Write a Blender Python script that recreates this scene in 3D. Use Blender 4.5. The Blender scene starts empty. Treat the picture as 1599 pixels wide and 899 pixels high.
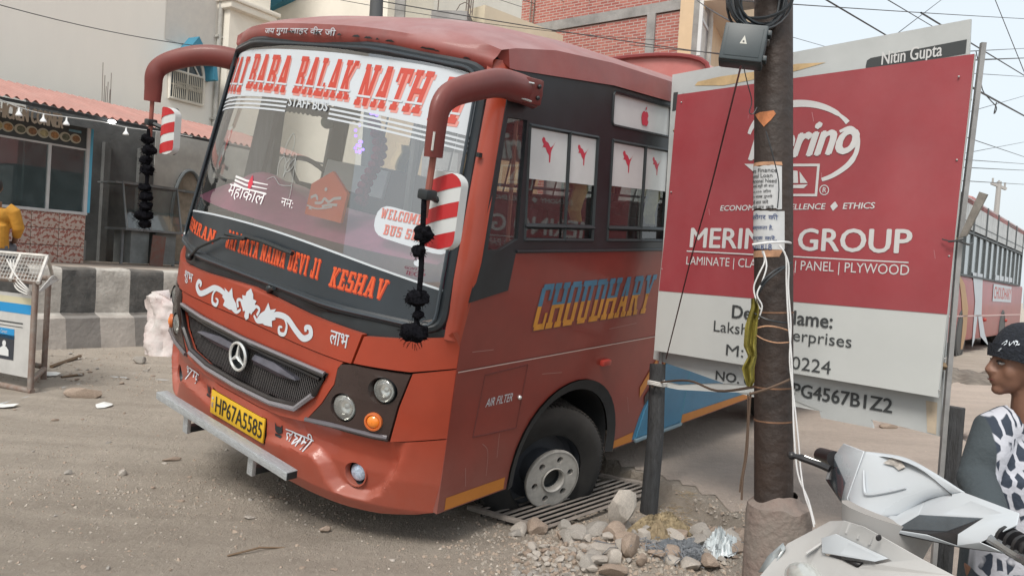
import bpy, bmesh, math, random
from mathutils import Vector, Matrix, noise
random.seed(11)
C = bpy.context.scene.collection
SC = bpy.context.scene
R = math.radians
# ------------------------------------------------------------------ camera
cd = bpy.data.cameras.new('camera'); cam = bpy.data.objects.new('camera', cd); C.objects.link(cam)
cd.sensor_width = 36; cd.lens = 28.02; cd.clip_end = 2000; cd.clip_start = 0.05
H = 1.35
cam.matrix_world = Matrix(((0.997801, -0.066274, 0.0, 0), (0.001647, 0.024793, -0.999691, 0), (0.066253, 0.997493, 0.024848, H), (0, 0, 0, 1)))
SC.camera = cam
# ------------------------------------------------------------------ sky, sun, exposure
SUN_EL, SUN_AZ = 50, -160            # azimuth clockwise from +Y; the veiled sun stands behind the camera, a little to the left
w = bpy.data.worlds.new('World'); SC.world = w; w.use_nodes = True
nt = w.node_tree; nt.nodes.clear()
sky = nt.nodes.new('ShaderNodeTexSky'); sky.sky_type = 'NISHITA'; sky.sun_disc = False
sky.sun_elevation = R(SUN_EL); sky.sun_rotation = R(SUN_AZ); sky.dust_density = 6; sky.air_density = 1.1; sky.ozone_density = 1.0
hz = nt.nodes.new('ShaderNodeMix'); hz.data_type = 'RGBA'; hz.inputs[0].default_value = .80
hz.inputs[7].default_value = (5.15, 5.6, 5.85, 1)      # thin high overcast that veils the blue
bgn = nt.nodes.new('ShaderNodeBackground'); bgn.inputs[1].default_value = 0.1
ow = nt.nodes.new('ShaderNodeOutputWorld')
nt.links.new(sky.outputs[0], hz.inputs[6]); nt.links.new(hz.outputs[2], bgn.inputs[0]); nt.links.new(bgn.outputs[0], ow.inputs[0])
sl = bpy.data.lights.new('sun', 'SUN'); sl.energy = 1.5; sl.angle = R(20); sl.color = (1, .95, .88)
so = bpy.data.objects.new('sun', sl); C.objects.link(so)
sd = Vector((math.sin(R(SUN_AZ))*math.cos(R(SUN_EL)), math.cos(R(SUN_AZ))*math.cos(R(SUN_EL)), math.sin(R(SUN_EL))))
so.rotation_euler = sd.to_track_quat('Z', 'Y').to_euler()
SC.view_settings.view_transform = 'Standard'; SC.view_settings.look = 'None'; SC.view_settings.exposure = 0.92; SC.view_settings.gamma = 1
# ------------------------------------------------------------------ measuring helpers: a sight line of the photograph met with a depth or a real plane
FP = 1244.46
def ray(px, py):
    x, y = (px-799.5)/FP, (py-449.5)/FP
    return Vector((0.997801*x+0.066274*y, 0.001647*x-0.024793*y+0.999691, 0.066253*x-0.997493*y-0.024848))
def WD(px, py, d): return Vector((0, 0, H)) + ray(px, py)*d
def G(px, py, h=0.):
    r = ray(px, py); return Vector((0, 0, H)) + r*((h-H)/r.z)
SA = R(31); FS_ = Vector((math.sin(SA), math.cos(SA), 0)); FN = Vector((-math.cos(SA), math.sin(SA), 0))
def FR(px, py, n):                      # street-facade frame: (along street, away from street, up)
    r = ray(px, py); p = Vector((0, 0, H)) + r*(n/r.dot(FN)); return Vector((p.dot(FS_), n, p.z))
FM = Matrix.Rotation(R(59), 4, 'Z')
# ------------------------------------------------------------------ materials
MATS = {}
def mat(name, col, rough=.6, metal=0., var=0., vs=4., bump=0., bs=30., dust=0., dcol=(.33, .27, .22), coat=0., emit=None, es=0., spec=.5, trans=0., var2=None, aniso=None, hem=0.):
    if name in MATS: return MATS[name]
    m = bpy.data.materials.new(name); m.use_nodes = True; n = m.node_tree; b = n.nodes['Principled BSDF']
    L = n.links.new
    b.inputs['Roughness'].default_value = rough; b.inputs['Metallic'].default_value = metal
    b.inputs['Coat Weight'].default_value = coat; b.inputs['Coat Roughness'].default_value = .12
    b.inputs['Specular IOR Level'].default_value = spec
    b.inputs['Base Color'].default_value = (*col, 1)
    tc = n.nodes.new('ShaderNodeTexCoord'); co = tc.outputs['Object']
    if aniso:
        mp = n.nodes.new('ShaderNodeMapping'); mp.inputs['Scale'].default_value = aniso; L(co, mp.inputs[0]); co = mp.outputs[0]
    out = None
    if var or dust or var2:
        nz = n.nodes.new('ShaderNodeTexNoise'); nz.inputs['Scale'].default_value = vs; nz.inputs['Detail'].default_value = 8; nz.inputs['Roughness'].default_value = .65; L(co, nz.inputs[0])
        mx = n.nodes.new('ShaderNodeMix'); mx.data_type = 'RGBA'
        rp = n.nodes.new('ShaderNodeMapRange'); rp.inputs[1].default_value = .32; rp.inputs[2].default_value = .68; L(nz.outputs[0], rp.inputs[0]); L(rp.outputs[0], mx.inputs[0])
        c2 = var2 if var2 else tuple(c*(1+var) for c in col)
        mx.inputs[6].default_value = (*(tuple(c*(1-var) for c in col)), 1); mx.inputs[7].default_value = (*c2, 1); out = mx.outputs[2]
        if dust:
            nz2 = n.nodes.new('ShaderNodeTexNoise'); nz2.inputs['Scale'].default_value = 3.1; nz2.inputs['Detail'].default_value = 9; nz2.inputs['Roughness'].default_value = .7; L(tc.outputs['Object'], nz2.inputs[0])
            ge = n.nodes.new('ShaderNodeNewGeometry'); sx = n.nodes.new('ShaderNodeSeparateXYZ'); L(ge.outputs['Normal'], sx.inputs[0])
            ad = n.nodes.new('ShaderNodeMath'); ad.operation = 'MULTIPLY_ADD'; ad.inputs[1].default_value = .75; ad.inputs[2].default_value = .25; ad.use_clamp = True; L(sx.outputs[2], ad.inputs[0])
            ml = n.nodes.new('ShaderNodeMath'); ml.operation = 'MULTIPLY'; L(ad.outputs[0], ml.inputs[0])
            r2 = n.nodes.new('ShaderNodeMapRange'); r2.inputs[1].default_value = .3; r2.inputs[2].default_value = .7; r2.inputs[3].default_value = .35; r2.inputs[4].default_value = 1.2; L(nz2.outputs[0], r2.inputs[0])
            L(r2.outputs[0], ml.inputs[1]); m3 = n.nodes.new('ShaderNodeMath'); m3.operation = 'MULTIPLY'; m3.use_clamp = True; m3.inputs[1].default_value = dust; L(ml.outputs[0], m3.inputs[0])
            if hem:      # dried road splash along the lower edge
                so_ = n.nodes.new('ShaderNodeSeparateXYZ'); L(tc.outputs['Object'], so_.inputs[0])
                hr_ = n.nodes.new('ShaderNodeMapRange'); hr_.inputs[1].default_value = .42; hr_.inputs[2].default_value = -.05; L(so_.outputs[2], hr_.inputs[0])
                nz3 = n.nodes.new('ShaderNodeTexNoise'); nz3.inputs['Scale'].default_value = 7; nz3.inputs['Detail'].default_value = 10; nz3.inputs['Roughness'].default_value = .8; L(tc.outputs['Object'], nz3.inputs[0])
                h2 = n.nodes.new('ShaderNodeMath'); h2.operation = 'MULTIPLY'; L(hr_.outputs[0], h2.inputs[0]); L(nz3.outputs[0], h2.inputs[1])
                m4 = n.nodes.new('ShaderNodeMath'); m4.operation = 'MULTIPLY_ADD'; m4.use_clamp = True; m4.inputs[1].default_value = hem; L(h2.outputs[0], m4.inputs[0]); L(m3.outputs[0], m4.inputs[2]); m3 = m4
            md = n.nodes.new('ShaderNodeMix'); md.data_type = 'RGBA'; L(m3.outputs[0], md.inputs[0]); L(out, md.inputs[6]); md.inputs[7].default_value = (*dcol, 1); out = md.outputs[2]
            rr = n.nodes.new('ShaderNodeMapRange'); rr.inputs[3].default_value = rough; rr.inputs[4].default_value = .9; L(m3.outputs[0], rr.inputs[0]); L(rr.outputs[0], b.inputs['Roughness'])
        L(out, b.inputs['Base Color'])
    if bump:
        nb = n.nodes.new('ShaderNodeTexNoise'); nb.inputs['Scale'].default_value = bs; nb.inputs['Detail'].default_value = 8; L(co, nb.inputs[0])
        bu = n.nodes.new('ShaderNodeBump'); bu.inputs['Strength'].default_value = bump; bu.inputs['Distance'].default_value = .02; L(nb.outputs[0], bu.inputs['Height']); L(bu.outputs[0], b.inputs['Normal'])
    if emit: b.inputs['Emission Color'].default_value = (*emit, 1); b.inputs['Emission Strength'].default_value = es
    if trans: b.inputs['Transmission Weight'].default_value = trans
    MATS[name] = m; return m
def glass(name, tint=(.8, .9, .9), refl=.10, dustf=.08, dcol=(.5, .52, .52)):
    if name in MATS: return MATS[name]
    m = bpy.data.materials.new(name); m.use_nodes = True; n = m.node_tree; n.nodes.clear(); L = n.links.new
    o = n.nodes.new('ShaderNodeOutputMaterial'); t = n.nodes.new('ShaderNodeBsdfTransparent'); t.inputs[0].default_value = (*tint, 1)
    g = n.nodes.new('ShaderNodeBsdfGlossy'); g.inputs[1].default_value = .03
    fr = n.nodes.new('ShaderNodeLayerWeight'); fr.inputs[0].default_value = .35
    mr = n.nodes.new('ShaderNodeMapRange'); mr.inputs[3].default_value = refl; mr.inputs[4].default_value = .95; L(fr.outputs['Fresnel'], mr.inputs[0])
    m1 = n.nodes.new('ShaderNodeMixShader'); L(mr.outputs[0], m1.inputs[0]); L(t.outputs[0], m1.inputs[1]); L(g.outputs[0], m1.inputs[2])
    d = n.nodes.new('ShaderNodeBsdfDiffuse'); d.inputs[0].default_value = (*dcol, 1)
    nz = n.nodes.new('ShaderNodeTexNoise'); nz.inputs['Scale'].default_value = 5; nz.inputs['Detail'].default_value = 7; tc = n.nodes.new('ShaderNodeTexCoord'); L(tc.outputs['Object'], nz.inputs[0])
    mm = n.nodes.new('ShaderNodeMath'); mm.operation = 'MULTIPLY'; mm.inputs[1].default_value = dustf*2; L(nz.outputs[0], mm.inputs[0])
    m2 = n.nodes.new('ShaderNodeMixShader'); L(mm.outputs[0], m2.inputs[0]); L(m1.outputs[0], m2.inputs[1]); L(d.outputs[0], m2.inputs[2]); L(m2.outputs[0], o.inputs[0])
    MATS[name] = m; return m
# ------------------------------------------------------------------ object helpers
def props(o, label=None, cat=None, group=None, kind=None):
    if label: o['label'] = label
    if cat: o['category'] = cat
    if group: o['group'] = group
    if kind: o['kind'] = kind
    return o
def empty(name, M=None, label=None, cat=None, group=None):
    o = bpy.data.objects.new(name, None); C.objects.link(o); o.empty_display_size = .1
    if M is not None: o.matrix_world = M
    return props(o, label, cat, group)
def link(name, me, m, parent=None, smooth=38):
    o = bpy.data.objects.new(name, me); C.objects.link(o)
    if m is not None and not me.materials:
        for q in (m if isinstance(m, (list, tuple)) else [m]): me.materials.append(q)
    if smooth:
        me.polygons.foreach_set('use_smooth', [True]*len(me.polygons)); me.set_sharp_from_angle(angle=R(smooth))
    if parent is not None: o.parent = parent
    return o
class B:
    def __init__(s): s.bm = bmesh.new()
    def box(s, c, d, rot=None, bev=0.):
        M = Matrix.Translation(c)
        if rot is not None: M = M @ (rot.to_4x4() if hasattr(rot, 'to_4x4') else rot)
        M = M @ Matrix.Diagonal((*d, 1))
        r = bmesh.ops.create_cube(s.bm, size=1, matrix=M)
        if bev:
            es = list({e for v in r['verts'] for e in v.link_edges})
            bmesh.ops.bevel(s.bm, geom=es, offset=bev, segments=2, affect='EDGES', profile=.6)
        return s
    def tube(s, pts, r, n=8, cap=True, sx=1., flat=None):
        pts = [Vector(p) for p in pts]; rs = r if isinstance(r, (list, tuple)) else [r]*len(pts); rings = []
        up = None
        for i, p in enumerate(pts):
            a = pts[max(i-1, 0)]; b = pts[min(i+1, len(pts)-1)]; t = (b-a)
            t = t.normalized() if t.length > 1e-9 else Vector((0, 0, 1))
            if up is None: up = Vector((0, 0, 1)) if abs(t.z) < .9 else Vector((1, 0, 0))
            if flat is not None: up = Vector(flat)
            x = t.cross(up).normalized(); y = x.cross(t).normalized(); up = y if flat is None else up
            rings.append([s.bm.verts.new(p + x*rs[i]*sx*math.cos(2*math.pi*k/n) + y*rs[i]*math.sin(2*math.pi*k/n)) for k in range(n)])
        for a, b in zip(rings, rings[1:]):
            for k in range(n):
                s.bm.faces.new((a[k], a[(k+1) % n], b[(k+1) % n], b[k]))
        if cap and n > 2:
            s.bm.faces.new(rings[0][::-1]); s.bm.faces.new(rings[-1])
        return s
    def cyl(s, a, b, r0, r1=None, n=16, cap=True): return s.tube([a, b], [r0, r0 if r1 is None else r1], n, cap)
    def ball(s, c, r, sc=(1, 1, 1), u=10, v=7, rot=None):
        M = Matrix.Translation(c)
        if rot is not None: M = M @ rot.to_4x4()
        bmesh.ops.create_uvsphere(s.bm, u_segments=u, v_segments=v, radius=r, matrix=M @ Matrix.Diagonal((*sc, 1))); return s
    def lathe(s, prof, M=None, n=28, close=False):
        M = M or Matrix(); rings = []
        for (r, z) in prof:
            rings.append([s.bm.verts.new(M @ Vector((r*math.cos(2*math.pi*k/n), r*math.sin(2*math.pi*k/n), z))) for k in range(n)])
        for a, b in zip(rings, rings[1:]):
            for k in range(n): s.bm.faces.new((a[k], a[(k+1) % n], b[(k+1) % n], b[k]))
        if close: s.bm.faces.new(rings[0][::-1]); s.bm.faces.new(rings[-1])
        return s
    def grid(s, fn, nu, nv):
        vs = [[s.bm.verts.new(fn(i/nu, j/nv)) for j in range(nv+1)] for i in range(nu+1)]
        for i in range(nu):
            for j in range(nv): s.bm.faces.new((vs[i][j], vs[i+1][j], vs[i+1][j+1], vs[i][j+1]))
        return s
    def face(s, pts):
        s.bm.faces.new([s.bm.verts.new(p) for p in pts]); return s
    def prism(s, pts, d):
        a = [s.bm.verts.new(p) for p in pts]; b = [s.bm.verts.new(Vector(p)+Vector(d)) for p in pts]; n = len(a)
        s.bm.faces.new(a); s.bm.faces.new(b[::-1])
        for k in range(n): s.bm.faces.new((a[k], b[k], b[(k+1) % n], a[(k+1) % n]))
        return s
    def out(s, name, m, parent=None, smooth=38, M=None):
        bmesh.ops.recalc_face_normals(s.bm, faces=s.bm.faces)
        me = bpy.data.meshes.new(name); s.bm.to_mesh(me); s.bm.free()
        o = link(name, me, m, parent, smooth)
        if M is not None: o.matrix_world = M
        return o
# ---- flat outlines (with holes) and lettering, laid on any surface by a mapping fn(u, v, off) -> point
def curve2d(loops):
    cu = bpy.data.curves.new('c', 'CURVE'); cu.dimensions = '2D'; cu.fill_mode = 'BOTH'
    for lp in loops:
        sp = cu.splines.new('POLY'); sp.points.add(len(lp)-1)
        for i, p in enumerate(lp): sp.points[i].co = (p[0], p[1], 0, 1)
        sp.use_cyclic_u = True
    return cu
def flatmesh(data):
    ob = bpy.data.objects.new('tmp', data); me = bpy.data.meshes.new_from_object(ob); bpy.data.objects.remove(ob)
    bm = bmesh.new(); bm.from_mesh(me); bpy.data.meshes.remove(me)
    bmesh.ops.remove_doubles(bm, verts=bm.verts, dist=1e-5)
    return bm
def slice2d(bm, step):
    for ax in (0, 1):
        lo = min(v.co[ax] for v in bm.verts); hi = max(v.co[ax] for v in bm.verts)
        n = int((hi-lo)/step)
        for k in range(1, n+1):
            c = lo + (hi-lo)*k/(n+1); co = [0, 0, 0]; co[ax] = c; no = [0, 0, 0]; no[ax] = 1
            bmesh.ops.bisect_plane(bm, geom=bm.verts[:]+bm.edges[:]+bm.faces[:], plane_co=co, plane_no=no, dist=1e-6)
def panel(name, loops, fn, m, parent, step=None, off=0., rim=0., smooth=38, back=False):
    bm = flatmesh(curve2d(loops))
    if step: slice2d(bm, step)
    edges = [e for e in bm.edges if len(e.link_faces) == 1] if rim else []
    info = [(e.verts[0].co.copy(), e.verts[1].co.copy(), e.verts[0], e.verts[1]) for e in edges]
    nv = {}
    if rim:
        for a, b, va, vb in info:
            for c, v in ((a, va), (b, vb)):
                if v not in nv: nv[v] = (bm.verts.new(c), c)
        for a, b, va, vb in info: bm.faces.new((va, vb, nv[vb][0], nv[va][0]))
    rimset = {x[0]: x[1] for x in nv.values()}
    for v in bm.verts:
        if v in rimset: v.co = Vector(fn(rimset[v][0], rimset[v][1], off-rim))
        else: v.co = Vector(fn(v.co.x, v.co.y, off))
    if rim: bmesh.ops.recalc_face_normals(bm, faces=bm.faces)
    me = bpy.data.meshes.new(name); bm.to_mesh(me); bm.free()
    return link(name, me, m, parent, smooth)
def txt(name, s, box, fn, m, parent, off=.003, bold=0., shear=0., step=None, flip=False, clip=None):
    cu = bpy.data.curves.new('t', 'FONT'); cu.body = s; cu.size = 1; cu.shear = shear; cu.resolution_u = 3
    bm = flatmesh(cu)
    x0 = min(v.co.x for v in bm.verts); x1 = max(v.co.x for v in bm.verts); y0 = min(v.co.y for v in bm.verts); y1 = max(v.co.y for v in bm.verts)
    if clip: 
        bmesh.ops.bisect_plane(bm, geom=bm.verts[:]+bm.edges[:]+bm.faces[:], plane_co=(x0+(x1-x0)*clip, 0, 0), plane_no=(1, 0, 0), clear_outer=True)
        x1 = x0+(x1-x0)*clip
    u0, v0, u1, v1 = box
    for v in bm.verts:
        a = (v.co.x-x0)/(x1-x0); b = (v.co.y-y0)/(y1-y0)
        if flip: a = 1-a
        v.co = (u0+(u1-u0)*a, v0+(v1-v0)*b, 0)
    if step: slice2d(bm, step)
    if bold:                       # heavier strokes: side-shifted copies, each a hair above the last
        d_ = bold*(v1-v0)*1.1; base = [(f, [v.co.copy() for v in f.verts]) for f in bm.faces]; extra = {}
        for k, (dx, dy) in enumerate(((d_, 0), (-d_, 0), (0, d_*.6), (0, -d_*.6))):
            mp = {}
            for v in list(bm.verts):
                if v in extra: continue
                w_ = bm.verts.new((v.co.x+dx, v.co.y+dy, 0)); mp[v] = w_
            for w_ in mp.values(): extra[w_] = k+1
            for f, _ in base: bm.faces.new([mp[v] for v in f.verts])
        for v in bm.verts: v.co = Vector(fn(v.co.x, v.co.y, off+.00012*extra.get(v, 0)))
    else:
        for v in bm.verts: v.co = Vector(fn(v.co.x, v.co.y, off))
    me = bpy.data.meshes.new(name); bm.to_mesh(me); bm.free()
    return link(name, me, m, parent, 0)
def polys(name, plist, fn, m, parent, off=.003, doff=.0002, step=None):
    """several outlines in one flat print; each lies a hair above the last"""
    B_ = bmesh.new()
    for i, lp in enumerate(plist):
        bm = flatmesh(curve2d([lp]))
        if step: slice2d(bm, step)
        mp = {}
        for v in bm.verts: mp[v] = B_.verts.new(Vector(fn(v.co.x, v.co.y, off+doff*(i % 6))))
        for f in bm.faces: B_.faces.new([mp[v] for v in f.verts])
        bm.free()
    me = bpy.data.meshes.new(name); B_.to_mesh(me); B_.free()
    return link(name, me, m, parent, 0)
def ribbon(pts, wd):
    """outline of a brush stroke through pts with widths wd"""
    P = [Vector((p[0], p[1])) for p in pts]; n = len(P); wd = wd if isinstance(wd, (list, tuple)) else [wd]*n
    l, r = [], []
    for i, p in enumerate(P):
        t = (P[min(i+1, n-1)]-P[max(i-1, 0)]).normalized(); q = Vector((-t.y, t.x))*wd[i]/2
        l.append(p+q); r.append(p-q)
    return [tuple(a) for a in l] + [tuple(a) for a in r[::-1]]
def smoothpts(pts, k=6):
    P = [Vector(p) for p in pts]; P = [P[0]]+P+[P[-1]]; o = []
    for i in range(1, len(P)-2):
        for j in range(k):
            t = j/k; a, b, c, d = P[i-1:i+3]
            o.append(.5*((2*b)+(c-a)*t+(2*a-5*b+4*c-d)*t*t+(3*b-a-3*c+d)*t**3))
    o.append(P[-2]); return o
def circ(cx, cy, r, n=24, ry=None): return [(cx+r*math.cos(2*math.pi*k/n), cy+(ry or r)*math.sin(2*math.pi*k/n)) for k in range(n)]
def rrect(u0, v0, u1, v1, r, n=4):
    o = []
    for (cx, cy, a) in ((u1-r, v1-r, 0), (u0+r, v1-r, 90), (u0+r, v0+r, 180), (u1-r, v0+r, 270)):
        for k in range(n+1): o.append((cx+r*math.cos(R(a+90*k/n)), cy+r*math.sin(R(a+90*k/n))))
    return o
# ---- fat slab letters as painted on Indian buses: every letter is a few bars
def slab(s, box, slant=0., gap=.12, cut=True):
    T = .25; q = .13; LT = {}
    def bar(x0, y0, x1, y1): return [(x0, y0), (x1, y0), (x1, y1), (x0, y1)]
    def st(x, y0=0, y1=1, a=True, b=True):
        o = [bar(x-T/2, y0, x+T/2, y1)]
        if a: o.append(bar(x-T*.85, y0, x+T*.85, y0+q))
        if b: o.append(bar(x-T*.85, y1-q, x+T*.85, y1))
        return o
    def dg(x0, y0, x1, y1, t=T*.85): return [[(x0-t/2, y0), (x0+t/2, y0), (x1+t/2, y1), (x1-t/2, y1)]]
    LT['I'] = (.5, st(.25)); LT['J'] = (.7, st(.45, 0, 1, False)+[bar(.1, 0, .55, q), bar(.04, 0, .2, .36)])
    LT['A'] = (.95, dg(.2, 0, .42, 1, .18)+dg(.74, 0, .52, 1, .24)+[bar(.25, .27, .7, .27+q), bar(.02, 0, .38, q), bar(.56, 0, .94, q), bar(.3, 1-q, .6, 1)])
    LT['B'] = (.85, st(.25)+[bar(.3, 0, .7, q), bar(.3, .44, .68, .44+q), bar(.3, 1-q, .7, 1), bar(.58, .06, .82, .46), bar(.56, .54, .78, .94)])
    LT['L'] = (.8, st(.25)+[bar(.3, 0, .78, q), bar(.62, 0, .78, .36)])
    LT['K'] = (.95, st(.25)+dg(.76, 0, .42, .55)+dg(.42, .45, .74, 1, .16)+[bar(.58, 0, .95, q), bar(.58, 1-q, .92, 1)])
    LT['N'] = (1., st(.2, 0, 1, True, False)+st(.8, 0, 1, False)+dg(.2, 1, .74, 0)+[bar(.02, 1-q, .3, 1)])
    LT['T'] = (.85, st(.42, 0, 1, True, False)+[bar(.02, 1-q, .83, 1), bar(.02, .66, .15, 1), bar(.7, .66, .83, 1)])
    LT['H'] = (1., st(.22)+st(.78)+[bar(.3, .44, .7, .44+q)])
    LT['S'] = (.75, [bar(.05, 0, .68, q), bar(.06, 1-q, .7, 1), bar(.05, .44, .7, .44+q), bar(.47, .05, .72, .52), bar(.03, .5, .28, .95), bar(.02, 0, .14, .32), bar(.6, .7, .72, 1)])
    LT['M'] = (1.15, st(.2)+st(.95)+dg(.24, 1, .57, .25, .2)+dg(.9, 1, .57, .25, .2))
    LT['R'] = (.95, st(.25)+[bar(.3, .44, .68, .44+q), bar(.3, 1-q, .7, 1), bar(.56, .5, .8, .95)]+dg(.78, 0, .5, .5)+[bar(.62, 0, .95, q)])
    LT['E'] = (.8, st(.25)+[bar(.3, 0, .76, q), bar(.3, .44, .6, .44+q), bar(.3, 1-q, .74, 1), bar(.63, 0, .76, .3), bar(.61, .72, .74, 1)])
    LT['V'] = (.95, dg(.46, 0, .2, 1, .22)+dg(.5, 0, .75, 1, .16)+[bar(.02, 1-q, .4, 1), bar(.58, 1-q, .94, 1)])
    LT['D'] = (.9, st(.25)+[bar(.3, 0, .7, q), bar(.3, 1-q, .7, 1), bar(.6, .06, .85, .94)])
    LT['O'] = (.85, [bar(.04, .08, .29, .92), bar(.56, .08, .81, .92), bar(.12, 0, .73, q), bar(.12, 1-q, .73, 1)])
    LT['C'] = (.8, [bar(.04, .08, .29, .92), bar(.12, 0, .7, q), bar(.12, 1-q, .7, 1), bar(.6, 0, .76, .36), bar(.6, .64, .76, 1)])
    LT['G'] = LT['C']
    LT['U'] = (.95, [bar(.13, .08, .38, 1), bar(.6, .08, .82, 1), bar(.2, 0, .74, q), bar(.0, 1-q, .5, 1), bar(.5, 1-q, .95, 1)])
    LT['Y'] = (.95, st(.48, 0, .5, True, False)+dg(.46, .45, .2, 1, .22)+dg(.52, .45, .76, 1, .17)+[bar(.02, 1-q, .4, 1), bar(.58, 1-q, .94, 1)])
    LT['W'] = (1.2, dg(.35, 0, .18, 1, .2)+dg(.4, 0, .58, .9, .15)+dg(.8, 0, .62, .9, .2)+dg(.85, 0, 1.02, 1, .15)+[bar(.02, 1-q, .34, 1), bar(.86, 1-q, 1.18, 1)])
    x = 0; P = []; cuts = []
    for ch in s:
        if ch == ' ': x += .5; continue
        wd, pl = LT[ch]; P += [[(x+a, b) for a, b in p] for p in pl]; cuts.append((x, x+wd)); x += wd+gap
    x -= gap; u0, v0, u1, v1 = box
    f = lambda a, b: (u0+(u1-u0)*a/x + slant*(v1-v0)*(b-.5), v0+(v1-v0)*b)
    return [[f(a, b) for a, b in p] for p in P], [[f(a, .2), f(b, .2), f(b, .25), f(a, .25)] for a, b in cuts]
# ================================================================== materials used in many places
RED = mat('bus_red_shaded', (.190, .022, .014), .40, var=.16, vs=2.2, dust=.30, dcol=(.30, .20, .165), coat=.2, bump=.06, bs=3, hem=.55)  # flank copy of the body red, coloured darker for the side in shade
REDF = mat('bus_front_red_lit', (.300, .036, .013), .36, var=.12, vs=2.5, dust=.20, dcol=(.32, .21, .17), coat=.25, bump=.05, bs=3, hem=.45)  # front copy of the same red, coloured lighter for the lit face
REDR = mat('bus_roof_paint', (.21, .034, .026), .5, var=.2, vs=3.5, dust=.70, dcol=(.36, .25, .25), coat=.1)
BLK = mat('black_trim', (.010, .014, .017), .42, var=.3, vs=9, dust=.10, dcol=(.16, .17, .17))
BAND = mat('dark_band_film', (.020, .028, .036), .35, var=.2, vs=4, dust=.06)
RUB = mat('black_rubber', (.011, .016, .021), .42, var=.3, vs=14, dust=.08, dcol=(.16, .17, .17))
WHT = mat('white_vinyl', (.50, .54, .58), .5, var=.04, vs=3)
RDL = mat('red_vinyl', (.48, .06, .04), .5)
ORL = mat('orange_vinyl', (.62, .09, .025), .5)
STL = mat('brushed_steel', (.52, .56, .59), .42, metal=.6, var=.25, vs=20, aniso=(2, 12, 12))
DRK = mat('dark_interior', (.03, .03, .032), .8, var=.3)
GPL = mat('glossy_brown_black', (.030, .017, .016), .22, var=.2, vs=5, dust=.10, coat=.5)
# ================================================================== THE BUS (own frame: x across, y to the rear, z up; origin mid front at the hem)
BT = [(-.14, -.27, .06, 1.14, 4), (0.0, -.34, -.01, 1.175, 4.2), (.15, -.36, -.03, 1.18, 4.5), (.5, -.36, -.037, 1.18, 4.5), (.82, -.34, -.037, 1.18, 4.2), (.88, -.31, -.10, 1.13, 3.4), (1.1, -.285, -.06, 1.105, 3.2), (2.06, -.14, .10, 1.0, 2.6), (2.3, -.10, .13, .97, 2.6)]
def brow(z):
    z = min(max(z, BT[0][0]), BT[-1][0])
    for a, b in zip(BT, BT[1:]):
        if z <= b[0]:
            k = (z-a[0])/(b[0]-a[0]); return [a[i]+(b[i]-a[i])*k for i in range(5)]
def bfy(x, z):
    _, yc, ye, wd, p = brow(z); u = min(abs(x)/wd, 1.); return ye+(yc-ye)*(1-u**p)
def BF(x, z, off=0.): return (x, bfy(x, z)-off, z)
# windshield surface is continued straight below so that the lower glass edge stays clean
BW = [(.80, -.322, -.085, 1.13, 3.4)]+BT[6:]
def bwy(x, z):
    z = min(max(z, .8), 2.3)
    for a, b in zip(BW, BW[1:]):
        if z <= b[0]:
            k = (z-a[0])/(b[0]-a[0]); _, yc, ye, wd, p = [a[i]+(b[i]-a[i])*k for i in range(5)]; break
    u = min(abs(x)/wd, 1.); return ye+(yc-ye)*(1-u**p)
def WF(x, z, off=0.): return (x, bwy(x, z)-off, z)
def sx(z): return 1.18 if z < 1.2 else 1.18-.13*(z-1.2)
def side(sg):
    return lambda y, z, off=0.: (sg*(sx(z)+off), y, z)
SL, SR = side(1), side(-1)
BM = Matrix(((.77219559, .6302678, .08047649, -1.16749806), (-.61572931, .77354109, -.15003865, 4.42915381), (-.1568164, .06630745, .98539938, .3702473), (0, 0, 0, 1)))
BUS = empty('bus', BM, 'red staff bus leaning with its front wheel sunk in the broken drain grate', 'bus')
LEN = 6.2
# ---- bumper skin with the pressed contour round the fog lamps
def sdist(x, z, pts):
    d = 9
    for a, b in zip(pts, pts[1:]):
        ax, az = a; bx, bz = b; t = max(0, min(1, ((x-ax)*(bx-ax)+(z-az)*(bz-az))/((bx-ax)**2+(bz-az)**2)))
        d = min(d, math.hypot(x-ax-t*(bx-ax), z-az-t*(bz-az)))
    return d
CR = [(.22, .085), (.40, .128), (.60, .150), (.655, .115), (.70, .045), (.75, .005), (.90, .012), (.965, .06), (1.02, .17), (1.06, .33)]
def inside_crease(x, z):
    for a, b in zip(CR, CR[1:]):
        if a[0] <= x <= b[0]: return z > a[1]+(b[1]-a[1])*(x-a[0])/(b[0]-a[0])
    return False
def bump_y(x, z):
    x = abs(x); dd = sdist(x, z, CR); s = dd if inside_crease(x, z) else -dd
    if x > 1.06 or x < .22: s = -dd
    t = max(0, min(1, (s+.006)/.044)); t = t*t*(3-2*t)
    fade = max(0, min(1, (x-.20)/.25))*max(0, min(1, (1.12-x)/.12))*max(0, min(1, (.40-z)/.18))
    return .055*t*fade
def BFB(x, z, off=0.):
    return (x, bfy(x, z)-off+bump_y(x, z)-.006*math.exp(-((z-.215)/.03)**2)*(1 if abs(x) < .5 else 0), z)
hem = [(-1.178, .01), (-1.09, -.022), (-.95, -.05), (-.8, -.06), (-.5, -.065), (0, -.075), (.5, -.065), (.8, -.06), (.95, -.05), (1.09, -.022), (1.178, .01)]
def mir(l): return [(-a, b) for a, b in l[::-1]]
seam = [(1.178, .372), (.985, .322), (.72, .318), (.55, .296)]
grl = [(.50, .352), (.33, .318)]
top = seam+[(.5, .285), (.36, .262), (.18, .25)]
bump_outer = hem+top+mir(top)
plate_hole = [(-.265, .078), (.22+.03, .074), (.25, .214), (-.265, .218)]
pc = [circ(.815, .112, .056, 28), circ(-.815, .112, .056, 28)]
body_b = panel('bumper_skin', [bump_outer, plate_hole[::-1]]+pc, BFB, REDF, BUS, step=.0135, rim=.03)
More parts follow.
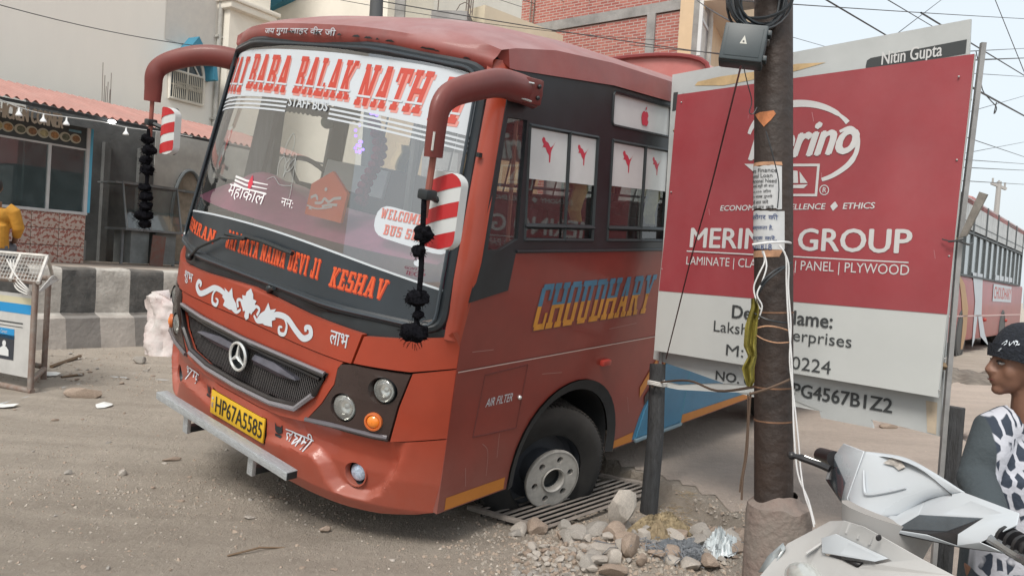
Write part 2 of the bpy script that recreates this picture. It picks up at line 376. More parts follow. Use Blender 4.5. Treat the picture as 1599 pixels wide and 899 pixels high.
# middle frame round the grille (red) and headlamp wings
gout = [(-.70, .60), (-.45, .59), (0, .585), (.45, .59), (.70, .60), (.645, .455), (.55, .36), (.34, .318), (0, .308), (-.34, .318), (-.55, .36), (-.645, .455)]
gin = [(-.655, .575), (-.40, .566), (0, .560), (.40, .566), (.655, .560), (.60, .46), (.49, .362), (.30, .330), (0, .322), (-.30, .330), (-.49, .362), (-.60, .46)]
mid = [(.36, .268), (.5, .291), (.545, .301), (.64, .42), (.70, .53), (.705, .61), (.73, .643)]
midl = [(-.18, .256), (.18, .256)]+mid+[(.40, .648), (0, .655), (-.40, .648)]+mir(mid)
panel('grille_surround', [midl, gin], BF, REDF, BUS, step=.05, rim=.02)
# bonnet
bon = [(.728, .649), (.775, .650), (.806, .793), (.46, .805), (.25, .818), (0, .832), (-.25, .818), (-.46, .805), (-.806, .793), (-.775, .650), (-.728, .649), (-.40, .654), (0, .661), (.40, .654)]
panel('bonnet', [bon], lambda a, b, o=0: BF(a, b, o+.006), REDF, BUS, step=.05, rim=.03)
for sg in (1, -1):
    q = lambda l: [(sg*a, b) for a, b in l]
    panel('front_wing', [q([(.783, .652), (1.03, .668), (1.178, .712), (1.180, .885), (1.12, .845), (1.0, .815), (.813, .785)])], BF, REDF, BUS, step=.04, rim=.03)
    panel('front_wing', [q([(1.04, .662), (1.178, .706), (1.178, .378), (.992, .329), (1.012, .50)])], BF, REDF, BUS, step=.04, rim=.03)
    # headlamp cluster
    co = q([(.553, .304), (.72, .325), (.985, .329), (1.006, .50), (1.034, .655), (.90, .648), (.765, .642), (.722, .632), (.708, .60), (.708, .53), (.648, .42)])
    lamps = [(.766, .436, .068), (.937, .560, .062)]
    cl = panel('headlamp_cluster', [co]+[circ(sg*a, b, r, 28) for a, b, r in lamps], lambda a, b, o=0: BF(a, b, o+.004), GPL, BUS, step=.05, rim=.04)
    b_ = B(); e = [(.56, .306), (.72, .329), (.93, .335), (.985, .337)]
    b_.tube([BF(sg*a, b+.012, .010) for a, b in e], .011, 8); b_.out('cluster_lip', mat('worn_lip', (.10, .09, .10), .25, coat=.5), cl)
    for a, b, r in lamps:
        M = Matrix.Translation(BF(sg*a, b, .0)) @ Matrix.Rotation(R(90), 4, 'X') @ Matrix.Rotation(R(12*sg), 4, 'Y')
        B().lathe([(r*1.03, 0.0), (r*.98, -.025), (r*.80, -.05), (.001, -.055)], M, 26).out('lamp_cup', BLK, cl)
        lens = B().lathe([(r*.90, -.012), (r*.84, -.022), (r*.66, -.036), (r*.42, -.046), (r*.20, -.050), (.001, -.051)], M, 26).out('headlamp', mat('lamp_reflector', (.80, .81, .80), .16, metal=1., var=.15, vs=30), cl)
        B().lathe([(r*.93, -.014), (r*.90, -.006), (r*.78, .001), (r*.5, .006), (.001, .008)], M, 26).out('lens_cover', glass('lamp_cover', (.85, .86, .84), .10, .22, (.50, .50, .48)), lens)
        B().ball(M @ Vector((0, 0, -.030)), r*.20, u=10, v=8).out('lamp_bulb', WHT, lens)
    M = Matrix.Translation(BF(sg*.92, .412, .004)) @ Matrix.Rotation(R(90), 4, 'X') @ Matrix.Rotation(R(26*sg), 4, 'Y')
    B().lathe([(.044, -.01), (.042, .012), (.034, .014), (.031, .008)], M, 26).out('indicator_ring', mat('orange_ring', (.55, .13, .03), .3, coat=.5), cl)
    B().lathe([(.031, .006), (.024, .016), (.012, .020), (.001, .021)], M, 24).out('indicator', mat('amber_lens', (.80, .22, .02), .2, coat=.8), cl)
    # fog lamp in its round pocket
    M = Matrix.Translation(Vector(BFB(sg*.815, .112, 0))) @ Matrix.Rotation(R(90), 4, 'X') @ Matrix.Rotation(R(14*sg), 4, 'Y')
    fo = B().lathe([(.060, -.004), (.054, -.03), (.04, -.06), (.001, -.065)], M, 26).out('fog_lamp_pocket', BLK, BUS)
    B().lathe([(.043, -.05), (.042, -.022), (.03, -.013), (.001, -.010)], M, 24).out('fog_lamp', mat('led_lens', (.42, .50, .62), .15, metal=.3, var=.45, vs=60, coat=.7), BUS)
    B().lathe([(.064, -.002), (.063, .003), (.057, .003), (.055, -.006)], M, 28).out('fog_lamp_ring', REDF, BUS)
    # side marker / horn vent
    vz = polys('vent_sticker', [circ(sg*.33-.0, .178, .024, 14, .020), [(sg*.33-.022, .170), (sg*.33-.024, .215), (sg*.33-.012, .195)], [(sg*.33+.022, .170), (sg*.33+.024, .215), (sg*.33+.012, .195)], [(sg*.33-.02, .142), (sg*.33+.02, .142), (sg*.33+.022, .155), (sg*.33-.022, .155)]], BFB, BLK, BUS, off=.004)
# dark backing behind all seams
panel('front_backing', [[(-1.16, .0), (1.16, .0), (1.16, .86), (-1.16, .86)]], lambda a, b, o=0: (a, bfy(a, b)+.10, b), DRK, BUS, step=.1)
# grille
GR = empty('grille'); GR.parent = BUS
BLG = mat('grille_black', (.016, .014, .016), .3, var=.2, coat=.3, dust=.05)
rimpts = [BF(a, b, .010) for a, b in gin]; b_ = B(); b_.tube([Vector(p) for p in rimpts+rimpts[:2]], .017, 8, cap=False); b_.out('grille_frame', BLG, GR)
B().tube([BF(a, b, .020) for a, b in [(-.655, .585), (-.40, .574), (0, .566), (.40, .574), (.655, .572)]], .010, 6).out('grille_bright_edge', mat('satin_edge', (.30, .29, .32), .25, metal=.6), GR)
B().tube([BF(a, b, .020) for a, b in [(-.49, .350), (-.30, .318), (0, .309), (.30, .318), (.49, .350), (.60, .450)]], .014, 6).out('grille_bright_edge', mat('satin_edge', (.30, .29, .32), .25, metal=.6), GR)
B().tube([BF(a, b, -.01) for a, b in [(-.60, .538), (-.4, .53), (0, .525), (.4, .53), (.60, .524)]], .008, 6).out('grille_bar', BLG, GR)
def inpoly(x, y, P):
    c = False; j = len(P)-1
    for i in range(len(P)):
        if (P[i][1] > y) != (P[j][1] > y) and x < (P[j][0]-P[i][0])*(y-P[i][1])/(P[j][1]-P[i][1])+P[i][0]: c = not c
        j = i
    return c
b_ = B(); st = .017
for fam in (1, -1):                       # diamond mesh from two families of thin wires
    for k in range(-95, 96):
        run = []
        for i in range(0, 34):
            z = .32+i*.0078; x = k*st+fam*(z-.44)*.55
            if inpoly(x, z, gin): run.append(BF(x, z, -.028-.003*fam))
            elif len(run) > 1: b_.tube([run[0], run[len(run)//2], run[-1]], .0028, 3, False); run = []
            else: run = []
        if len(run) > 1: b_.tube([run[0], run[len(run)//2], run[-1]], .0028, 3, False)
props(b_.out('grille_mesh', mat('mesh_grey', (.085, .082, .085), .5, var=.2, dust=.2), GR, smooth=0), kind='stuff')
panel('grille_backing', [gin], BF, mat('grille_void', (.006, .006, .007), .9), GR, step=.1, off=-.055)
for sg in (1, -1):                        # the two winged bars either side of the star
    prof = [(.085, .500), (.085, .452), (.30, .448), (.455, .478), (.43, .487), (.25, .505)]
    prof = [(sg*a, b) for a, b in prof]
    panel('grille_wing', [prof], lambda a, b, o=0: BF(a, b, o+.004-.02*(abs(b-.476)/.03)), mat('wing_grey', (.13, .13, .16), .28, metal=.5, var=.25, vs=8), GR, step=.03, rim=.03)
MS = Matrix.Translation(BF(0, .470, .022)) @ Matrix.Rotation(R(90), 4, 'X')
CHR = mat('pale_chrome', (.70, .71, .70), .25, metal=.6)
EM = empty('star_emblem'); EM.parent = GR
b_ = B(); b_.tube([MS @ Vector((.070*math.cos(k*math.pi/18), .070*math.sin(k*math.pi/18), .006)) for k in range(37)], .008, 8, False)
for k in range(3):
    a = R(90+120*k); d = Vector((math.cos(a), math.sin(a), 0)); b_.tube([MS @ Vector((0, 0, .008)), MS @ (d*.068+Vector((0, 0, .006)))], [.0125, .003], 6)
b_.out('star', CHR, EM)
B().lathe([(.070, .0), (.069, -.012), (.001, -.012)], MS, 28).out('emblem_disc', BLK, EM)
# number plate
PLR = B().box((-.008, bfy(0, .145)+.028, .146), (.53, .012, .155)).out('plate_recess', BLK, BUS)
PM = lambda a, b, o=0: (a, bfy(0, .15)-.006-o, b)
pl = B().box((-.003, bfy(0, .15)+.0, .146), (.50, .010, .128), bev=.003).out('number_plate', mat('plate_yellow', (.62, .38, .022), .5, var=.06, vs=9), BUS)
txt('plate_number', 'HP67A5585', (-.20, .102, .236, .190), PM, mat('plate_black', (.012, .012, .012), .6), pl, off=.002, bold=.006)
txt('plate_mark', 'IND', (-.238, .118, -.222, .146), PM, mat('plate_blue', (.05, .12, .45), .6), pl, off=.002)
polys('plate_hologram', [circ(-.230, .170, .008, 10)], PM, CHR, pl, off=.002)
# steel bumper bar and its brackets
bar = B().box((.01, -.455, .082), (1.235, .062, .040), bev=.003).out('bumper_bar', STL, BUS)
for x in (-.36, .27):
    B().box((x, -.43, -.0), (.045, .022, .12), bev=.002).out('bar_bracket', STL, BUS)
    B().box((x+.0, -.36, -.04), (.04, .14, .035), bev=.002).out('bar_bracket', BLK, BUS)
B().box((.629, -.455, .082), (.004, .054, .034)).out('bar_end_plug', BLK, BUS)
# cowl between bonnet and glass
panel('cowl', [[(-1.15, .70), (1.15, .70), (1.14, .88), (-1.14, .88)]], lambda a, b, o=0: (a, min(bfy(a, b), bwy(a, max(b, .8)))+.030 if b < .84 else bwy(a, b)+.0, b), BLK, BUS, step=.04)
# windshield
def rc(P, k=5):
    """round the corners of an outline"""
    o = []; n = len(P)
    for i in range(n):
        a, b, c = Vector(P[i-1]), Vector(P[i]), Vector(P[(i+1) % n]); r = min((a-b).length, (c-b).length, .16)*.5
        p, q = b+(a-b).normalized()*r, b+(c-b).normalized()*r
        for j in range(k+1):
            t = j/k; o.append(tuple(p*(1-t)**2+b*2*t*(1-t)+q*t*t))
    return o
wst = [(1.0, 2.030), (.80, 2.058), (.5, 2.070), (0, 2.080), (-.5, 2.070), (-.80, 2.058), (-1.0, 2.030)]
wsb = [(-1.112, .900), (-.9, .868), (-.3, .880), (0, .882), (.3, .880), (.9, .868), (1.112, .900)]
def wedge(z): return 1.112-(z-.9)*(.112/1.13)
ws_out = wst+wsb
wso = [p for p in rc([(1.0, 2.035), (0.5, 2.073), (-.5, 2.073), (-1.0, 2.035), (-1.112, .875), (-.6, .872), (.6, .872), (1.112, .875)])]
GL = glass('windshield_glass', (.95, .97, .97), .26, .035, (.52, .54, .53))
wsh = panel('windshield', [wso], WF, GL, BUS, step=.06)
def closed(P): return P+[P[0], P[1]]
B().tube([WF(a, b, .004) for a, b in closed(wso)], .026, 8, False).out('windshield_rubber', RUB, BUS)
B().tube([WF(a*1.0, b, .028) for a, b in closed([(a*.985, .01+b*.992) for a, b in wso])], .008, 6, False).out('windshield_beading', mat('bead', (.035, .045, .055), .3), BUS)
# lower dark band with white line and names
def wl(x): return 1.127-.085*abs(x/1.1)**2.2
xs = [-1.095+2.19*i/24 for i in range(25)]
bandp = [(x, .892) for x in xs[1:-1]]+[(1.095, .93)]+[(x, wl(x)) for x in xs[::-1]]+[(-1.095, .93)]
panel('name_band', [bandp], WF, BAND, wsh, step=.06, off=.003)
polys('white_line', [[(x, wl(x)) for x in xs]+[(x, wl(x)+.010) for x in xs[::-1]]], WF, WHT, wsh, off=.005, step=.08)
def slabtext(name, s, box, m, par, fn=WF, off=.005, slant=.0, cut=None, shade=None, step=None):
    pp, cc = slab(s, box, slant)
    if shade:
        d = (box[3]-box[1])*.045; polys(name+'_shadow', [[(a+d*1.2, b-d*1.4) for a, b in p] for p in pp], fn, shade, par, off=off-.001, doff=.0001, step=step)
    polys(name, pp, fn, m, par, off=off, step=step)
    if cut: polys(name+'_highlight', cc, fn, cut, par, off=off+.0016, doff=.0001, step=step)
DOR = mat('dark_orange_vinyl', (.38, .04, .015), .5)
slabtext('name_lettering', 'SIMRAN', (-.98, .965, -.475, 1.035), ORL, wsh, shade=DOR, slant=.1)
slabtext('name_lettering', 'JAI MATA NAINA DEVI JI', (-.345, .972, .455, 1.066), ORL, wsh, shade=DOR)
slabtext('name_lettering', 'KESHAV', (.535, .958, .845, 1.050), ORL, wsh, shade=DOR, slant=.1)
# white banner with the big red words
def bt(x): return 2.036-.030*(abs(x)/1.0)**2
def bb(x): return 1.786-.060*(abs(x)/1.05)**2
bx = [-1.0+2.0*i/20 for i in range(21)]
panel('banner', [[(x*1.022, bb(x)) for x in bx]+[(x*.985, bt(x)) for x in bx[::-1]]], WF, WHT, wsh, step=.06, off=.003)
for k in range(3):
    z0 = -.012-.022*k
    for xr in ((-1.03, -.075), (.27, 1.03)) if k < 3 else ():
        X = [xr[0]+(xr[1]-xr[0])*i/8 for i in range(9)]
        polys('banner_stripe', [[(x, bb(x)+z0-.010) for x in X]+[(x, bb(x)+z0) for x in X[::-1]]], WF, WHT, wsh, off=.004, step=.1)
txt('staff_bus_lettering', 'STAFF BUS', (-.06, 1.752, .252, 1.797), WF, WHT, wsh, off=.005, bold=.03)
PNK = mat('pale_red_shadow', (.60, .25, .22), .5)
for s_, x0, x1, t0, t1 in (('JAI', -.955, -.585, .01, .0), ('BABA', -.53, -.105, .01, .01), ('BALAK', -.045, .385, 0, 0), ('NATH', .43, .785, 0, 0), ('JI', .825, .955, 0, 0)):
    xm = (x0+x1)/2; slabtext('banner_lettering', s_, (x0, bb(xm)+.035, x1, bt(xm)-.030), RDL, wsh, shade=PNK, cut=WHT, slant=.12, step=.08)
# stickers on and behind the glass
polys('welcome_sticker', [rc([(.70, 1.235), (1.075, 1.195), (1.07, 1.345), (.70, 1.378)], 4)], WF, WHT, wsh, off=.003, step=.08)
slabtext('welcome_lettering', 'WELCOME TO', (.725, 1.315, .985, 1.360), mat('faded_red', (.55, .20, .17), .5), wsh)
slabtext('welcome_lettering', 'BUS SERVICE', (.76, 1.245, 1.06, 1.290), mat('faded_red', (.55, .20, .17), .5), wsh)
polys('small_sticker', [circ(.955, 1.150, .022, 14, .016)], WF, WHT, wsh, off=.003)
txt('small_lettering', 'GOVT OF', (.90, 1.115, .99, 1.127), WF, mat('maroon_ink', (.20, .03, .06), .6), wsh, off=.003)
txt('small_lettering', 'IEGP', (.915, 1.090, .995, 1.110), WF, mat('maroon_ink', (.20, .03, .06), .6), wsh, off=.003)
WLN = mat('white_line_art', (.75, .75, .76), .5)
txt('hindi_lettering', 'महाकाल', (-.44, 1.225, -.075, 1.300), WF, WLN, wsh, off=.003, bold=.01, shear=.2)
polys('tilak_sticker', [ribbon([(-.40, 1.345-.02*k), (-.28, 1.338-.022*k), (-.08, 1.345-.022*k)], [.012, .01, .004]) for k in range(3)], WF, WLN, wsh, off=.003)
polys('tilak_flame', [[(-.25, 1.30), (-.225, 1.305), (-.215, 1.335), (-.235, 1.375), (-.26, 1.33)]], WF, mat('flame_red', (.60, .05, .08), .5), wsh, off=.0035)
txt('hindi_lettering', 'नम:', (.06, 1.262, .16, 1.300), WF, WLN, wsh, off=.003)
sh = [ribbon(smoothpts(p, 5), .0034) for p in ([(-.02, 1.40), (-.03, 1.46), (.0, 1.50), (.03, 1.47), (.03, 1.40)], [(.0, 1.50), (.0, 1.56), (.03, 1.62), (.06, 1.58), (.05, 1.50), (.03, 1.47)], [(.03, 1.40), (.06, 1.47), (.10, 1.50), (.12, 1.44)], [(-.10, 1.37), (-.04, 1.39), (.02, 1.36), (.12, 1.37)], [(.10, 1.50), (.11, 1.42), (.12, 1.33), (.11, 1.26)], [(.02, 1.46), (.05, 1.43), (.09, 1.46), (.10, 1.53)])]
polys('deity_line_sticker', sh, WF, mat('faint_line_art', (.30, .32, .32), .6), wsh, off=.003)
# fleur scroll, hindi words on the bonnet
BN = lambda a, b, o=0: BF(a, b, o+.006)
fl = []
for sg in (1, -1):
    q = lambda l: [(sg*a, b) for a, b in l]
    fl += [ribbon(smoothpts(q([(.06, .700), (.10, .672), (.17, .705), (.24, .745), (.33, .750), (.41, .712), (.47, .690), (.515, .715), (.505, .748), (.475, .745), (.48, .725)]), 5), [.012]+[.020+.016*math.sin(i/47*math.pi) for i in range(49)]+[.012]) if 0 else ribbon(smoothpts(q([(.06, .700), (.10, .678), (.17, .705), (.24, .748), (.33, .752), (.41, .712), (.47, .690), (.515, .715), (.505, .748), (.475, .745), (.48, .725)]), 5), [.010+.022*math.sin(min(1, i/51)*math.pi)**.7 for i in range(51)])]
    fl += [ribbon(smoothpts(q([(.30, .752), (.335, .72), (.33, .675), (.29, .668), (.28, .695), (.305, .702)]), 5), [.005+.015*math.sin(i/26*math.pi) for i in range(26)])]
    fl += [q([(.09, .690), (.16, .675), (.225, .682), (.215, .71), (.245, .725), (.215, .745), (.235, .775), (.19, .76), (.165, .79), (.145, .745), (.11, .72)])]
    fl += [ribbon(smoothpts(q([(.03, .70), (.06, .745), (.10, .74), (.085, .705)]), 5), [.016]*16)]
    fl += [q([(.0, .69), (.05, .715), (.075, .745), (.055, .755), (.065, .775), (.035, .778), (.03, .80), (.0, .825)])]
    fl += [q([(.0, .66), (.02, .675), (.018, .70), (.0, .71)])]
polys('scroll_ornament', fl, BN, WHT, BUS, off=.003, step=.1)
txt('hindi_lettering', 'शुभ', (-.70, .705, -.58, .770), BN, WHT, BUS, off=.003, bold=.014)
txt('hindi_lettering', 'लाभ', (.64, .712, .745, .775), BN, WHT, BUS, off=.003, bold=.014)
txt('hindi_lettering', 'भा', (-.665, .160, -.575, .215), BFB, WHT, BUS, off=.004, bold=.006)
txt('hindi_lettering', 'ग', (-.574, .160, -.542, .215), BFB, WHT, BUS, off=.004, bold=.006, clip=.58)
txt('hindi_lettering', 'य', (-.542, .160, -.488, .215), BFB, WHT, BUS, off=.004, bold=.006)
txt('hindi_lettering', 'ल', (.375, .148, .428, .200), BFB, WHT, BUS, off=.004, bold=.006)
polys('hindi_lettering', [[(.422, .190), (.50, .190), (.50, .199), (.422, .199)], ribbon(smoothpts([(.437, .192), (.432, .178), (.446, .172), (.436, .160), (.448, .150), (.465, .172), (.478, .160)]), .008), ribbon([(.478, .192), (.478, .148)], .009)], BFB, WHT, BUS, off=.004)
txt('hindi_lettering', 'मी', (.482, .148, .56, .222), BFB, WHT, BUS, off=.004, bold=.006)
# wiper
wp = B(); P = [WF(-.70, .845, .03), WF(-.55, .93, .05), WF(-.33, 1.025, .05), WF(-.12, 1.055, .05)]
wp.tube(P, .008, 6); wp.tube([WF(-.14, 1.068, .040), WF(.02, 1.072, .036), (WF(.28, 1.060, .034))], .012, 6); wp.ball(P[0], .022)
wp.tube([WF(-.30, 1.05, .045), WF(-.1, 1.062, .05)], .010, 6)
wp.out('wiper', BLK, BUS)
wp = B(); wp.ball(WF(.12, .848, .0), .024); wp.tube([WF(.12, .848, .01), WF(.19, .868, .03)], .010, 6); wp.out('wiper_spindle', BLK, BUS)
# corner pillars in red
for sg in (1, -1):
    def pil(u, v):
        z = .84+u*(2.085-.84); a = Vector((brow(max(z, .88))[3]*1.0, bwy(9, z)-.012, z)); ysd = -.037+(z-.847)*.18 if z > .847 else -.037
        b_ = Vector((sx(z)+.001, ysd, z)); p = a.lerp(b_, v); p += Vector((.5, -.35, 0)).normalized()*.018*math.sin(math.pi*v); p.x *= sg; return p
    B().grid(pil, 14, 6).out('corner_pillar', REDF, BUS)
B().box((1.085, .02, 1.66), (.02, .02, .02)).out('pillar_bolt', BLK, BUS)
# roof
RW = [(-.0, .004, 2.072, 2.032, 1.02), (-.02, .0, 2.115, 2.075, 1.035), (-.01, .03, 2.165, 2.098, 1.05), (.05, .10, 2.225, 2.125, 1.06), (.20, .20, 2.275, 2.150, 1.055), (.5, .5, 2.33, 2.195, 1.05), (1.0, 1.0, 2.36, 2.222, 1.047), (3., 3., 2.37, 2.225, 1.047), (LEN, LEN, 2.36, 2.22, 1.047), (LEN+.12, LEN+.1, 2.25, 2.16, 1.045)]
def roofp(i, u):
    yo, ye, zc, ze, wd = RW[i]; x = u*wd; k = abs(u)**3.0
    z = zc+(ze-zc)*k
    y = (yo+bwy(x, 2.07)) if i < 3 else yo+(ye-yo)*abs(u)**2.4+(-.03*(1-abs(u)**2.4) if i == 3 else 0)
    return Vector((x, y, z))
b_ = B(); nU = 40; vs = []
def lerp_row(t):
    i = min(int(t), len(RW)-2); f = t-i
    return lambda u: roofp(i, u).lerp(roofp(i+1, u), f)
rows = [t/2 for t in range(0, 2*(len(RW)-1)+1)]
for t in rows:
    r = lerp_row(t); row = []
    e = r(-1.); zf = 2.055+min(1, max(0, (e.y-.2)/.8))*.052
    row += [b_.bm.verts.new((-1.078 if e.y > .15 else -1.0, e.y, min(zf, e.z-.004) if e.y > .15 else e.z-.01))]
    row += [b_.bm.verts.new(r(-1+2*k/nU)) for k in range(nU+1)]
    e = r(1.); row += [b_.bm.verts.new((1.078 if e.y > .15 else 1.0, e.y, min(zf, e.z-.004) if e.y > .15 else e.z-.01))]
    vs.append(row)
for a, b in zip(vs, vs[1:]):
    for k in range(len(a)-1): b_.bm.faces.new((a[k], a[k+1], b[k+1], b[k]))
roof = b_.out('roof', REDR, BUS, smooth=50)
def VF(x, z, off=0.):
    u = x/1.04; i = 1 if z < 2.14 else 2
    a = roofp(0, u); b2 = roofp(1, u); c = roofp(2, u); t = (z-2.08)/(.085)
    p = b2.lerp(c, t) if t > 0 else a.lerp(b2, 1+t); return (p.x, p.y-off*.95-.004, p.z+off*.3)
txt('hindi_lettering', 'जय गुगा जाहर वीर जी', (-.40, 2.102, .22, 2.150), lambda a, b, o=0: (a, roofp(1, a/1.04).lerp(roofp(2, a/1.04), (b-2.085)/.075).y-.010, b-.012*abs(a)), WHT, roof, off=.0, bold=.012, step=.1)
for y in (.15,):
    B().tube([(x, y+.02+.0*x, 2.37-.165*abs(x/1.05)**3+.004) for x in []] or [(-1, .5, 2.2), (-1, .52, 2.2)], .003, 4).bm.free()
# sides
def arch(c, r=.50, top=.52, n=18):
    return [(c+(r-.03*math.cos(2*math.pi*k/n) if 0 else r)*math.cos(math.pi-math.pi*k/n), .0+top*abs(math.sin(math.pi*k/n))**.85) for k in range(n+1)]
lower = [(-.037, .006)]+[(.30, .004)]+arch(.965)+arch(4.55)+[(LEN, .0), (LEN, .690), (-.037, .690)]
lower = [(a, b if b > .004 else .004) for a, b in lower]
upper = [(-.037, .698), (LEN, .698), (LEN, 1.245), (.262, 1.245), (.239, 1.069), (-.017, 1.022), (-.037, .86)]
wins = [(.318, .905)]+[(1.035+.752*k, 1.035+.752*k+.64) for k in range(6)]
wins.append((5.55, 6.05))
holes = []; band = [(.262, 1.235), (LEN, 1.235), (LEN, 2.110), (1.0, 2.110), (.2, 2.062), (.165, 2.04), (.145, 1.90), (-.021, 1.015), (.239, 1.060), (.262, 1.235)][:-1]
holes.append([(.300, 1.845), (.270, 1.30), (.150, 1.25), (.060, 1.25), (.160, 1.845)])
for a, b in wins:
    holes.append([(a, 1.29), (b, 1.29), (b, 1.83), (a, 1.83)])
for a, b in wins[1:]: holes.append(rrect(a-.012, 1.905, b-.01, 2.078, .02))
STK = mat('shade_white', (.56, .58, .58), .45, var=.05, vs=6, dust=.1)
LOGO = mat('logo_red', (.50, .04, .07), .5)
GLS = glass('side_glass', (.78, .83, .83), .10, .05, (.40, .42, .42))
CUR = mat('yellow_curtain', (.66, .57, .27), .8, var=.25, vs=12)
def cat(cx, cz, s):
    P = [(-.42, .50), (-.30, .48), (-.24, .36), (-.05, .30), (.12, .12), (.30, .22), (.48, .42), (.36, .26), (.20, .02), (.16, -.12), (.14, -.50), (.06, -.50), (.04, -.2), (-.12, -.08), (-.22, .08), (-.40, .10), (-.46, .04), (-.36, .22), (-.44, .28), (-.50, .40)]
    return [(cx+a*s, cz+b*s) for a, b in P]
for sg, fn in ((1, SL), (-1, SR)):
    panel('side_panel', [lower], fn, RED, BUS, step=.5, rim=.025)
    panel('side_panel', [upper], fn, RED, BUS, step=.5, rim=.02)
    hl_ = holes if sg == 1 else [[(.895, 1.845), (.895, 1.25), (.06, 1.25), (.160, 1.845)]]+holes[2:]
    panel('window_band', [band]+hl_, lambda a, b, o=0, fn=fn: fn(a, b, o+.004), BLK, BUS, step=.6, rim=.03)
    B().grid(lambda u, v: Vector(fn(LEN*u-.03, .694+.006*(v-.5), .004-.006*0)), 2, 1).out('rub_line', mat('pale_line', (.50, .36, .33), .5), BUS)
    B().tube([fn(.262, 1.244, .008), fn(LEN, 1.244, .008)], .007, 6).out('sill_moulding', BLK, BUS)
    # arch lips
    for c in (.965, 4.55):
        A0 = arch(c, .50, .52, 22); A1 = arch(c, .44, .46, 22); b_ = B()
        b_.grid(lambda u, v: Vector(fn(*[A0[int(round(u*22))][i]*(1-v)+A1[int(round(u*22))][i]*v for i in (0, 1)], .012-.02*v)), 22, 2)
        b_.grid(lambda u, v: Vector((sg*(1.16-.62*v), *A1[int(round(u*22))])), 22, 1)
        b_.out('wheel_arch_lining', mat('arch_grey', (.020, .022, .024), .7, var=.3, dust=.15), BUS)
    if sg == -1:
        panel('driver_window', [[(.90, 1.85), (.90, 1.24), (.06, 1.24), (.155, 1.85)]], fn, glass('clear_glass', (.97, .98, .98), .06, .02), BUS, off=-.008)
    if sg == 1: wf = empty('quarter_window'); wf.parent = BUS
    if sg == 1: panel('pane', [[(.305, 1.85), (.275, 1.27), (.06, 1.24), (.155, 1.85)]], fn, GLS if sg == 1 else GL, wf, off=-.008)
    if sg == 1: B().tube([fn(.235, 1.26, -.03), fn(.262, 1.84, -.03)], .010, 6).out('bar', mat('salmon_pole', (.42, .20, .14), .5), wf)
    for wi, (a, b) in enumerate(wins):
        if sg == -1 and wi == 0: continue
        shade_on = sg == 1 or wi > 1
        wf = empty('window'); wf.parent = BUS
        f = B(); m_ = a+(b-a)*.56
        for z in (1.296, 1.362, 1.826): f.tube([fn(a, z, .002), fn(b, z, .002)], .010 if z != 1.362 else .014, 4)
        for y in (a+.006, m_, b-.006): f.tube([fn(y, 1.29, .001), fn(y, 1.83, .001)], .011, 4)
        f.out('frame', BLK, wf)
        panel('pane', [[(a, 1.29), (m_, 1.29), (m_, 1.83), (a, 1.83)]], fn, GLS if sg == 1 else GL, wf, off=-.012)
        panel('pane', [[(m_, 1.29), (b, 1.29), (b, 1.83), (m_, 1.83)]], fn, GLS if sg == 1 else GL, wf, off=-.020)
        for (p, q_) in ((a+.012, m_-.010), (m_+.012, b-.012)) if shade_on else ():
            zt = 1.582+.006*((wi*7) % 3)
            polys('sun_shade', [[(p, zt), (q_, zt-.002), (q_, 1.822), (p, 1.822)]], fn, STK, wf, off=-.003)
            cc = (p+q_)/2; polys('leaping_cat_logo', [cat(cc, 1.725, .115 if q_-p > .28 else .10)], (lambda u, v, o=0, fn=fn, cc=cc: fn(u, v, o)), LOGO, wf, off=-.002)
        cx = b-.085; b_ = B(); b_.grid(lambda u, v: Vector(fn(cx-.055+.13*u*(.55+.45*(1-v)) + .02*math.sin(7*v), 1.385+.22*(1-v)*1.0, -.045-.02*math.sin(u*22))), 20, 4)
        b_.out('curtain', CUR, wf)
        if wi:
            f = empty('upper_window'); f.parent = BUS
            panel('pane', [rrect(a-.012, 1.905, b-.01, 2.078, .02)], fn, STK, f, off=-.008)
            B().tube([fn(p_, q2, .004) for p_, q2 in closed(rrect(a-.012, 1.905, b-.01, 2.078, .02))], .008, 5, False).out('frame', BLK, f)
            if wi < 4:
                cx_, cz_ = (a+b)/2+.02, 1.985
                ap = [(0, .30), (.14, .36), (.32, .30), (.42, .12), (.34, .02), (.34, -.12), (.46, -.22), (.36, -.42), (.20, -.50), (0, -.44), (-.20, -.50), (-.38, -.36), (-.48, -.05), (-.42, .20), (-.26, .34), (-.12, .35)]
                polys('apple_logo', [[(cx_+x*.085, cz_+y*.095) for x, y in ap], [(cx_+x*.085, cz_+y*.095) for x, y in [(.0, .40), (.05, .58), (.18, .66), (.14, .48)]]], fn, LOGO, f, off=-.004)
# lettering and livery on the left flank
BLU = mat('livery_blue', (.035, .17, .29), .4, var=.15, vs=3, dust=.2); ORG = mat('livery_orange', (.46, .165, .022), .45, var=.12, vs=3, dust=.2)
pp, _ = slab('CHOUDHARY', (0, 0, 1, 1), 0, gap=.04)
def chf(u, v, o=0): return SL(.470+1.140*u+.035*v, .842+.235*v+.015*u, o)
low, hi = [], []
for p in pp:                                  # the letters are orange below and blue above
    for part, key in ((low, 0), (hi, 1)):
        bm = flatmesh(curve2d([p])); bmesh.ops.bisect_plane(bm, geom=bm.verts[:]+bm.edges[:]+bm.faces[:], plane_co=(0, .52, 0), plane_no=(0, 1 if key == 0 else -1, 0), clear_outer=True)
        for f in bm.faces: part.append([(v.co.x, v.co.y) for v in f.verts])
        bm.free()
polys('side_lettering', low, chf, mat('letter_orange', (.48, .21, .025), .5, var=.2, vs=8), BUS, off=.002)
polys('side_lettering', hi, chf, mat('letter_blue', (.05, .15, .24), .5, var=.2, vs=8), BUS, off=.002)
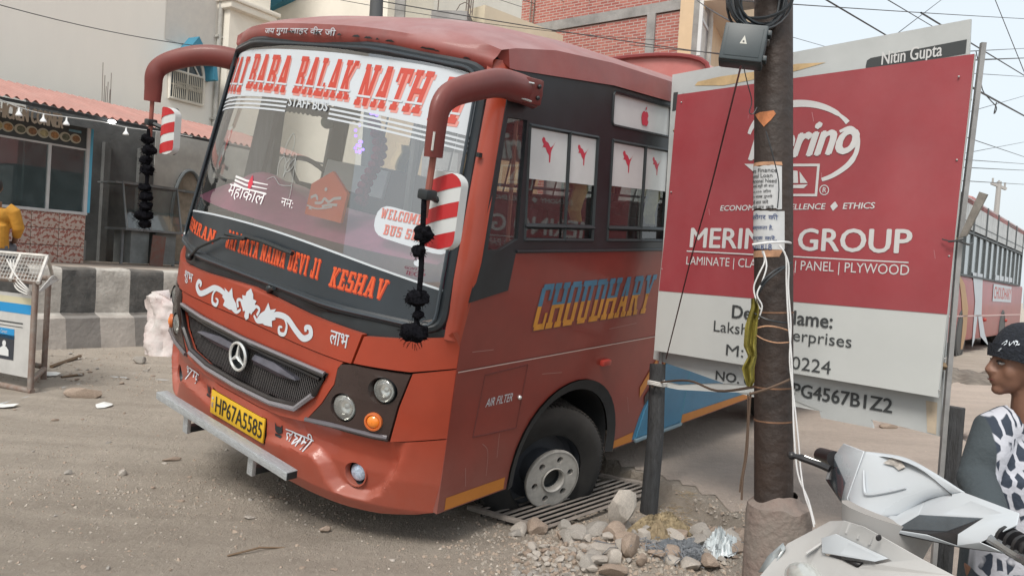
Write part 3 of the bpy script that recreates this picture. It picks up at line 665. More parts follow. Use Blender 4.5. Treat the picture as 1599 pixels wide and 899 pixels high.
polys('side_lettering_shadow', [[(u-.008, v-.03) for u, v in p] for p in pp], chf, mat('letter_shade', (.14, .035, .03), .5), BUS, off=.0008, doff=.0001)
livery = [([(1.70, .02), (4.02, .02), (4.02, .42), (2.9, .60), (2.35, .62), (1.98, .56), (1.85, .36), (1.74, .16)], BLU),
          ([(.01, .012), (.44, .012), (.44, .075), (.01, .075)], ORG), ([(1.47, .012), (1.70, .012), (1.70, .075), (1.47, .06)], ORG),
          ([(2.36, .012), (4.0, .012), (4.0, .10), (3.6, .06), (2.36, .075)], ORG), ([(1.70, .30), (1.86, .48), (1.84, .55), (1.68, .37)], ORG),
          ([(1.96, .42), (2.30, .62), (2.14, .62), (1.90, .48)], ORG), ([(2.6, .50), (3.6, .22), (3.3, .36), (2.9, .52)], BLK), ([(1.78, .24), (2.06, .52), (2.0, .54), (1.76, .30)], BLK), ([(3.0, .48), (3.9, .33), (3.9, .42), (3.2, .56)], ORG)]
for i, (p, m_) in enumerate(livery): polys('livery_patch', [p], SL, m_, BUS, off=.0015+.0006*i)
panel('boarding_door', [[(1.745, .03), (2.33, .03), (2.33, .60), (2.04, .575), (1.88, .38), (1.79, .2)]], SL, BLU, BUS, off=.009, rim=.008)
for y in (2.335,): B().tube([SL(y, .02, .006), SL(y, .60, .006)], .007, 4).out('door_edge', mat('pale_blue_edge', (.12, .30, .40), .4), BUS)
B().box((1.19, 2.04, .012), (.02, .62, .022), bev=.003).out('door_sill', mat('sill_metal', (.25, .36, .42), .4, metal=.5), BUS)
txt('side_lettering', 'AIR FILTER', (.200, .490, .400, .532), lambda a, b, o=0: SL(a, b+.10*(a-.3)*0, o), WHT, BUS, off=.002, shear=.25)
for p in ([(.140, .35), (.165, .655)], [(.165, .655), (.485, .668)], [(.485, .668), (.47, .34)], [(.14, .35), (.47, .335)]):
    B().tube([SL(*p[0], .0), SL(*p[1], .0)], .004, 4).out('flap_edge', mat('seam_dark', (.10, .018, .014), .6), BUS)
B().ball(SL(.455, .50, .004), .012).out('flap_lock', CHR, BUS)
B().box(SL(1.21, .592, .010), (.03, .085, .034), bev=.008).out('marker_lamp', mat('marker_red', (.34, .04, .03), .35), BUS)
# scratches and chipped paint
SCR = mat('scratch_grey', (.30, .17, .15), .8)
for P_ in ([(.22, .30), (.27, .25), (.285, .12)], [(.12, .20), (.14, .10)], [(.34, .33), (.35, .2)], [(.62, .60), (.80, .585)], [(1.55, .33), (1.60, .22)], [(.05, .78), (.20, .775)], [(1.2, .79), (1.5, .80)]):
    polys('scratch', [ribbon(smoothpts(P_, 4), .0035)], SL, SCR, BUS, off=.0012)
rr = random.Random(3)
for k in range(16):
    x = rr.uniform(-.5, .98); a = rr.uniform(.008, .03); z0 = 2.088-.045*abs(x)**2.2
    polys('paint_chip', [[(x-a, z0-.01), (x-a*.5, z0+rr.uniform(0, .008)), (x+a*.3, z0+rr.uniform(.002, .012)), (x+a, z0-.008)]], VF, BLK, BUS, off=.004)
# hull: floor, rear, inner lining
B().box((0, LEN/2, .10), (1.40, LEN-.1, .05)).box((0, 2.75, .10), (2.28, 2.4, .045)).out('floor', DRK, BUS)
B().grid(lambda u, v: Vector(((2*u-1)*sx(.02+2.12*v), LEN+.0+.05*math.sin(v*3.1), .02+2.14*v)), 8, 10).out('rear_wall', RED, BUS)
B().grid(lambda u, v: Vector((2.1*(u-.5), .45+(LEN-.5)*v, 2.19-.5*abs(u-.5)**3)), 8, 6).out('ceiling', mat('ceiling_grey', (.16, .16, .17), .8, var=.2), BUS)
MRN = mat('seat_maroon', (.085, .018, .024), .75, var=.25, vs=8)
for r_ in range(6):
    for x in (-.82, -.38, .38, .82):
        s = empty('seat'); s.parent = BUS; s.location = (x, 1.55+.74*r_, .12)
        B().box((0, 0, .42), (.40, .42, .12), bev=.03).out('cushion', MRN, s)
        B().box((0, .22, .82), (.40, .10, .78), Matrix.Rotation(R(-8), 4, 'X'), bev=.03).out('backrest', MRN, s)
dash = B(); dash.grid(lambda u, v: Vector(((2*u-1)*1.02, bwy((2*u-1)*1.0, 1.15)+.025+.50*v, 1.155+.11*math.sin(v*2.2)+.03*math.exp(-((u-.25)/.13)**2)*4*math.sin(min(1, v*1.4)*2.6))), 40, 12)
dash.grid(lambda u, v: Vector(((2*u-1)*1.02, bwy(0, 1.15)+.52, 1.2-.9*v)), 4, 2)
dash.out('dashboard', mat('purple_dash_cloth', (.74, .20, .38), .55, var=.18, vs=3, coat=.2), BUS)
def glen(u): return u
st_ = empty('steering_wheel'); st_.parent = BUS
MW = Matrix.Translation((-.55, .42, 1.30)) @ Matrix.Rotation(R(-50), 4, 'X')
B().tube([MW @ Vector((.22*math.cos(k*math.pi/14), .22*math.sin(k*math.pi/14), 0)) for k in range(29)], .014, 6, False).out('rim', BLK, st_)
B().tube([MW @ Vector((-.21, 0, 0)), MW @ Vector((.21, 0, 0))], .012, 6).tube([MW @ Vector((0, 0, 0)), MW @ Vector((0, -.1, -.35))], .03, 8).out('column', BLK, st_)
ds = B(); ds.box((-.50, .95, 1.0), (.46, .14, .9), Matrix.Rotation(R(-10), 4, 'X'), bev=.04); ds.out('driver_seat', MRN, BUS)
B().box((.50, 1.00, 1.0), (.42, .12, .8), Matrix.Rotation(R(-8), 4, 'X'), bev=.04).out('helper_seat', MRN, BUS)
B().box((-.10, .75, 1.55), (.035, .035, 1.2)).out('grab_pole', CHR, BUS)
B().box((-.93, .30, 1.45), (.16, .05, 1.2), Matrix.Rotation(R(4), 4, 'Y')).out('inner_pillar', mat('lining_grey', (.10, .105, .11), .7), BUS)
b_ = B(); b_.box((-.73, .10, 1.42), (.16, .03, 1.02), Matrix.Rotation(R(14), 4, 'Y') ); b_.out('hanging_towel', mat('towel_grey', (.12, .13, .14), .9, var=.3, vs=5, aniso=(8, 8, 1)), BUS)
B().grid(lambda u, v: Vector((-.35+.75*u, bwy(0, 1.8)+.08, 1.79-.06*v-.012*abs(math.sin(u*60)))), 60, 2).out('visor_fringe', mat('fringe', (.03, .035, .03), .9), BUS)
# the things that lie or hang inside, seen through the glass
def inbus(b, name, m, label, cat_, **k):
    o = b.out(name, m, None, **k); o.matrix_world = BM; return props(o, label, cat_)
MO = lambda a, b, o=0: (a, bwy(a, b)+.035-o*.8, b)
pq = empty('prayer_plaque', BM, 'orange house shaped plaque with a white om sign standing on the dashboard', 'plaque')
panel('board', [[(.215, 1.245), (.475, 1.245), (.475, 1.385), (.345, 1.475), (.215, 1.395)]], MO, mat('plaque_orange', (.85, .14, .04), .5), pq, rim=.02)
polys('om_sign', [ribbon(smoothpts(p, 6), wd) for p, wd in (([(.235, 1.33), (.27, 1.345), (.285, 1.325), (.262, 1.31), (.292, 1.295), (.275, 1.268), (.24, 1.28)], .014), ([(.275, 1.31), (.32, 1.318), (.335, 1.34), (.37, 1.33), (.40, 1.35), (.445, 1.36)], .014), ([(.33, 1.30), (.37, 1.315), (.43, 1.325)], .013), ([(.22, 1.29), (.30, 1.285), (.40, 1.31)], .008))]+[circ(.33, 1.385, .010, 10)], MO, WLN, pq, off=.003)
b_ = B()
for k in range(34):
    t = k/33; x = .40+.06*math.sin(t*5)+.05*t; z = 1.74-.40*t; b_.ball((x, -.02+.02*math.sin(k*2.1), z), .026, (1, 1, .8), 7, 5)
inbus(b_, 'flower_garland', mat('garland_maroon', (.26, .02, .05), .8, var=.4, vs=30), 'dark red garland hanging inside the windshield behind the orange plaque', 'garland')
b_ = B()
for k in range(14):
    t = k/13; b_.ball((.33+.06*t+.02*math.sin(k*1.9), -.06, 1.74-.16*math.sin(t*2.4)), .0075, u=6, v=4)
for k in range(4): b_.ball((.43+.02*k, -.06, 1.775+.012*math.sin(k*3)), .010, u=6, v=4)
inbus(b_, 'light_string', mat('violet_led', (.1, .05, .6), .4, emit=(.22, .12, 1.), es=2.2), 'string of violet lights glowing inside the top of the windshield', 'light string')
for i, (x, z, r, lab) in enumerate(((.10, 1.70, .034, 'larger green ball charm on a thread under the staff bus lettering'), (-.02, 1.735, .017, 'smaller green ball charm on a thread beside the larger one'))):
    b_ = B(); b_.ball((x, -.06, z), r); b_.tube([(x, -.06, z+r), (x, -.06, 1.83)], .003, 5)
    inbus(b_, 'hanging_charm', mat('charm_green', (.04, .10, .05), .6, var=.4, vs=40), lab, 'ornament')['group'] = 'green ball charms inside the windshield'
b_ = B(); b_.box((.02, .22, 1.42), (.52, .02, .15), Matrix.Rotation(R(-12), 4, 'X'), bev=.005)
inbus(b_, 'cardboard_sign', mat('pale_board', (.45, .50, .48), .7), 'pale board leaning on the dashboard behind the line drawing sticker', 'board')
# mirrors
def arm(name, pts, rs, par):
    b_ = B(); P = smoothpts(pts, 5); n = len(P)
    rr = [rs[0]+(rs[1]-rs[0])*i/(n-1) for i in range(n)]
    b_.tube(P, rr, 12, True, sx=.62); return b_.out(name, mat('arm_paint', (.135, .020, .016), .5, var=.12, vs=6, dust=.35, dcol=(.36, .20, .17), coat=.1), par, smooth=50)
STR = [mat('stripe_red', (.44, .022, .026), .4), mat('stripe_white', (.56, .58, .58), .45, dust=.15)]
for sg in (1, -1):
    mr = empty('mirror_assembly'); mr.parent = BUS
    if sg == 1:
        pts = [(1.12, .30, 1.965), (1.165, .12, 1.972), (1.20, -.05, 1.968), (1.232, -.22, 1.930), (1.252, -.36, 1.885), (1.262, -.425, 1.835), (1.266, -.44, 1.76), (1.268, -.44, 1.635)]
        rod = [(1.268, -.44, 1.64), (1.262, -.44, 1.40)]; mx0, mx1, mz0, mz1, my = 1.160, 1.345, 1.280, 1.585, -.345
    else:
        pts = [(-1.0, .10, 1.975), (-1.08, .0, 1.985), (-1.16, -.09, 1.97), (-1.25, -.18, 1.925), (-1.31, -.235, 1.875), (-1.325, -.26, 1.82), (-1.328, -.26, 1.74), (-1.33, -.26, 1.665)]
        rod = [(-1.33, -.26, 1.67), (-1.33, -.26, 1.45)]; mx0, mx1, mz0, mz1, my = -1.285, -1.14, 1.37, 1.645, -.21
    arm('mirror_arm', pts, (.066, .048), mr)
    if sg == 1:
        B().box((1.135, .215, 1.97), (.10, .13, .115), bev=.012).out('mount_block', MATS['arm_paint'], mr)
        B().ball((1.19, .24, 1.995), .010).ball((1.19, .24, 1.945), .010).out('mount_bolt', BLK, mr)
        B().tube([(1.188, .12, 2.000), (1.188, .20, 2.003)], .004, 4).tube([(1.188, .12, 1.930), (1.188, .20, 1.925)], .004, 4).tube([(1.292, -.475, 1.66), (1.292, -.475, 1.73)], .005, 5).out('bright_trim', CHR, mr)
    B().tube(rod, .013, 8).out('mirror_rod', mat('rod_brown', (.25, .08, .06), .5), mr)
    B().box(((rod[1][0]), rod[1][1]+.0, rod[1][2]+.09), (.055, .06, .04), bev=.01).tube([(rod[1][0], rod[1][1], rod[1][2]+.09), ((mx0+mx1)/2, my, rod[1][2]+.06)], .014, 6).out('clamp', BLK, mr)
    head = empty('mirror_head'); head.parent = mr
    def mf(a, b, o=0): 
        c = ((a-mx0)/(mx1-mx0)-.5)*2; return (a, my-o-.035*(1-c*c), b)
    out = rrect(mx0, mz0, mx1, mz1, .045, 5)
    panel('mirror_shell', [out], mf, STR[1], head, step=.03, rim=.04)
    panel('mirror_glass', [out], lambda a, b, o=0: (a, my+.03, b), mat('mirror_glass', (.8, .82, .84), .03, metal=1.), head)
    bmz = mz1-mz0; nst = 3
    for k in range(-1, 5):
        z0 = mz0-.055+.118*k if sg == 1 else mz0-.03+.108*k
        bm = flatmesh(curve2d([out]))
        for pco, pno in (((0, z0, 0), (-.22, 1, 0)), ((0, z0+.058, 0), (-.22, 1, 0))):
            pass
        pno = Vector((-.42*1, 1, 0)); pc0 = Vector((mx0, z0, 0)); pc1 = Vector((mx0, z0+.060, 0))
        g = bm.verts[:]+bm.edges[:]+bm.faces[:]; bmesh.ops.bisect_plane(bm, geom=g, plane_co=pc0, plane_no=pno, clear_inner=True)
        g = bm.verts[:]+bm.edges[:]+bm.faces[:]; bmesh.ops.bisect_plane(bm, geom=g, plane_co=pc1, plane_no=pno, clear_outer=True)
        if not bm.faces: bm.free(); continue
        slice2d(bm, .03)
        for v in bm.verts: v.co = Vector(mf(v.co.x, v.co.y, .002))
        me = bpy.data.meshes.new('red_stripe'); bm.to_mesh(me); bm.free(); link('red_stripe', me, STR[0], head, 0)
# wheels
TYR = mat('tyre_rubber', (.016, .016, .016), .75, var=.35, vs=10, dust=.18)
RIMW = mat('rim_dusty_white', (.42, .41, .385), .5, metal=.2, var=.2, vs=14, dust=.25)
def wheel(M, sg, par, front):
    wl_ = empty('wheel'); wl_.parent = par; wl_.matrix_local = M
    A = Matrix.Rotation(R(90), 4, 'Y')
    r = .400; b_ = B(); b_.lathe([(.235, -.105), (.28, -.118), (.33, -.122), (.38, -.110), (r, -.085), (r, .085), (.38, .110), (.33, .122), (.28, .118), (.235, .105)], A, 48); tyre = b_.out('tyre', TYR, wl_)
    b_ = B()
    for k in range(90):
        a = 2*math.pi*k/90
        for sz in (-.07, .0, .07): b_.box(A @ Vector(((r-.002)*math.cos(a+sz), (r-.002)*math.sin(a+sz), sz)), (.045, .014, .014), Matrix.Rotation(-a-sz, 4, 'X'))
    props(b_.out('tread_blocks', TYR, wl_, smooth=0), kind='stuff')
    if front:
        B().lathe([(.235, .095), (.225, .02), (.20, .0), (.12, .01), (.115, .09), (.105, .14)], A, 36).out('rim_dish', mat('rim_dark', (.05, .055, .065), .5, var=.3), wl_)
        b_ = B(); loops = [circ(0.0003, 0.0002, .168, 41), circ(0.0001, 0, .062, 27)[::-1]]+[circ(.118*math.cos(R(60*k+17)), .118*math.sin(R(60*k+17)), .020, 13)[::-1] for k in range(6)]
        panel('hub_disc', loops, lambda a, b, o=0: (.175+o, a, b), RIMW, wl_, rim=.028)
        B().lathe([(.168, .148), (.176, .165), (.174, .178), (.166, .180)], A, 40).lathe([(.074, .182), (.070, .190), (.062, .182), (.060, .14)], A, 30).out('rim_edge', RIMW, wl_)
        B().lathe([(.062, .15), (.055, .13), (.001, .125)], A, 24).out('hub_cap', BLK, wl_)
        for k in range(6): B().cyl(A @ Vector((.118*math.cos(R(60*k+17)), .118*math.sin(R(60*k+17)), .13)), A @ Vector((.118*math.cos(R(60*k+17)), .118*math.sin(R(60*k+17)), .168)), .013, n=6).out('wheel_nut', mat('nut_dark', (.07, .06, .055), .6), wl_)
    else:
        B().lathe([(.235, .10), (.21, .0), (.12, -.03), (.10, .02), (.001, .03)], A, 32).out('rim_dish', RIMW, wl_)
    return wl_
wheel(Matrix.Translation((.99, .98, -.06)) @ Matrix.Rotation(R(-20), 4, 'Z') @ Matrix.Rotation(R(2), 4, 'Y'), 1, BUS, True)
wheel(Matrix.Translation((-.98, .98, .05)) @ Matrix.Rotation(R(160), 4, 'Z'), -1, BUS, True)
wheel(Matrix.Translation((1.02, 4.55, .0)), 1, BUS, False); wheel(Matrix.Translation((-1.02, 4.55, -.02)) @ Matrix.Rotation(R(180), 4, 'Z'), -1, BUS, False)
B().cyl((-.8, .95, .03), (.75, .9, .03), .05).cyl((-1, 4.55, .0), (1, 4.55, .0), .07).out('axle', BLK, BUS)
B().box((0, .5, .02), (1.5, .9, .04)).box((-.4, 3, .0), (.09, 5.6, .12)).box((.4, 3, .0), (.09, 5.6, .12)).box((.9, 3.2, .16), (.4, 1.6, .3)).out('chassis', DRK, BUS)
# black wool tassels that hang from the mirror rods
WOOL = mat('black_wool', (.007, .007, .009), .95, var=.4, vs=60, bump=.6, bs=90, spec=.05)
def tassel(p, beads, label):
    t = empty('wool_tassel', Matrix.Translation(p), label, 'tassel', 'black tassels on the mirrors')
    L_ = sum(b[0] for b in beads)
    B().tube([(0, 0, 0), (.006, 0, -L_*.5), (0, 0, -L_*.96)], .011, 7).out('cord', WOOL, t)
    z = 0
    for dz, r, zs in beads:
        z -= dz*.5
        if r:
            b_ = B(); b_.ball((0, 0, 0), r, (1, 1, zs), 16, 12)
            for v in b_.bm.verts: v.co *= 1+.5*noise.noise(v.co*45+Vector((z*9, 0, 0)))
            for q in range(int(1500*r)):
                d_ = Vector((random.gauss(0, 1), random.gauss(0, 1), random.gauss(0, .8))).normalized(); e_ = d_*r*1.0; g_ = d_*r*1.22+Vector((random.gauss(0, .004), random.gauss(0, .004), -.006)); b_.tube([e_*.85, e_.lerp(g_, .6), g_], .0011, 3, False)
            o = b_.out('pompom', WOOL, t); o.location = (.008*math.sin(z*40), 0, z)
        z -= dz*.5
tassel(BM @ Vector((1.262, -.455, 1.475)), [(.10, 0, 1), (.075, .036, .95), (.06, .028, .8), (.11, 0, 1), (.08, .042, .75), (.05, .022, .8), (.09, .052, .75)], 'black wool tassel on the near mirror, hanging in front of the windshield corner')
tassel(BM @ Vector((-1.33, -.27, 1.50)), [(.03, 0, 1), (.06, .034, .8), (.07, .040, .8), (.055, .036, .7), (.06, .040, .8), (.05, 0, 1), (.05, .034, .7), (.06, .036, .8), (.06, .038, .8), (.05, .052, .6), (.05, .036, .8)], 'black wool tassel on the far mirror, in front of the shop counter')
# ================================================================== GROUND
DIRT = mat('dirt_ground', (.27, .225, .185), .95, var=.20, vs=.9, bump=.55, bs=26, spec=.2)
def dirt_nodes(m, c1, c2, c3):
    n = m.node_tree; L = n.links.new; b = n.nodes['Principled BSDF']; tc = n.nodes.new('ShaderNodeTexCoord')
    for l in list(b.inputs['Base Color'].links)+list(b.inputs['Normal'].links): n.links.remove(l)
    def nz(s, d=8, r=.65, ani=None):
        q = n.nodes.new('ShaderNodeTexNoise'); q.inputs['Scale'].default_value = s; q.inputs['Detail'].default_value = d; q.inputs['Roughness'].default_value = r
        if ani:
            mp = n.nodes.new('ShaderNodeMapping'); mp.inputs['Scale'].default_value = ani; mp.inputs['Rotation'].default_value = (0, 0, R(-59)); L(tc.outputs['Object'], mp.inputs[0]); L(mp.outputs[0], q.inputs[0])
        else: L(tc.outputs['Object'], q.inputs[0])
        return q.outputs[0]
    def ramp(o, a, b_, c=0., d=1.):
        r = n.nodes.new('ShaderNodeMapRange'); r.inputs[1].default_value = a; r.inputs[2].default_value = b_; r.inputs[3].default_value = c; r.inputs[4].default_value = d; L(o, r.inputs[0]); return r.outputs[0]
    def mix(f, a, b_):
        x = n.nodes.new('ShaderNodeMix'); x.data_type = 'RGBA'; L(f, x.inputs[0])
        for i, v in ((6, a), (7, b_)):
            if isinstance(v, tuple): x.inputs[i].default_value = (*v, 1)
            else: L(v, x.inputs[i])
        return x.outputs[2]
    big = mix(ramp(nz(.7, 6, .6, (1, .35, 1)), .35, .65), c1, c2)
    fine = mix(ramp(nz(19, 10, .75), .38, .66), tuple(c*.80 for c in c3), tuple(min(1, c*1.12) for c in c3))
    x = n.nodes.new('ShaderNodeMix'); x.data_type = 'RGBA'; x.inputs[0].default_value = .5; L(big, x.inputs[6]); L(fine, x.inputs[7])
    spk = mix(ramp(nz(95, 3, .6), .63, .70), x.outputs[2], tuple(c*.55 for c in c1)); spk = mix(ramp(nz(70, 3, .6), .66, .72), spk, tuple(min(1, c*1.5) for c in c1))
    trk = mix(ramp(nz(2.6, 5, .55, (.16, 1.6, 1)), .42, .60), tuple(c*.86 for c in c2), tuple(min(1, c*1.10) for c in c1)); xm = n.nodes.new('ShaderNodeMix'); xm.data_type = 'RGBA'; xm.inputs[0].default_value = .24; L(spk, xm.inputs[6]); L(trk, xm.inputs[7])
    L(xm.outputs[2], b.inputs['Base Color'])
    h1 = nz(5, 12, .75, (1, .4, 1)); h2 = nz(45, 8, .85); ad = n.nodes.new('ShaderNodeMath'); ad.operation = 'MULTIPLY_ADD'; ad.inputs[1].default_value = .35; L(h2, ad.inputs[0]); L(h1, ad.inputs[2])
    bu = n.nodes.new('ShaderNodeBump'); bu.inputs['Strength'].default_value = 1.; bu.inputs['Distance'].default_value = .06; L(ad.outputs[0], bu.inputs['Height']); L(bu.outputs[0], b.inputs['Normal'])
dirt_nodes(DIRT, (.51, .45, .385), (.36, .31, .26), (.44, .385, .325))
PE = [Vector((.20, 6.20)), Vector((.668, 5.385)), Vector((1.015, 4.803)), Vector((1.20, 4.35)), Vector((1.32, 4.02)), Vector((1.62, 3.70)), Vector((2.6, 3.3)), Vector((6, 2.2))]
def platform(x, y):
    """signed distance inside the raised earthen platform on the right"""
    d = 9; p = Vector((x, y)); sgn = 0
    for a, b in zip(PE, PE[1:]):
        ab = b-a; t = max(0, min(1, (p-a).dot(ab)/ab.dot(ab))); q = a+ab*t
        if (p-q).length < abs(d):
            d = (p-q).length; cr = ab.x*(p.y-a.y)-ab.y*(p.x-a.x); sgn = 1 if cr > 0 else -1
    return d*sgn
TR = [G(752, 800), G(838, 826), G(1020, 764), G(910, 744)]      # the drain mouth
TC = sum(TR, Vector())/4
def in_drain(x, y, grow=0.):
    P = [TC+(p-TC)*(1+grow) for p in TR]; P = [(p.x, p.y) for p in P]; return inpoly(x, y, P)
def gh(x, y):
    d = platform(x, y); h = 0.
    t = max(0, min(1, d/.07+.5)); h += .085*t*t*(3-2*t)
    if d > 0: h += min(.22, .012*d)
    h += .022*noise.noise(Vector((x*.5, y*.5, 0))) + .010*noise.noise(Vector((x*1.9, y*1.9, 3))) + .011*noise.noise(Vector((x*5, y*5, 5))) + .006*abs(noise.noise(Vector((x*11, y*11, 8)))) + .022*max(0, noise.noise(Vector((x*2.2+y*.8, y*5-x*1.4, 9)))-.12)*(1 if d < 0 else .3)
    rut = x*FS_.x+y*FS_.y; nn = x*FN.x+y*FN.y
    h += -.018*math.exp(-((nn-5.3)/.5)**2)*(1 if y < 14 else 0) + .006*noise.noise(Vector((rut*.9, nn*6, 1)))
    if nn > 9.6: h -= .05*min(1, (nn-9.6)/.3)
    # heap of earth around the rubble
    g = math.exp(-(((x-.74)/.55)**2+((y-3.58)/.36)**2)); h += .13*g*(.8+.5*noise.noise(Vector((x*4, y*4, 7))))
    g = math.exp(-(((x-1.25)/.35)**2+((y-3.6)/.4)**2)); h += .08*g
    return h
b_ = B()
def patch(x0, x1, y0, y1, st, hole=None):
    nx, ny = int(round((x1-x0)/st)), int(round((y1-y0)/st)); vs = {}
    def V_(i, j):
        if (i, j) not in vs:
            x, y = x0+i*(x1-x0)/nx, y0+j*(y1-y0)/ny; z = gh(x, y)
            if hole and in_drain(x, y): z = -.90
            vs[(i, j)] = b_.bm.verts.new((x, y, z))
        return vs[(i, j)]
    for i in range(nx):
        for j in range(ny):
            b_.bm.faces.new((V_(i, j), V_(i+1, j), V_(i+1, j+1), V_(i, j+1)))
patch(-4, 4, .5, 8, .045, True)
gp = b_.out('ground', DIRT, None, 60); gp['kind'] = 'structure'
b_ = B()       # the coarser road and land that run on to the horizon
def ring(xs, ys, skip):
    vs = {}
    def V_(i, j):
        if (i, j) not in vs: 
            x, y = xs[i], ys[j]; f = 1 if math.hypot(x, y) < 30 else 0
            vs[(i, j)] = b_.bm.verts.new((x, y, gh(x, y)*f - (0.0 if f else .0)))
        return vs[(i, j)]
    for i in range(len(xs)-1):
        for j in range(len(ys)-1):
            if skip[0]-1e-6 <= xs[i] and xs[i+1] <= skip[1]+1e-6 and skip[2]-1e-6 <= ys[j] and ys[j+1] <= skip[3]+1e-6: continue
            b_.bm.faces.new((V_(i, j), V_(i+1, j), V_(i+1, j+1), V_(i, j+1)))
f1 = lambda a, b, s: [a+(b-a)*k/int(round((b-a)/s)) for k in range(int(round((b-a)/s)))]
XS = [-900, -300, -100, -50, -30, -20]+f1(-16, -4, .25)+f1(-4, 4, .36)+f1(4, 20, .25)+[20, 30, 50, 100, 300, 900]
YS = [-900, -300, -100, -40, -15]+f1(-6, .5, .5)+f1(.5, 8, .3)+f1(8, 24, .25)+[24, 30, 50, 100, 300, 900]
ring(XS, YS, (-4, 4, .5, 8))
gp = b_.out('road', DIRT, None, 60); gp['kind'] = 'structure'
# trodden earthen pavement on the raised side: a thin sheet of its own
PVM = mat('trodden_pavement', (.50, .41, .345), .95, var=.1, vs=1.5, bump=.3, bs=12)
dirt_nodes(PVM, (.58, .485, .41), (.50, .41, .345), (.54, .45, .385))
b_ = B(); vs_ = {}
def pv_(x, y):
    k = (round(x, 3), round(y, 3))
    if k not in vs_: vs_[k] = b_.bm.verts.new((x, y, gh(x, y)+.004))
    return vs_[k]
for st_, x0_, x1_, y0_, y1_ in ((.08, 0, 4, 2.6, 8), (.25, 4, 14, 2.5, 8), (.25, 0, 14, 8, 14)):
    nx_, ny_ = int(round((x1_-x0_)/st_)), int(round((y1_-y0_)/st_))
    for i in range(nx_):
        for j in range(ny_):
            x, y = x0_+i*st_, y0_+j*st_
            if platform(x+st_/2, y+st_/2) > .10+.10*noise.noise(Vector((x*3, y*3, 0))): b_.bm.faces.new((pv_(x, y), pv_(x+st_, y), pv_(x+st_, y+st_), pv_(x, y+st_)))
o = b_.out('pavement', PVM, None, 60); o['kind'] = 'structure'
# drain walls and the steel grate
DW = mat('drain_shade_concrete', (.06, .055, .05), .95, var=.35, vs=6, bump=.5)  # near-black colour stands for the shade inside the drain
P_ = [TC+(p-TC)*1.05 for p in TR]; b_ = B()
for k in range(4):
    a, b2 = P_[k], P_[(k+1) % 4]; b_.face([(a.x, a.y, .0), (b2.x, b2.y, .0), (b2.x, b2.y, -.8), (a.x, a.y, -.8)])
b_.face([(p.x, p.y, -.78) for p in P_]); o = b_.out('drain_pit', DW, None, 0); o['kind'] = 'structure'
# ================================================================== GRATE
gr = empty('drain_grate', Matrix.Translation(TC), 'rusty steel drain grate of parallel bars beside the sunk bus wheel', 'grate')
IR = mat('dusty_iron', (.26, .235, .215), .75, metal=.35, var=.35, vs=12, dust=.35)
q0, q1, q2, q3 = [p-TC for p in (G(735, 797, .02), G(845, 829, .02), G(1034, 764, .02), G(916, 741, .02))]
NB = 10
for k in range(NB+1):
    t = k/NB; a = q0.lerp(q1, t); b = q3.lerp(q2, t)
    if 0 < k < 4: a = a.lerp(b, .0); 
    rot = (b-a).to_track_quat('X', 'Z').to_matrix()
    sag = -.02 if k in (2, 3) else 0
    o = B().box((0, 0, 0), ((b-a).length, .020 if 0 < k < NB else .03, .006), rot, bev=.003).out('bar', IR, gr); o.location = (a+b)/2+Vector((0, 0, .012+sag))
for a, b in ((q0, q1), (q3, q2)):
    rot = (b-a).to_track_quat('X', 'Z').to_matrix(); o = B().box((0, 0, 0), ((b-a).length+.03, .035, .022), rot, bev=.003).out('frame', IR, gr); o.location = (a+b)/2+Vector((0, 0, .016))
# ================================================================== RUBBLE, STONES, LITTER
STN = [mat('stone_grey', (.36, .335, .305), .9, var=.25, vs=14, bump=.5, bs=50, spec=.2), mat('stone_brown', (.36, .285, .23), .9, var=.25, vs=12, bump=.5, bs=50, spec=.2), mat('stone_pale', (.46, .42, .375), .9, var=.2, vs=12, bump=.5, bs=50, spec=.2)]
def stone_mesh(seed, flat=.7, cuts=2):
    rnd = random.Random(seed); bm = bmesh.new(); bmesh.ops.create_icosphere(bm, subdivisions=2, radius=1)
    pl = [(Vector((rnd.gauss(0, 1), rnd.gauss(0, 1), rnd.gauss(0, 1))).normalized(), rnd.uniform(.42, .78)) for _ in range(9)]
    for v in bm.verts:
        for nrm, d in pl:
            e = v.co.dot(nrm)-d
            if e > 0: v.co -= nrm*e*.92
        v.co *= 1+.10*noise.noise(v.co*2.2+Vector((seed, 0, 0))); v.co.z *= flat
    me = bpy.data.meshes.new('stone'); bm.to_mesh(me); bm.free(); me.materials.append(STN[seed % 3])
    me.polygons.foreach_set('use_smooth', [True]*len(me.polygons)); me.set_sharp_from_angle(angle=R(28)); return me
SM = [stone_mesh(i) for i in range(12)]
def stone(p, s, label, group=None, k=0, rz=0., sc=(1, 1, 1), tilt=0., name='stone', sink=.35):
    o = bpy.data.objects.new(name, SM[k % 12]); C.objects.link(o); o.location = (p[0], p[1], gh(p[0], p[1])+s*sc[2]*.7*(1-sink)); o.scale = (s*sc[0], s*sc[1], s*sc[2]); o.rotation_euler = (tilt, tilt*.6, rz)
    return props(o, label, 'stone' if name == 'stone' else name, group)
def stone_px(px, py, wpx, label, **k):
    wpx *= 1.35
    p = G(px, py+wpx*.25, .05 if px > 700 else 0.); d = p.y; return stone(p, wpx/2*d/FP, label, **k)
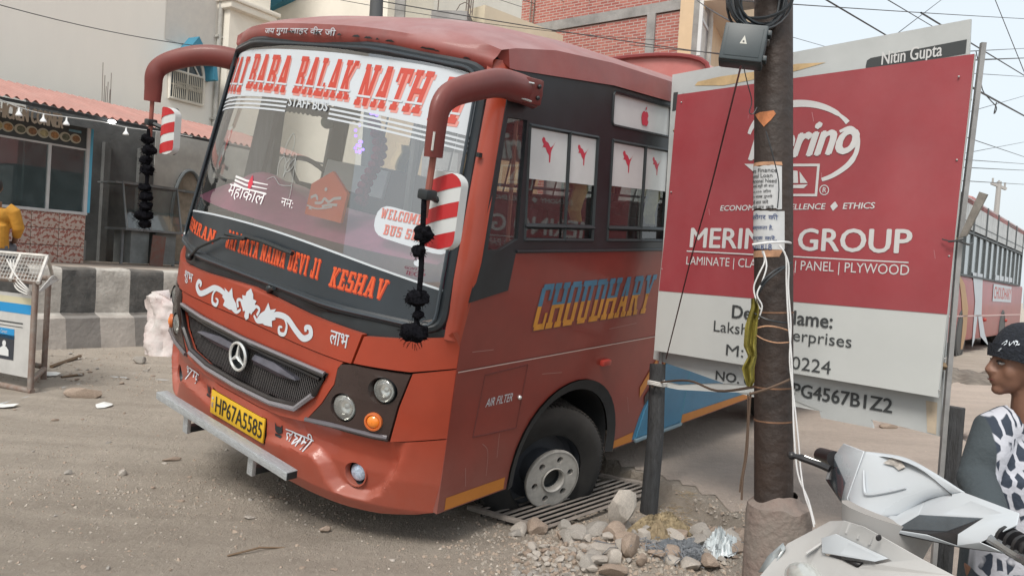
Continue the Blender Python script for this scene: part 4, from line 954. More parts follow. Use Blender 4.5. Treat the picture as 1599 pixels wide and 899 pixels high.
# the big pieces one can point to
stone_px(968, 792, 62, 'large upright slab of broken concrete leaning by the dark post', k=2, rz=.5, sc=(.75, .5, 1.35), tilt=.25)
stone_px(1003, 850, 30, 'thin splinter of concrete below the large upright slab', k=5, rz=1.2, sc=(.7, .6, 1.4))
stone_px(930, 822, 44, 'grey rounded lump at the top left of the rubble heap', k=0, rz=.2, sc=(1.1, .8, .8))
stone_px(903, 832, 34, 'grey rough lump at the near corner of the grate', k=3, rz=2.)
stone_px(942, 862, 42, 'smooth pale boulder in the middle of the rubble heap', k=8, rz=.4, sc=(1, .9, .85))
stone_px(980, 882, 38, 'brown boulder standing on end in front of the rubble heap', k=1, rz=.9, sc=(.8, .8, 1.2))
stone_px(955, 888, 30, 'pale pointed stone left of the brown standing boulder', k=11, rz=.9, sc=(.7, .8, 1.2))
stone_px(1090, 858, 44, 'broad grey stone right of the yellow cloth', k=6, rz=.3, sc=(1, .8, .7))
stone_px(1152, 828, 40, 'flat block on the platform edge beside the pole footing', k=9, rz=.1, sc=(1, .7, .55))
stone_px(1150, 858, 50, 'brown block of broken paving against the pole footing', k=4, rz=.3, sc=(1, .8, .7))
stone_px(1145, 880, 34, 'grey block below the brown paving piece', k=7, rz=1.1, sc=(1.1, .8, .7))
stone_px(130, 606, 44, 'broad flat stone lying on the road in front of the kerb', k=1, rz=.2, sc=(1, .6, .5))
stone_px(268, 712, 22, 'broken brick lying in front of the bus bumper', k=4, rz=.35, sc=(1, .45, .45), name='brick')
stone_px(218, 563, 16, 'small stone at the foot of the white sack', k=3)
stone_px(192, 738, 13, 'small pale stone left of the broken brick', k=5)
stone_px(106, 738, 10, 'small stone on the road left of the pair by the bumper', k=0)
stone_px(507, 828, 14, 'dark stone alone under the bus corner', k=4)
stone_px(390, 806, 16, 'flat pale pebble below the bumper bar', k=8, sc=(1, .8, .4))
GRP = 'rubble pieces around the drain'
rnd = random.Random(5); placed = []
for i in range(230):
    for _ in range(30):
        px = rnd.uniform(800, 1165); py = rnd.uniform(800, 898)
        if px < 950 and py < 835+(950-px)*.14: continue
        if px > 1060 and py < 850: continue
        w_ = rnd.choice([11, 12, 14, 16, 20, 24, 30, 36]) if px > 900 else rnd.choice([8, 9, 10, 12, 15])
        if all((px-a)**2+((py-b)*1.3)**2 > ((w_+c)*.36)**2 for a, b, c in placed): break
    placed.append((px, py, w_)); stone_px(px, py, w_, 'loose grey or brown lump in the rubble heap beside the drain', group=GRP, k=rnd.randrange(12), rz=rnd.uniform(0, 6), sc=(1, rnd.uniform(.7, 1), rnd.uniform(.6, 1)), tilt=rnd.uniform(-.5, .5))
for i in range(70):
    px = rnd.uniform(0, 700); py = rnd.uniform(640, 895)
    if px > 250 and py < 650+(px-250)*.5: continue
    stone_px(px, py, rnd.choice([4, 5, 6, 8, 9]), 'pebble lying loose on the dirt road', group='pebbles scattered on the dirt road', k=rnd.randrange(12), rz=rnd.uniform(0, 6), sink=.5, name='pebble', sc=(1, .8, .6))
for i in range(40):
    p = G(rnd.uniform(80, 240), rnd.uniform(550, 600)); stone(p, rnd.uniform(.012, .035), 'crumb of earth at the foot of the painted kerb wall', group='earth crumbs below the kerb', k=rnd.randrange(12), rz=rnd.uniform(0, 6), name='clod', sc=(1, .8, .6))
# gravel nobody could count
bm = bmesh.new(); tm = [(Vector((1, 0, -.3)), Vector((-.5, .85, -.3)), Vector((-.5, -.85, -.3)), Vector((0, 0, .7)))]
def chips(n, fn, s0, s1):
    for i in range(n):
        x, y = fn(); s = rnd.uniform(s0, s1)*rnd.uniform(.6, 1.2); z = gh(x, y)+s*.15; rot = Matrix.Rotation(rnd.uniform(0, 6.3), 3, 'Z') @ Matrix.Rotation(rnd.uniform(-.5, .5), 3, 'X')
        if in_drain(x, y): continue
        vs = [bm.verts.new(Vector((x, y, z))+rot @ (q*s*rnd.uniform(.7, 1.1))) for q in (Vector((1, .3, -.3)), Vector((-.2, 1, -.3)), Vector((-1, -.1, -.3)), Vector((.1, -1, -.3)), Vector((.1, .1, .6)), Vector((-.4, .2, .5)))]
        a, b, c, d, e, f = vs
        for q in ((a, b, e), (b, f, e), (b, c, f), (c, d, f), (d, e, f), (d, a, e)): bm.faces.new(q)
chips(5200, lambda: (rnd.gauss(.62, .36), rnd.gauss(3.62, .42)), .005, .017)
chips(1500, lambda: (rnd.uniform(.9, 1.7), rnd.uniform(3.3, 4.6)), .004, .012)
chips(5500, lambda: (rnd.uniform(-3.6, 1.2), rnd.uniform(2.0, 7.5)), .002, .008)
chips(1500, lambda: (rnd.gauss(-2.5, 1.2), rnd.gauss(4.4, .8)), .002, .010)
chips(260, lambda: (rnd.gauss(-1.6, 1.1), rnd.gauss(3.6, 1.1)), .006, .018)
chips(500, lambda: (rnd.uniform(-3.6, -.6), 4.3+rnd.gauss(0, .18)), .004, .014)
chips(900, lambda: (rnd.uniform(-6, -3.2), rnd.uniform(7, 10)), .004, .018)
me = bpy.data.meshes.new('gravel'); bm.to_mesh(me); bm.free(); GV = [mat('gravel_grey', (.29, .26, .225), .95, spec=.15), mat('gravel_brown', (.32, .26, .21), .95, spec=.15), mat('gravel_pale', (.40, .36, .31), .95, spec=.15)]; go = link('gravel', me, GV[0], None, 0); props(go, 'loose gravel and chips strewn over the dirt and the rubble heap', 'gravel', kind='stuff')
go.data.materials.append(GV[1]); go.data.materials.append(GV[2])
for i, p in enumerate(go.data.polygons): p.material_index = (0, 1, 0, 1, 1, 2)[(i//6*7) % 6]
# crumpled cloths and litter
def crumple(name, c, rx, ry, h, m, label, cat_, seed=0, n=46, fr=5., rz=0., aniso=3.):
    b_ = B(); cr, sr = math.cos(rz), math.sin(rz)
    def f(u, v):
        a = (u-.5)*2; b = (v-.5)*2; edge = 1+.22*noise.noise(Vector((math.atan2(b, a)*1.6, seed, 0)))
        r2 = max(abs(a), abs(b)); k = r2/max(1e-6, math.hypot(a, b)); X = a*k*rx*edge; Y = b*k*ry*edge
        q = Vector((a*fr+seed, b*fr*aniso, seed)); z = h*(1-r2**2)*(.55+.5*noise.noise(Vector((a*1.5+seed, b*1.5, 2))))+.42*h*(1-abs(noise.noise(q))*2.8)*(.35+.65*(1-r2))
        x, y = c[0]+X*cr-Y*sr, c[1]+X*sr+Y*cr; return Vector((x, y, gh(x, y)+max(.004, z)))
    b_.grid(f, n, n); return props(b_.out(name, m, None, 50), label, cat_)
p = G(1035, 800, .12); crumple('cloth_rag', p, .20, .13, .11, mat('rag_ochre', (.26, .205, .125), .9, var=.5, vs=14, bump=.5, bs=60), 'crumpled ochre cloth at the foot of the dark post', 'cloth', 3, 90, 6, .6, 2)
p = G(1025, 830, .12); crumple('cloth_scrap', p, .10, .08, .10, mat('rag_ochre2', (.26, .205, .13), .9, var=.35, vs=20), 'small tail of ochre cloth hanging down among the stones', 'cloth', 9, 36, 5, 2.)
p = G(1060, 870, .08); crumple('shredded_plastic', p, .19, .10, .07, mat('blue_grey_plastic', (.34, .365, .395), .6, var=.5, vs=45, var2=(.17, .185, .205)), 'shredded blue grey plastic sheet lying over the rubble', 'plastic', 5, 70, 9, .5, 5)
p = G(1122, 884, .06); crumple('plastic_bag', p, .10, .09, .12, mat('milky_plastic', (.55, .60, .62), .35, var=.2, vs=9, coat=.3), 'milky white plastic bag lying beside the pole footing', 'bag', 8, 40, 3, 1.5)
b_ = B()
for i in range(90):
    a = G(1060, 870, .1)+Vector((rnd.gauss(0, .10), rnd.gauss(0, .06), 0)); a.z = gh(a.x, a.y)+.05; pts = [a]
    for k in range(4): pts.append(pts[-1]+Vector((rnd.gauss(0, .022), rnd.gauss(-.012, .018), rnd.gauss(-.008, .01))))
    b_.tube(pts, .0018, 3, False)
props(b_.out('plastic_fibres', MATS['blue_grey_plastic'], None), 'tangle of thin blue grey fibres pulled out of the shredded sheet', 'fibres', kind='stuff')
b_ = B()
for i in range(160):
    a = G(rnd.uniform(1030, 1085), rnd.uniform(765, 800), .1); a.z = gh(a.x, a.y)+.006; d = Vector((rnd.uniform(-1, 1), rnd.uniform(-1, 1), rnd.uniform(0, .25)))*.05
    b_.tube([a, a+d*.5+Vector((0, 0, .004)), a+d], .0012, 3, False)
props(b_.out('dry_grass', mat('straw', (.30, .23, .14), .9, var=.4, vs=30), None), 'dry grass stalks scattered on the earth right of the ochre cloth', 'grass', kind='stuff')
def litter(px, py, w_, h_, m, label, seed):
    p = G(px, py); s = p.y/FP; b_ = B(); rr = random.Random(seed); a0 = rr.uniform(0, 3)
    P = [(math.cos(a)*w_*s/2*rr.uniform(.7, 1.1), math.sin(a)*w_*s/2*rr.uniform(.7, 1.1)) for a in [a0+k*math.pi/4 for k in range(8)]]
    def f(q): x, y = p.x+q[0], p.y+q[1]; return Vector((x, y, gh(x, y)+.008+rr.uniform(0, .02)))
    c_ = b_.bm.verts.new(f((0, 0))); vs = [b_.bm.verts.new(f(q)) for q in P]
    for i in range(8): b_.bm.faces.new((c_, vs[i], vs[(i+1) % 8]))
    props(b_.out('paper_scrap', m, None, 0), label, 'litter')
PAP = mat('paper_scrap', (.60, .60, .58), .8, var=.15)
litter(8, 637, 36, 10, PAP, 'torn white paper on the road in front of the barricade', 1); litter(163, 636, 30, 10, PAP, 'pale paper scrap on the road below the broad stone', 2)
litter(75, 586, 40, 14, PAP, 'white paper under the barricade foot', 3); litter(880, 792, 12, 4, PAP, 'sliver of white paper in the rubble', 4)
b_ = B(); a = G(355, 870); b2 = G(452, 858); c_ = G(405, 861); b_.tube([a+Vector((0, 0, .008)), c_+Vector((0, 0, .02)), b2+Vector((0, 0, .01))], .005, 5); props(b_.out('twig', mat('twig', (.16, .11, .07), .9), None), 'thin dry twig lying on the dirt in the foreground', 'twig')
b_ = B(); a = G(80, 575); b2 = G(125, 560); b_.tube([a+Vector((0, 0, .02)), b2+Vector((0, 0, .03))], .02, 5); props(b_.out('stick', mat('twig', (.16, .11, .07), .9), None), 'broken stick on the ground between the barricade and kerb', 'stick')
b_ = B(); a = G(96, 590); b2 = G(130, 586); b_.tube([a+Vector((0, 0, .01)), b2+Vector((0, 0, .015))], .012, 5); props(b_.out('stick', mat('twig', (.16, .11, .07), .9), None), 'second stick, nearer the broad stone than the kerb', 'stick')
# ================================================================== PAINTED KERB WALL AND THE SHOP TERRACE (street frame)
def KS(px): return FR(px, 470, 10.17).x
KW = empty('painted_kerb_wall', FM @ Matrix.Translation((KS(95), 10.17, 0)), 'concrete kerb wall painted in black and white blocks below the shop terrace', 'wall'); s0 = KS(95)
KB = mat('kerb_black_paint', (.055, .062, .065), .8, var=.35, vs=5, bump=.5, bs=20, var2=(.12, .12, .115), dust=.3); KWt = mat('kerb_white_paint', (.40, .375, .34), .85, var=.22, vs=4, bump=.5, bs=20, var2=(.56, .53, .48))
KBl = mat('kerb_toe_faded_black', (.22, .205, .19), .9, var=.12, vs=4, bump=.4, bs=20); KWl = mat('kerb_toe_faded_white', (.40, .365, .33), .9, var=.14, vs=4, bump=.4, bs=20)
edges = [KS(-60), KS(-2), KS(44), KS(95), KS(149), KS(202), KS(254)]+[KS(254)+.62*k for k in range(1, 22)]
for i, (a, b) in enumerate(zip(edges, edges[1:])):
    blk = i % 2 == 1
    def prof(u, v, a=a, b=b):
        PR = [(-.20, -.12), (-.165, .10), (-.13, .33), (-.02, .375), (0, .39), (.0, .70), (.01, .955), (.04, .978), (.26, .985)]
        t = u*(len(PR)-1); k = min(int(t), len(PR)-2); q = Vector(PR[k]).lerp(Vector(PR[k+1]), t-k); s = a+(b-a)*v
        nn = noise.noise(Vector((s*3, q.y*4, q.x*3))); return Vector((s-s0, q.x+.015*nn, q.y+.012*nn*(1 if q.y > .3 else 0)))
    bm_ = B(); bm_.grid(prof, 24, 8); o = bm_.out('kerb_block', [KB if blk else KWt, KBl if blk else KWl], KW, 50)
    for p in o.data.polygons: p.material_index = 1 if p.center.z < .36 else 0
b_ = B(); T0 = .965
b_.grid(lambda u, v: Vector((-4+34*u, 10.40+7*v, T0+.012*noise.noise(Vector((u*40, v*9, 0))))), 90, 24)
tp = b_.out('shop_terrace', mat('terrace_concrete', (.36, .31, .265), .95, var=.16, vs=2.5, bump=.4, bs=18), None, 60, M=FM); tp['kind'] = 'structure'
# white woven sack against the kerb wall
def sack():
    c = G(250, 556); b_ = B()
    def f(u, v):
        th = u*2*math.pi; z = v*.74; r = .20*(1+.38*v)*(1+.40*noise.noise(Vector((math.cos(th)*1.5, math.sin(th)*1.5, v*2.4)))+.20*(1-2*abs(noise.noise(Vector((math.cos(th)*3, math.sin(th)*3, v*5)))))) * (1 if v < .93 else .75)
        if v > .999: r *= .1
        return Vector((c.x+r*math.cos(th)*.9-.02*v, c.y+.10+r*math.sin(th)*.6+.14*v, z*(1-.08*math.sin(th*2+v*3))))
    b_.grid(f, 44, 30); return props(b_.out('sack', mat('woven_sack', (.64, .62, .60), .75, var=.12, vs=5, var2=(.56, .46, .45), bump=.5, bs=24), None, 60), 'crumpled white woven sack leaning on the kerb wall behind the bus', 'sack')
sack()
# ================================================================== SHOPS (street frame)
def FM_at(s, n, z): return FM @ Matrix.Translation((s, n, z))
N0 = 12.5; SX = FR(130, 400, N0).x                            # right end of the glazed shop
def Z(px, py, n=N0): return FR(px, py, n).z
SH = empty('glazed_shop', FM_at(SX, N0, T0), 'chicken corner shop with a large dark glazed front over a mottled tile wall', 'shop')
def L(s, n, z): return Vector((s-SX, n-N0, z-T0))
zt = Z(60, 325); PLA = mat('shop_plaster', (.42, .43, .42), .85, var=.15, vs=3)
TIL = mat('mottled_tile', (.50, .36, .30), .35, coat=.2)
n = TIL.node_tree; vo = n.nodes.new('ShaderNodeTexNoise'); vo.inputs['Scale'].default_value = 24; vo.inputs['Detail'].default_value = 1.5; tc = n.nodes.new('ShaderNodeTexCoord'); n.links.new(tc.outputs['Object'], vo.inputs[0])
mr = n.nodes.new('ShaderNodeMapRange'); mr.inputs[1].default_value = .50; mr.inputs[2].default_value = .56; n.links.new(vo.outputs[0], mr.inputs[0]); mx = n.nodes.new('ShaderNodeMix'); mx.data_type = 'RGBA'; mx.inputs[6].default_value = (.52, .42, .36, 1); mx.inputs[7].default_value = (.33, .12, .09, 1)
n.links.new(mr.outputs[0], mx.inputs[0]); n.links.new(mx.outputs[2], n.nodes['Principled BSDF'].inputs['Base Color'])
th = (zt-.03-T0)/3; tme = None
for r_ in range(3):
    for k in range(9):
        wt = .42; x = -wt*(k+.5); z = th*(r_+.5)
        if tme is None: o = B().box((0, 0, 0), (wt-.008, .03, th-.008), bev=.003).out('tile', TIL, SH); tme = o.data
        else: o = bpy.data.objects.new('tile', tme); C.objects.link(o); o.parent = SH
        o.location = (x, 0, z)
        if k < 3:
            o = bpy.data.objects.new('tile', tme); C.objects.link(o); o.parent = SH; o.rotation_euler = (0, 0, R(90)); o.location = (0.0, .03+wt*(k+.5), z)
B().box((-2.1, .12, (zt-T0)/2-.02), (4.0, .18, zt-T0-.06)).out('wall', PLA, SH)
ztop = 3.12; WF_ = mat('window_white_frame', (.55, .56, .56), .5, var=.1); BLF = mat('sky_blue_frame', (.10, .42, .62), .5)
zsb = FR(60, 222, N0).z; sm = FR(76, 250, N0).x-SX
B().box((-2.1, 0, zt-T0-.02), (4.2, .10, .045), bev=.004).out('sill', WF_, SH)
B().box((-.03, 0, (zt+ztop)/2-T0), (.05, .09, ztop-zt), bev=.004).out('frame_post', WF_, SH)
B().box((.022, .0, (zt+ztop)/2-T0), (.05, .07, ztop-zt), bev=.004).out('frame_post', BLF, SH)
B().box((sm, 0, (zt+zsb)/2-T0), (.045, .06, zsb-zt), bev=.003).out('mullion', WF_, SH)
B().box((sm-1.45, 0, (zt+zsb)/2-T0), (.045, .06, zsb-zt), bev=.003).out('mullion', WF_, SH)
B().box((-2.1, 0, zsb-T0), (4.1, .05, .03), bev=.003).out('transom', WF_, SH)
SG_ = glass('shop_glass', (.40, .50, .51), .10, .22, (.20, .26, .27))
for a, b in ((-.05, sm+.02), (sm-.02, sm-1.43), (sm-1.47, -4.1)):
    B().box(((a+b)/2, .0, (zt+zsb)/2-T0), (abs(b-a), .008, zsb-zt)).out('window_pane', SG_, SH)
B().box((-2.1, .0, (zsb+ztop)/2-T0), (4.1, .03, ztop-zsb)).out('sign_band', mat('sign_dark', (.045, .055, .055), .5, var=.2, vs=3), SH)
def shf(a, b, o=0): return (a, -.018-o, b)
def shp(px, py): p = FR(px, py, N0); return (p.x-SX, p.z-T0)
a = shp(-12, 168+3); b = shp(97, 197)
def shq(u, v, o=0):        # lettering follows the band of the sign
    return shf(u, v, o)
l0 = shp(-14, 185)[0]; l1 = shp(97, 195)[0]; zb0 = shp(97, 201)[1]; zb1 = shp(97, 181)[1]
txt('sign_lettering', 'CHICKEN CORNER', (l0, zb0, l1, zb1+.02), shq, mat('sign_cream', (.62, .60, .52), .6), SH, bold=.045)
for k, px in enumerate((-22, -5, 11, 31, 49, 67, 83.5, 101, 117)):
    u, v = shp(px, [178, 182, 193, 196, 200, 203, 206.5, 210, 213][k]); v = zsb-T0+.145
    polys('food_plate', [circ(u, v, .088, 18, .075)], shf, mat('plate_cream', (.42, .41, .32), .5), SH, off=.002)
    polys('food', [circ(u+.01, v, .062, 14, .052)], shf, [mat('food_%s' % c_, col, .6, var=.5, vs=30) for c_, col in (('brown', (.22, .12, .06)), ('yellow', (.36, .33, .18)), ('orange', (.38, .20, .08)), ('green', (.12, .13, .09)))][k % 4], SH, off=.004)
u, v = shp(117, 192); polys('blue_poster', [[(u-.10, zsb-T0+.28), (u+.10, zsb-T0+.28), (u+.10, ztop-T0-.1), (u-.10, ztop-T0-.1)]], shf, mat('poster_blue', (.13, .26, .32), .5, var=.3, vs=12), SH, off=.002)
B().box((-2, 2.2, 1.1), (4.2, .1, 2.4)).out('inner_wall', mat('shop_inside', (.09, .11, .11), .9, var=.5, vs=1.5), SH)
B().box((-1.2, 1.0, .5), (1.4, .6, .9), bev=.02).box((-2.9, 1.2, .6), (1.2, .5, 1.2), bev=.02).box((-1.9, 1.8, 1.2), (.5, .3, .9)).box((-3.2, .6, 1.5), (.08, .08, 1.2)).out('shop_fitting', mat('fitting_grey', (.22, .23, .22), .7, var=.3), SH)
# awning of corrugated sheet
AW = empty('corrugated_awning', FM_at(4.2, 11.45, 3.19), 'faded red corrugated awning over the two shops', 'awning')
zr = FR(100, 147, 13.4).z-3.19
AWM = mat('faded_red_sheet', (.36, .165, .14), .75, var=.16, vs=3, aniso=(1, .4, 1), dust=.3, dcol=(.5, .38, .34))
for k in range(9):
    w_ = .98; x0 = -.9+w_*k-1.0
    B().grid(lambda u, v, x0=x0: Vector((x0+1.0*u, -.04+2.0*v, zr*v+.022*math.sin((x0+1.0*u)*2*math.pi/.125)+.004*(k % 2))), 66, 3).out('roof_sheet', AWM, AW, 70)
B().box((2.4, .06, -.03), (10., .04, .04)).box((2.4, 1.9, zr-.05), (10., .05, .06)).out('purlin', mat('dark_steel', (.05, .06, .065), .6), AW)
for x in (-1.2, 3.15, 5.2): B().box((x, .06, -1.13), (.05, .05, 2.2)).out('post', mat('post_white', (.45, .48, .50), .6), AW) if x > 5.3 else None
# bay behind: dark recess walls, arch gate, glass counter
DP = mat('shade_toned_plaster', (.12, .125, .125), .9, var=.35, vs=1.6, bump=.3); LP = mat('pale_plaster', (.36, .36, .345), .9, var=.2, vs=2)  # first plaster is darkened to paint in the shade under the awning
BY = empty('snack_bay', FM_at(SX+.1, 14.2, T0), 'open dark shop bay with an arched gate beside the glazed shop', 'shop')
def byp(px, py): p = FR(px, py, 14.2); return (p.x-SX-.1, p.z-T0)
ax0, az0 = byp(262, 395); ax1, _ = byp(311, 395); atop = byp(283, 265)[1]; acx = (ax0+ax1)/2; aw = (ax1-ax0)/2; asp = byp(283, 330)[1]
arc = [(acx+aw*(1-(k/8)**1.6), asp+(atop-asp)*math.sin(k/8*math.pi/2)) for k in range(9)]; arc2 = [(2*acx-a, b) for a, b in arc[::-1]][1:]
gate_out = [(acx+aw, 0.0), *arc, *arc2, (acx-aw, 0.0)]
ex, _ = byp(238, 300)
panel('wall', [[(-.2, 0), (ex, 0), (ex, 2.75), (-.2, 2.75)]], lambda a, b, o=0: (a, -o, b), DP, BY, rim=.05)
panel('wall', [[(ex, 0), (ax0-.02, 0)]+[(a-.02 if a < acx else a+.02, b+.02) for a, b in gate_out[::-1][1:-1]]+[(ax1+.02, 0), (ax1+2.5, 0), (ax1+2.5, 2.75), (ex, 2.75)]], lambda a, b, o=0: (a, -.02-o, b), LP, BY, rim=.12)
ag = empty('arched_gate'); ag.parent = BY
B().tube([(a, -.06, b) for a, b in gate_out], .035, 6).out('gate_frame', mat('gate_grey', (.13, .15, .16), .7), ag)
for k in range(15):
    x = acx-aw+.06+(2*aw-.12)*k/14; tt = abs(x-acx)/aw; zt_ = asp+(atop-asp)*math.sin(max(0, (1-tt))**(1/1.6)*math.pi/2)
    B().box((x, -.03, zt_/2), (.05, .02, zt_)).out('gate_slat', mat('gate_rust', (.26, .23, .19), .8, var=.3, vs=6), ag)
for z in (.05, .8, 1.5): B().box((acx, -.05, z), (2*aw, .03, .05)).out('gate_rail', MATS['gate_grey'], ag)
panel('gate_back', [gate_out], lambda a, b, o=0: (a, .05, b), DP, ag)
for x in byp(215, 300)[0], byp(160, 300)[0]: B().box((x, -.06, 1.1), (.12, .10, 2.2)).out('pilaster', DP, BY)
B().box((.35, -.3, .2), (.5, .6, .35), bev=.02).out('step', LP, BY)
# display counter
CO = empty('display_counter', FM_at(FR(180, 395, 13.2).x, 13.2, T0), 'empty tilted glass display counter standing in the dark shop bay', 'counter')
def cop(px, py): p = FR(px, py, 13.2); return (p.x-FR(180, 395, 13.2).x, p.z-T0)
c0 = cop(172, 345); c1 = cop(258, 365); t0 = cop(180, 282); t1 = cop(258, 275)
CG = glass('counter_glass', (.45, .52, .52), .12, .16, (.22, .25, .25)); CF = mat('counter_steel', (.24, .26, .27), .5, metal=.4, var=.2)
w_ = c1[0]-c0[0]; zb = .62; zt_ = t0[1]
B().box((w_/2+.02, .0, zb), (w_+.1, .62, .04)).out('shelf', CF, CO)
for x in (0, w_*.42, w_): B().tube([(x, -.30, zb), (x+.06, -.02, zt_)], .018, 6).out('upright', CF, CO)
B().tube([(0.06, -.02, zt_), (w_+.06, -.02, zt_)], .016, 6).out('top_rail', CF, CO)
for a, b in ((.01, w_*.42), (w_*.43, w_)): B().face([(a, -.30, zb), (b, -.30, zb), (b+.06, -.02, zt_), (a+.06, -.02, zt_)]).out('pane', CG, CO)
B().box((w_/2+.08, .25, zt_-.02), (w_+.3, .56, .03)).out('top_board', CF, CO)
B().box((w_*.30, .05, zb/2), (w_*.32, .5, zb-.05)).box((w_*.78, .05, zb/2), (w_*.38, .45, zb-.05)).out('cupboard', mat('cupboard_grey', (.22, .24, .24), .6, var=.25, vs=4), CO)
for x in (.05, w_): B().box((x, -.1, zb/2), (.04, .04, zb)).out('leg', CF, CO)
mp_ = B(); mp_.box((0, 0, .27), (.26, .02, .54), Matrix.Rotation(R(4), 4, 'Y'))
PMt = mat('menu_poster', (.42, .36, .32), .6, var=.6, vs=9, var2=(.20, .07, .05)); o = mp_.out('menu_board', PMt, None, M=FM_at(FR(246, 395, 12.8).x, 12.8, T0)); props(o, 'small printed menu board with food pictures under the counter end', 'board')
bl = B()
for k, (px, py) in enumerate(((152, 215), (181, 170), )): pass
# string of bulbs along the eave
LS = empty('string_lights', FM_at(SX, 11.4, 3.0), 'drooping cable of small white lamps under the corrugated awning', 'string lights')
pts = []; px_l = [(-20, 150), (0, 156), (30, 168), (68, 178), (104, 183), (135, 187), (162, 191), (197, 199), (226, 203), (265, 208), (300, 214)]
lp = [FR(x, y, 11.4)-Vector((SX, 11.4, 3.0)) for x, y in px_l]
B().tube(smoothpts(lp, 4), .008, 5).out('cable', mat('cable_white', (.45, .45, .44), .6), LS)
for i, k in enumerate((2, 3, 4, 7, 9)):
    b_ = B(); p = lp[k]; b_.lathe([(.012, .0), (.014, -.05), (.045, -.10), (.042, -.115), (.001, -.12)], Matrix.Translation(p), 10); b_.out('bulb', mat('bulb_white', (.75, .76, .76), .4), LS)
b_ = B(); p = FR(175, 190, 11.38)-Vector((SX, 11.4, 3.0)); b_.ball(p, .045, (1.3, 1, .6)); b_.out('lit_bulb', mat('lit_bulb', (.9, .9, .9), .4, emit=(1, 1, 1), es=5), LS)
# reinforcing bars that stick up behind the awning
RB = empty('rebar_bundle', FM_at(FR(165, 160, 13.6).x, 13.6, 3.2), 'thin reinforcing bars sticking up behind the corrugated awning', 'rebar')
for px, py in ((160, 98), (163, 118), (168, 128), (173, 114), (171, 140), (165, 135)):
    a = FR(px-1, 165, 13.6); b = FR(px+1, py, 13.6); o = Vector((FR(165, 160, 13.6).x, 13.6, 3.2)); B().tube([a-o, b-o], .007, 4).out('rod', mat('rebar', (.18, .15, .13), .8), RB)
# ================================================================== CREAM BUILDING
NC = 15.0
CRM = mat('cream_plaster', (.82, .785, .715), .9, var=.05, vs=1.1, aniso=(1, 1, .3), var2=(.74, .705, .645), bump=.15, bs=6); CRM2 = mat('cream_plaster_light', (.76, .72, .64), .9, var=.06, vs=1.2)
BLC = mat('chhajja_blue', (.045, .22, .33), .7, var=.15, vs=3)
cx = FR(343, 60, NC).x
CB = empty('cream_building', FM_at(cx, NC, 0), 'tall cream building with blue trimmed arched windows behind the shops', 'building')
def cp(px, py, n=NC): p = FR(px, py, n); return (p.x-cx, p.z)
B().box((-12+.0, 1.5, 7.5), (24.0, 3.0, 15)).out('wall', CRM, CB)
b_ = B(); b_.box((.55, 1.2, 7.5), (1.1, 3.0, 15)); b_.out('corner_wall', CRM2, CB)
B().box((9.5, 3.2, 7.5), (17, 3, 15)).out('wall', CRM2, CB)
pz = cp(370, 20)[1]; b_ = B(); b_.box((.55, .75, pz), (1.30, 2.4, .16), bev=.05).box((.55, .75, pz+.12), (1.42, 2.5, .10), bev=.03); b_.out('cornice', CRM2, CB)
B().cyl((-.07, -.08, .9), (-.07, -.08, 15), .05, n=10).out('rain_pipe', mat('pipe_grey', (.40, .39, .36), .7, var=.2), CB)
for z in (2.4, 4.2, 6.0): B().box((-.07, -.07, z), (.16, .10, .05)).out('pipe_clamp', MATS['pipe_grey'], CB)
B().grid(lambda u, v: Vector((-1.35+1.2*u, -.012, 5.6+2.3*v)), 2, 2).out('peeled_patch', mat('peeled_plaster', (.62, .59, .54), .95, var=.1, vs=7, var2=(.50, .48, .45)), CB)
# arched window
wx0, wz0 = cp(262, 152); wx1 = cp(315, 152)[0]; wsp = cp(300, 118)[1]; wtp = cp(287, 78)[1]; wc = (wx0+wx1)/2-.0; hw = (wx1-wx0)/2
WN = empty('arched_window'); WN.parent = CB
go_ = [(wc+hw, wz0), (wc+hw, wsp)]+[(wc+hw*math.cos(R(90*k/8)), wsp+(wtp-wsp)*math.sin(R(90*k/8))**1.1) for k in range(1, 9)]+[(wc-hw*math.sin(R(90*k/8)), wsp+(wtp-wsp)*math.cos(R(90*k/8))**1.1) for k in range(1, 9)]+[(wc-hw, wz0)]
panel('pane', [go_], lambda a, b, o=0: (a, -.02-o, b), mat('window_dark', (.11, .13, .14), .25, var=.3, vs=2), WN)
B().tube([(a, -.04, b) for a, b in go_+go_[:1]], .035, 6, False).tube([(wc, -.05, wz0), (wc, -.05, wtp)], .022, 6).tube([(wc-hw, -.05, wsp), (wc+hw, -.05, wsp)], .025, 6).tube([(wc-hw*.7, -.05, wsp), (wc, -.05, wtp-.08), (wc+hw*.7, -.05, wsp)], .018, 6).out('frame', CRM2, WN)
for k in range(17):
    x = wc-hw+.05+(2*hw-.1)*k/16; B().tube([(x, -.09, wz0+.02), (x, -.09, wsp-.03)], .011, 4).out('grille_rod', mat('grille_cream', (.50, .46, .38), .7), WN)
b_ = B()
for k in range(16):
    x = wc-hw+.1+(2*hw-.2)*(k+.5)/16; b_.tube([(x+.04*math.cos(R(30*j)), -.10, (wz0+wsp)/2+.06*math.sin(R(30*j))) for j in range(13)], .006, 4, False)
b_.out('grille_rings', MATS['grille_cream'], WN)
B().box((wc, -.05, (wz0+wsp)/2), (2*hw, .02, .03)).out('grille_rail', MATS['grille_cream'], WN)
